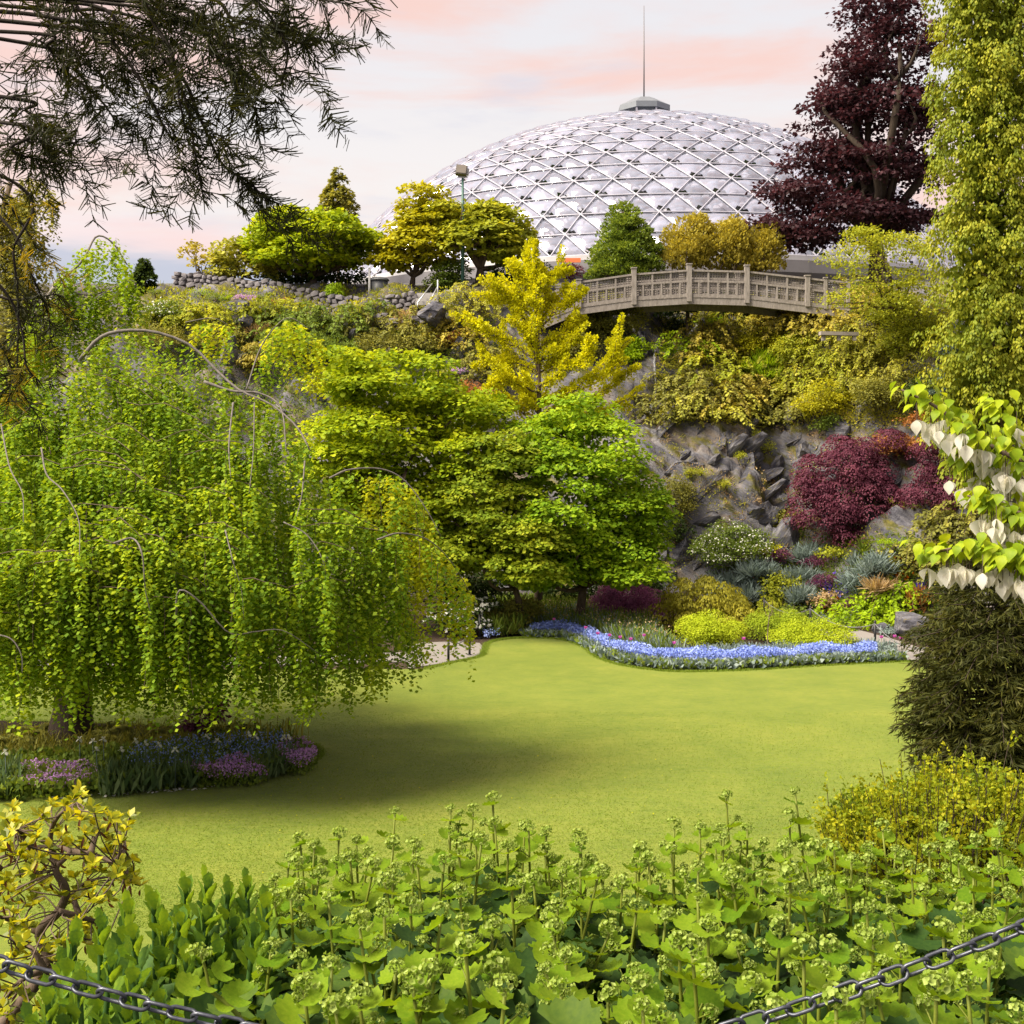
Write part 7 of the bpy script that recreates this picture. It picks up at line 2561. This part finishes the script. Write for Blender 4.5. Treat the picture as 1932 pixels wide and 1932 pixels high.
def build_mantles():
    rg = rng_(761)
    big = [mantle_mesh(s, F_MAN) for s in range(800, 808)]
    yng = [mantle_mesh(s, F_MANY) for s in range(810, 818)]
    heads = [head_mesh(s) for s in range(820, 826)]
    sky_x = [330, 460, 500, 560, 640, 740, 850, 930, 1000, 1090, 1180, 1270, 1370, 1440, 1500, 1560, 1660, 1760, 1850, 2000]
    sky_y = [1720, 1690, 1640, 1580, 1560, 1530, 1520, 1505, 1550, 1580, 1625, 1560, 1510, 1575, 1495, 1560, 1580, 1570, 1565, 1570]
    spots = []
    tall = [(560, 1600), (640, 1570), (672, 1580), (745, 1528), (850, 1522), (868, 1532), (930, 1505), (893, 1525), (990, 1555), (1092, 1578), (1030, 1570), (1272, 1555), (1350, 1590), (1370, 1500), (1410, 1560), (1360, 1560), (1500, 1490), (1490, 1540), (1440, 1600), (1560, 1590), (1665, 1560), (1780, 1560), (1790, 1590), (1885, 1555), (1690, 1600), (1200, 1625), (1140, 1640), (600, 1630), (520, 1660), (1600, 1620)]
    for x, y in tall:
        spots.append((x, y + 6, 4.15 + rg.uniform(-.25, .25)))
    for row, (Y, lo, n) in enumerate([(3.9, 45, 38), (3.5, 100, 34), (3.1, 165, 26), (2.7, 245, 20), (2.4, 320, 18), (2.15, 385, 12)]):
        for k in range(n):
            x = (470 if row < 4 else 520) + (1480 if row < 4 else 1420) * (k + rg.uniform(0, 1)) / n
            y = np.interp(x, sky_x, sky_y) * .6 + 1570 * .4 + lo * .85 + rg.uniform(-30, 35)
            spots.append((x, y, Y + rg.uniform(-.15, .15)))
    for i, (x, y, Y) in enumerate(spots):
        t = W(x, y, Y)
        ft = H(t[0] + rg.normal() * .05, Y + rg.normal() * .05)
        root = thing('scalloped_perennial', 'scalloped green leaf perennial with a lime flower head in the massed border', 'plant', ft, 'scalloped leaf perennials in the massed border')
        st = MB()
        L = t - ft
        m = ft + L * .5 + rg.normal(size=3) * (.02, .02, 0)
        p = spline([ft - (0, 0, .03), m, t], 10)
        st.tube(p, np.linspace(.0062, .0034, 10), 6)
        hs = rg.uniform(.018, .031)
        place('flower_head', heads[rg.integers(6)], root, t + (0, 0, hs * .4), (rg.normal() * .2, 1, rg.normal() * .2), (rg.normal() * .25, rg.normal() * .25, 1), hs, ft)
        for j in range(3):                                  # side heads
            a = rg.uniform(0, 2 * np.pi)
            q0 = p[-2 - j]
            q = q0 + (math.cos(a) * .035, math.sin(a) * .035, .03 - .008 * j)
            st.tube([q0, q], .0018, 4, False)
            place('flower_head', heads[rg.integers(6)], root, q, (0, 1, 0), (math.cos(a) * .4, math.sin(a) * .4, 1), hs * rg.uniform(.5, .75), ft)
        nl = 9 if Y > 3.2 else 8
        a0 = rg.uniform(0, 6)
        for j in range(nl):                                 # stem leaves, small near the head
            s = .985 - .085 * j - rg.uniform(0, .03)
            q0 = np.array([np.interp(s, np.linspace(0, 1, 10), p[:, c]) for c in range(3)])
            a = a0 + j * 2.4
            d = np.array([math.cos(a), math.sin(a), 0])
            sz = (.034 + .0062 * j) * rg.uniform(.8, 1.2)
            pl = .006 + .010 * j
            q = q0 + d * pl + (0, 0, pl * .5)
            st.tube([q0, q], .002, 4, False)
            mesh_ = yng[rg.integers(8)] if j < 3 else big[rg.integers(8)]
            place('leaf', mesh_, root, q + d * sz * .12, d + (0, 0, rg.uniform(-.25, .35)), (-d[0] * .2 + rg.normal() * .25, -d[1] * .2 + rg.normal() * .25, 1), sz, ft)
        for j in range(3 if Y > 3.2 else 4):                # broad basal leaves on their own stalks
            a = rg.uniform(0, 2 * np.pi)
            r = rg.uniform(.06, .16)
            q = np.array([ft[0] + math.cos(a) * r, ft[1] + math.sin(a) * r, ft[2] + (t[2] - ft[2]) * rg.uniform(.38, .70 if Y > 3.2 else .86)])
            st.tube(spline([ft, (ft + q) / 2 + (0, 0, .03), q], 6), .0028, 4, False)
            place('leaf', big[rg.integers(8)], root, q, (math.cos(a), math.sin(a) - .3, rg.uniform(-.3, .1)), (rg.normal() * .25 + math.cos(a) * .2, rg.normal() * .25 - .25, 1), rg.uniform(.05, .085 if Y > 3.2 else .07), ft)
        st.build('stem', F_STALK, root, True, ft)
    # leaning shoot that crosses the stonecrop
    pts = [(475, 1945), (430, 1895), (398, 1868), (388, 1830), (378, 1800)]
    p = spline([W(x, y, 2.35) for x, y in pts], 14)
    root = thing('scalloped_perennial', 'single scalloped leaf shoot leaning out over the stonecrop', 'plant', p[0])
    st = MB()
    st.tube(p, np.linspace(.005, .0028, 14), 6)
    st.build('stem', F_STALK, root, True, p[0])
    for (x, y), sz, ml in (((375, 1795), .024, 0), ((360, 1862), .034, 1), ((420, 1835), .026, 1), ((450, 1880), .034, 1), ((428, 1895), .022, 1), ((395, 1860), .02, 1)):
        c = W(x, y, 2.35)
        if ml:
            place('leaf', yng[rg.integers(8)], root, c, (rg.normal(), -.3, .3), (rg.normal() * .4, -.5, 1), sz, p[0])
        else:
            place('flower_head', heads[0], root, c, (0, 1, 0), (.1, -.2, 1), sz, p[0])
    # ground layer of dark foliage beneath the border
    lv = Leaves()
    n = 9000
    X, Y = rg.uniform(-1.0, 2.2, n), rg.uniform(1.9, 4.9, n)
    z = hgt(X, Y) + rg.uniform(.02, .30, n)
    lv.add('fan', np.c_[X, Y, z], rg.normal(size=(n, 3)) * (1, 1, .3), rg.normal(size=(n, 3)) * .4 + (0, 0, 1), rg.uniform(.05, .10, n), rg.uniform(0, .8, n))
    tag(lv.build('border_underleaves', F_MAN, None), kind='stuff')
    n = 5000
    lv = Leaves()
    X, Y = rg.uniform(-2.6, -.2, n), rg.uniform(2.2, 6.0, n)
    z = hgt(X, Y) + rg.uniform(.0, .16, n)
    lv.add('rhomb', np.c_[X, Y, z], rg.normal(size=(n, 3)) * (1, 1, .3), rg.normal(size=(n, 3)) * .4 + (0, 0, 1), rg.uniform(.04, .08, n), rg.uniform(0, .8, n))
    tag(lv.build('bank_underleaves', F_GREEN, None), kind='stuff')


build_mantles()

CHAINM = NT('galvanised_chain')
_nz = CHAINM.noise(40, 5, .6, CHAINM.obco())
CHAINM = CHAINM.done(CHAINM.principled(CHAINM.ramp(_nz, [(.3, (.035, .04, .055)), (.7, (.11, .118, .145))]), .42, .5, CHAINM.bump(_nz, .4, .002), Metallic=.75))


def link_mesh(L, w, r):
    n = 20
    a = np.linspace(0, 2 * np.pi, n, endpoint=False)
    s = (L - w) / 2
    pts = np.c_[np.cos(a) * w / 2 + np.sign(np.cos(a)) * s, np.sin(a) * w / 2, 0 * a]
    sd, m = 8, []
    t = unit(np.roll(pts, -1, 0) - np.roll(pts, 1, 0))
    nrm = np.cross(t, (0, 0, 1.0))
    for j in range(sd):
        b = 2 * np.pi * j / sd
        m.append(pts + r * (nrm * math.cos(b) + np.array([0, 0, 1.0]) * math.sin(b)))
    v = np.stack(m, 1).reshape(-1, 3)
    f = [(i * sd + j, i * sd + (j + 1) % sd, ((i + 1) % n) * sd + (j + 1) % sd, ((i + 1) % n) * sd + j) for i in range(n) for j in range(sd)]
    return mesh('link', v, f, CHAINM, True)


LINK = link_mesh(.048, .026, .0034)


def chain(label, a, b, sag):
    a, b = np.asarray(a, float), np.asarray(b, float)
    t = np.linspace(0, 1, 400)
    p = a + (b - a) * t[:, None] - np.array([0, 0, 1.0]) * (4 * sag * t * (1 - t))[:, None]
    s = np.concatenate([[0], np.cumsum(np.linalg.norm(np.diff(p, axis=0), axis=1))])
    pitch = .0405
    root = thing('barrier_chain', label, 'chain', a, 'galvanised barrier chains')
    rg = rng_(5)
    for k in range(int(s[-1] / pitch)):
        c = np.array([np.interp((k + .5) * pitch, s, p[:, i]) for i in range(3)])
        c2 = np.array([np.interp((k + .6) * pitch, s, p[:, i]) for i in range(3)])
        d = Vector(c2 - c).normalized()
        side = Vector((0, 1, 0)) if k % 2 else Vector((0, 0, 1))
        y = (side - d * side.dot(d)).normalized()
        y = Matrix.Rotation(rg.uniform(-.25, .25) + .5, 3, d) @ y
        z = d.cross(y)
        m = Matrix((d, y, z)).transposed().to_4x4()
        o = bpy.data.objects.new('link', LINK)
        o.parent = root
        o.matrix_local = Matrix.Translation(Vector(c - a)) @ m
        COL.objects.link(o)


PY = 2.05


def barrier_post(x, label, h):
    g = H(x, PY)
    root = thing('barrier_post', label, 'post', g)
    MB().tube([(0, 0, -.1), (0, 0, h)], .035, 10).build('shaft', BLACK, root, True)
    MB().tube([(0, 0, h), (0, 0, h + .03), (0, 0, h + .06)], [.045, .04, .01], 10).build('cap', BLACK, root, True)
    return g + (0, 0, h - .05)


pa = barrier_post(-1.45, 'black barrier post beyond the azalea', .95)
pb = barrier_post(1.45, 'black barrier post beyond the big scalloped leaves', 1.07)
la, lb_, lc = W(0, 1823, PY), W(180, 1885, PY), W(345, 1932, PY)
mid = np.array([-.02, PY, W(0, 2010, PY)[2]])
chain('galvanised chain drooping in front of the stonecrop', pa, W(1000, 2040, PY), .05)
chain('galvanised chain climbing across the scalloped leaves', W(1000, 2040, PY), pb, .05)
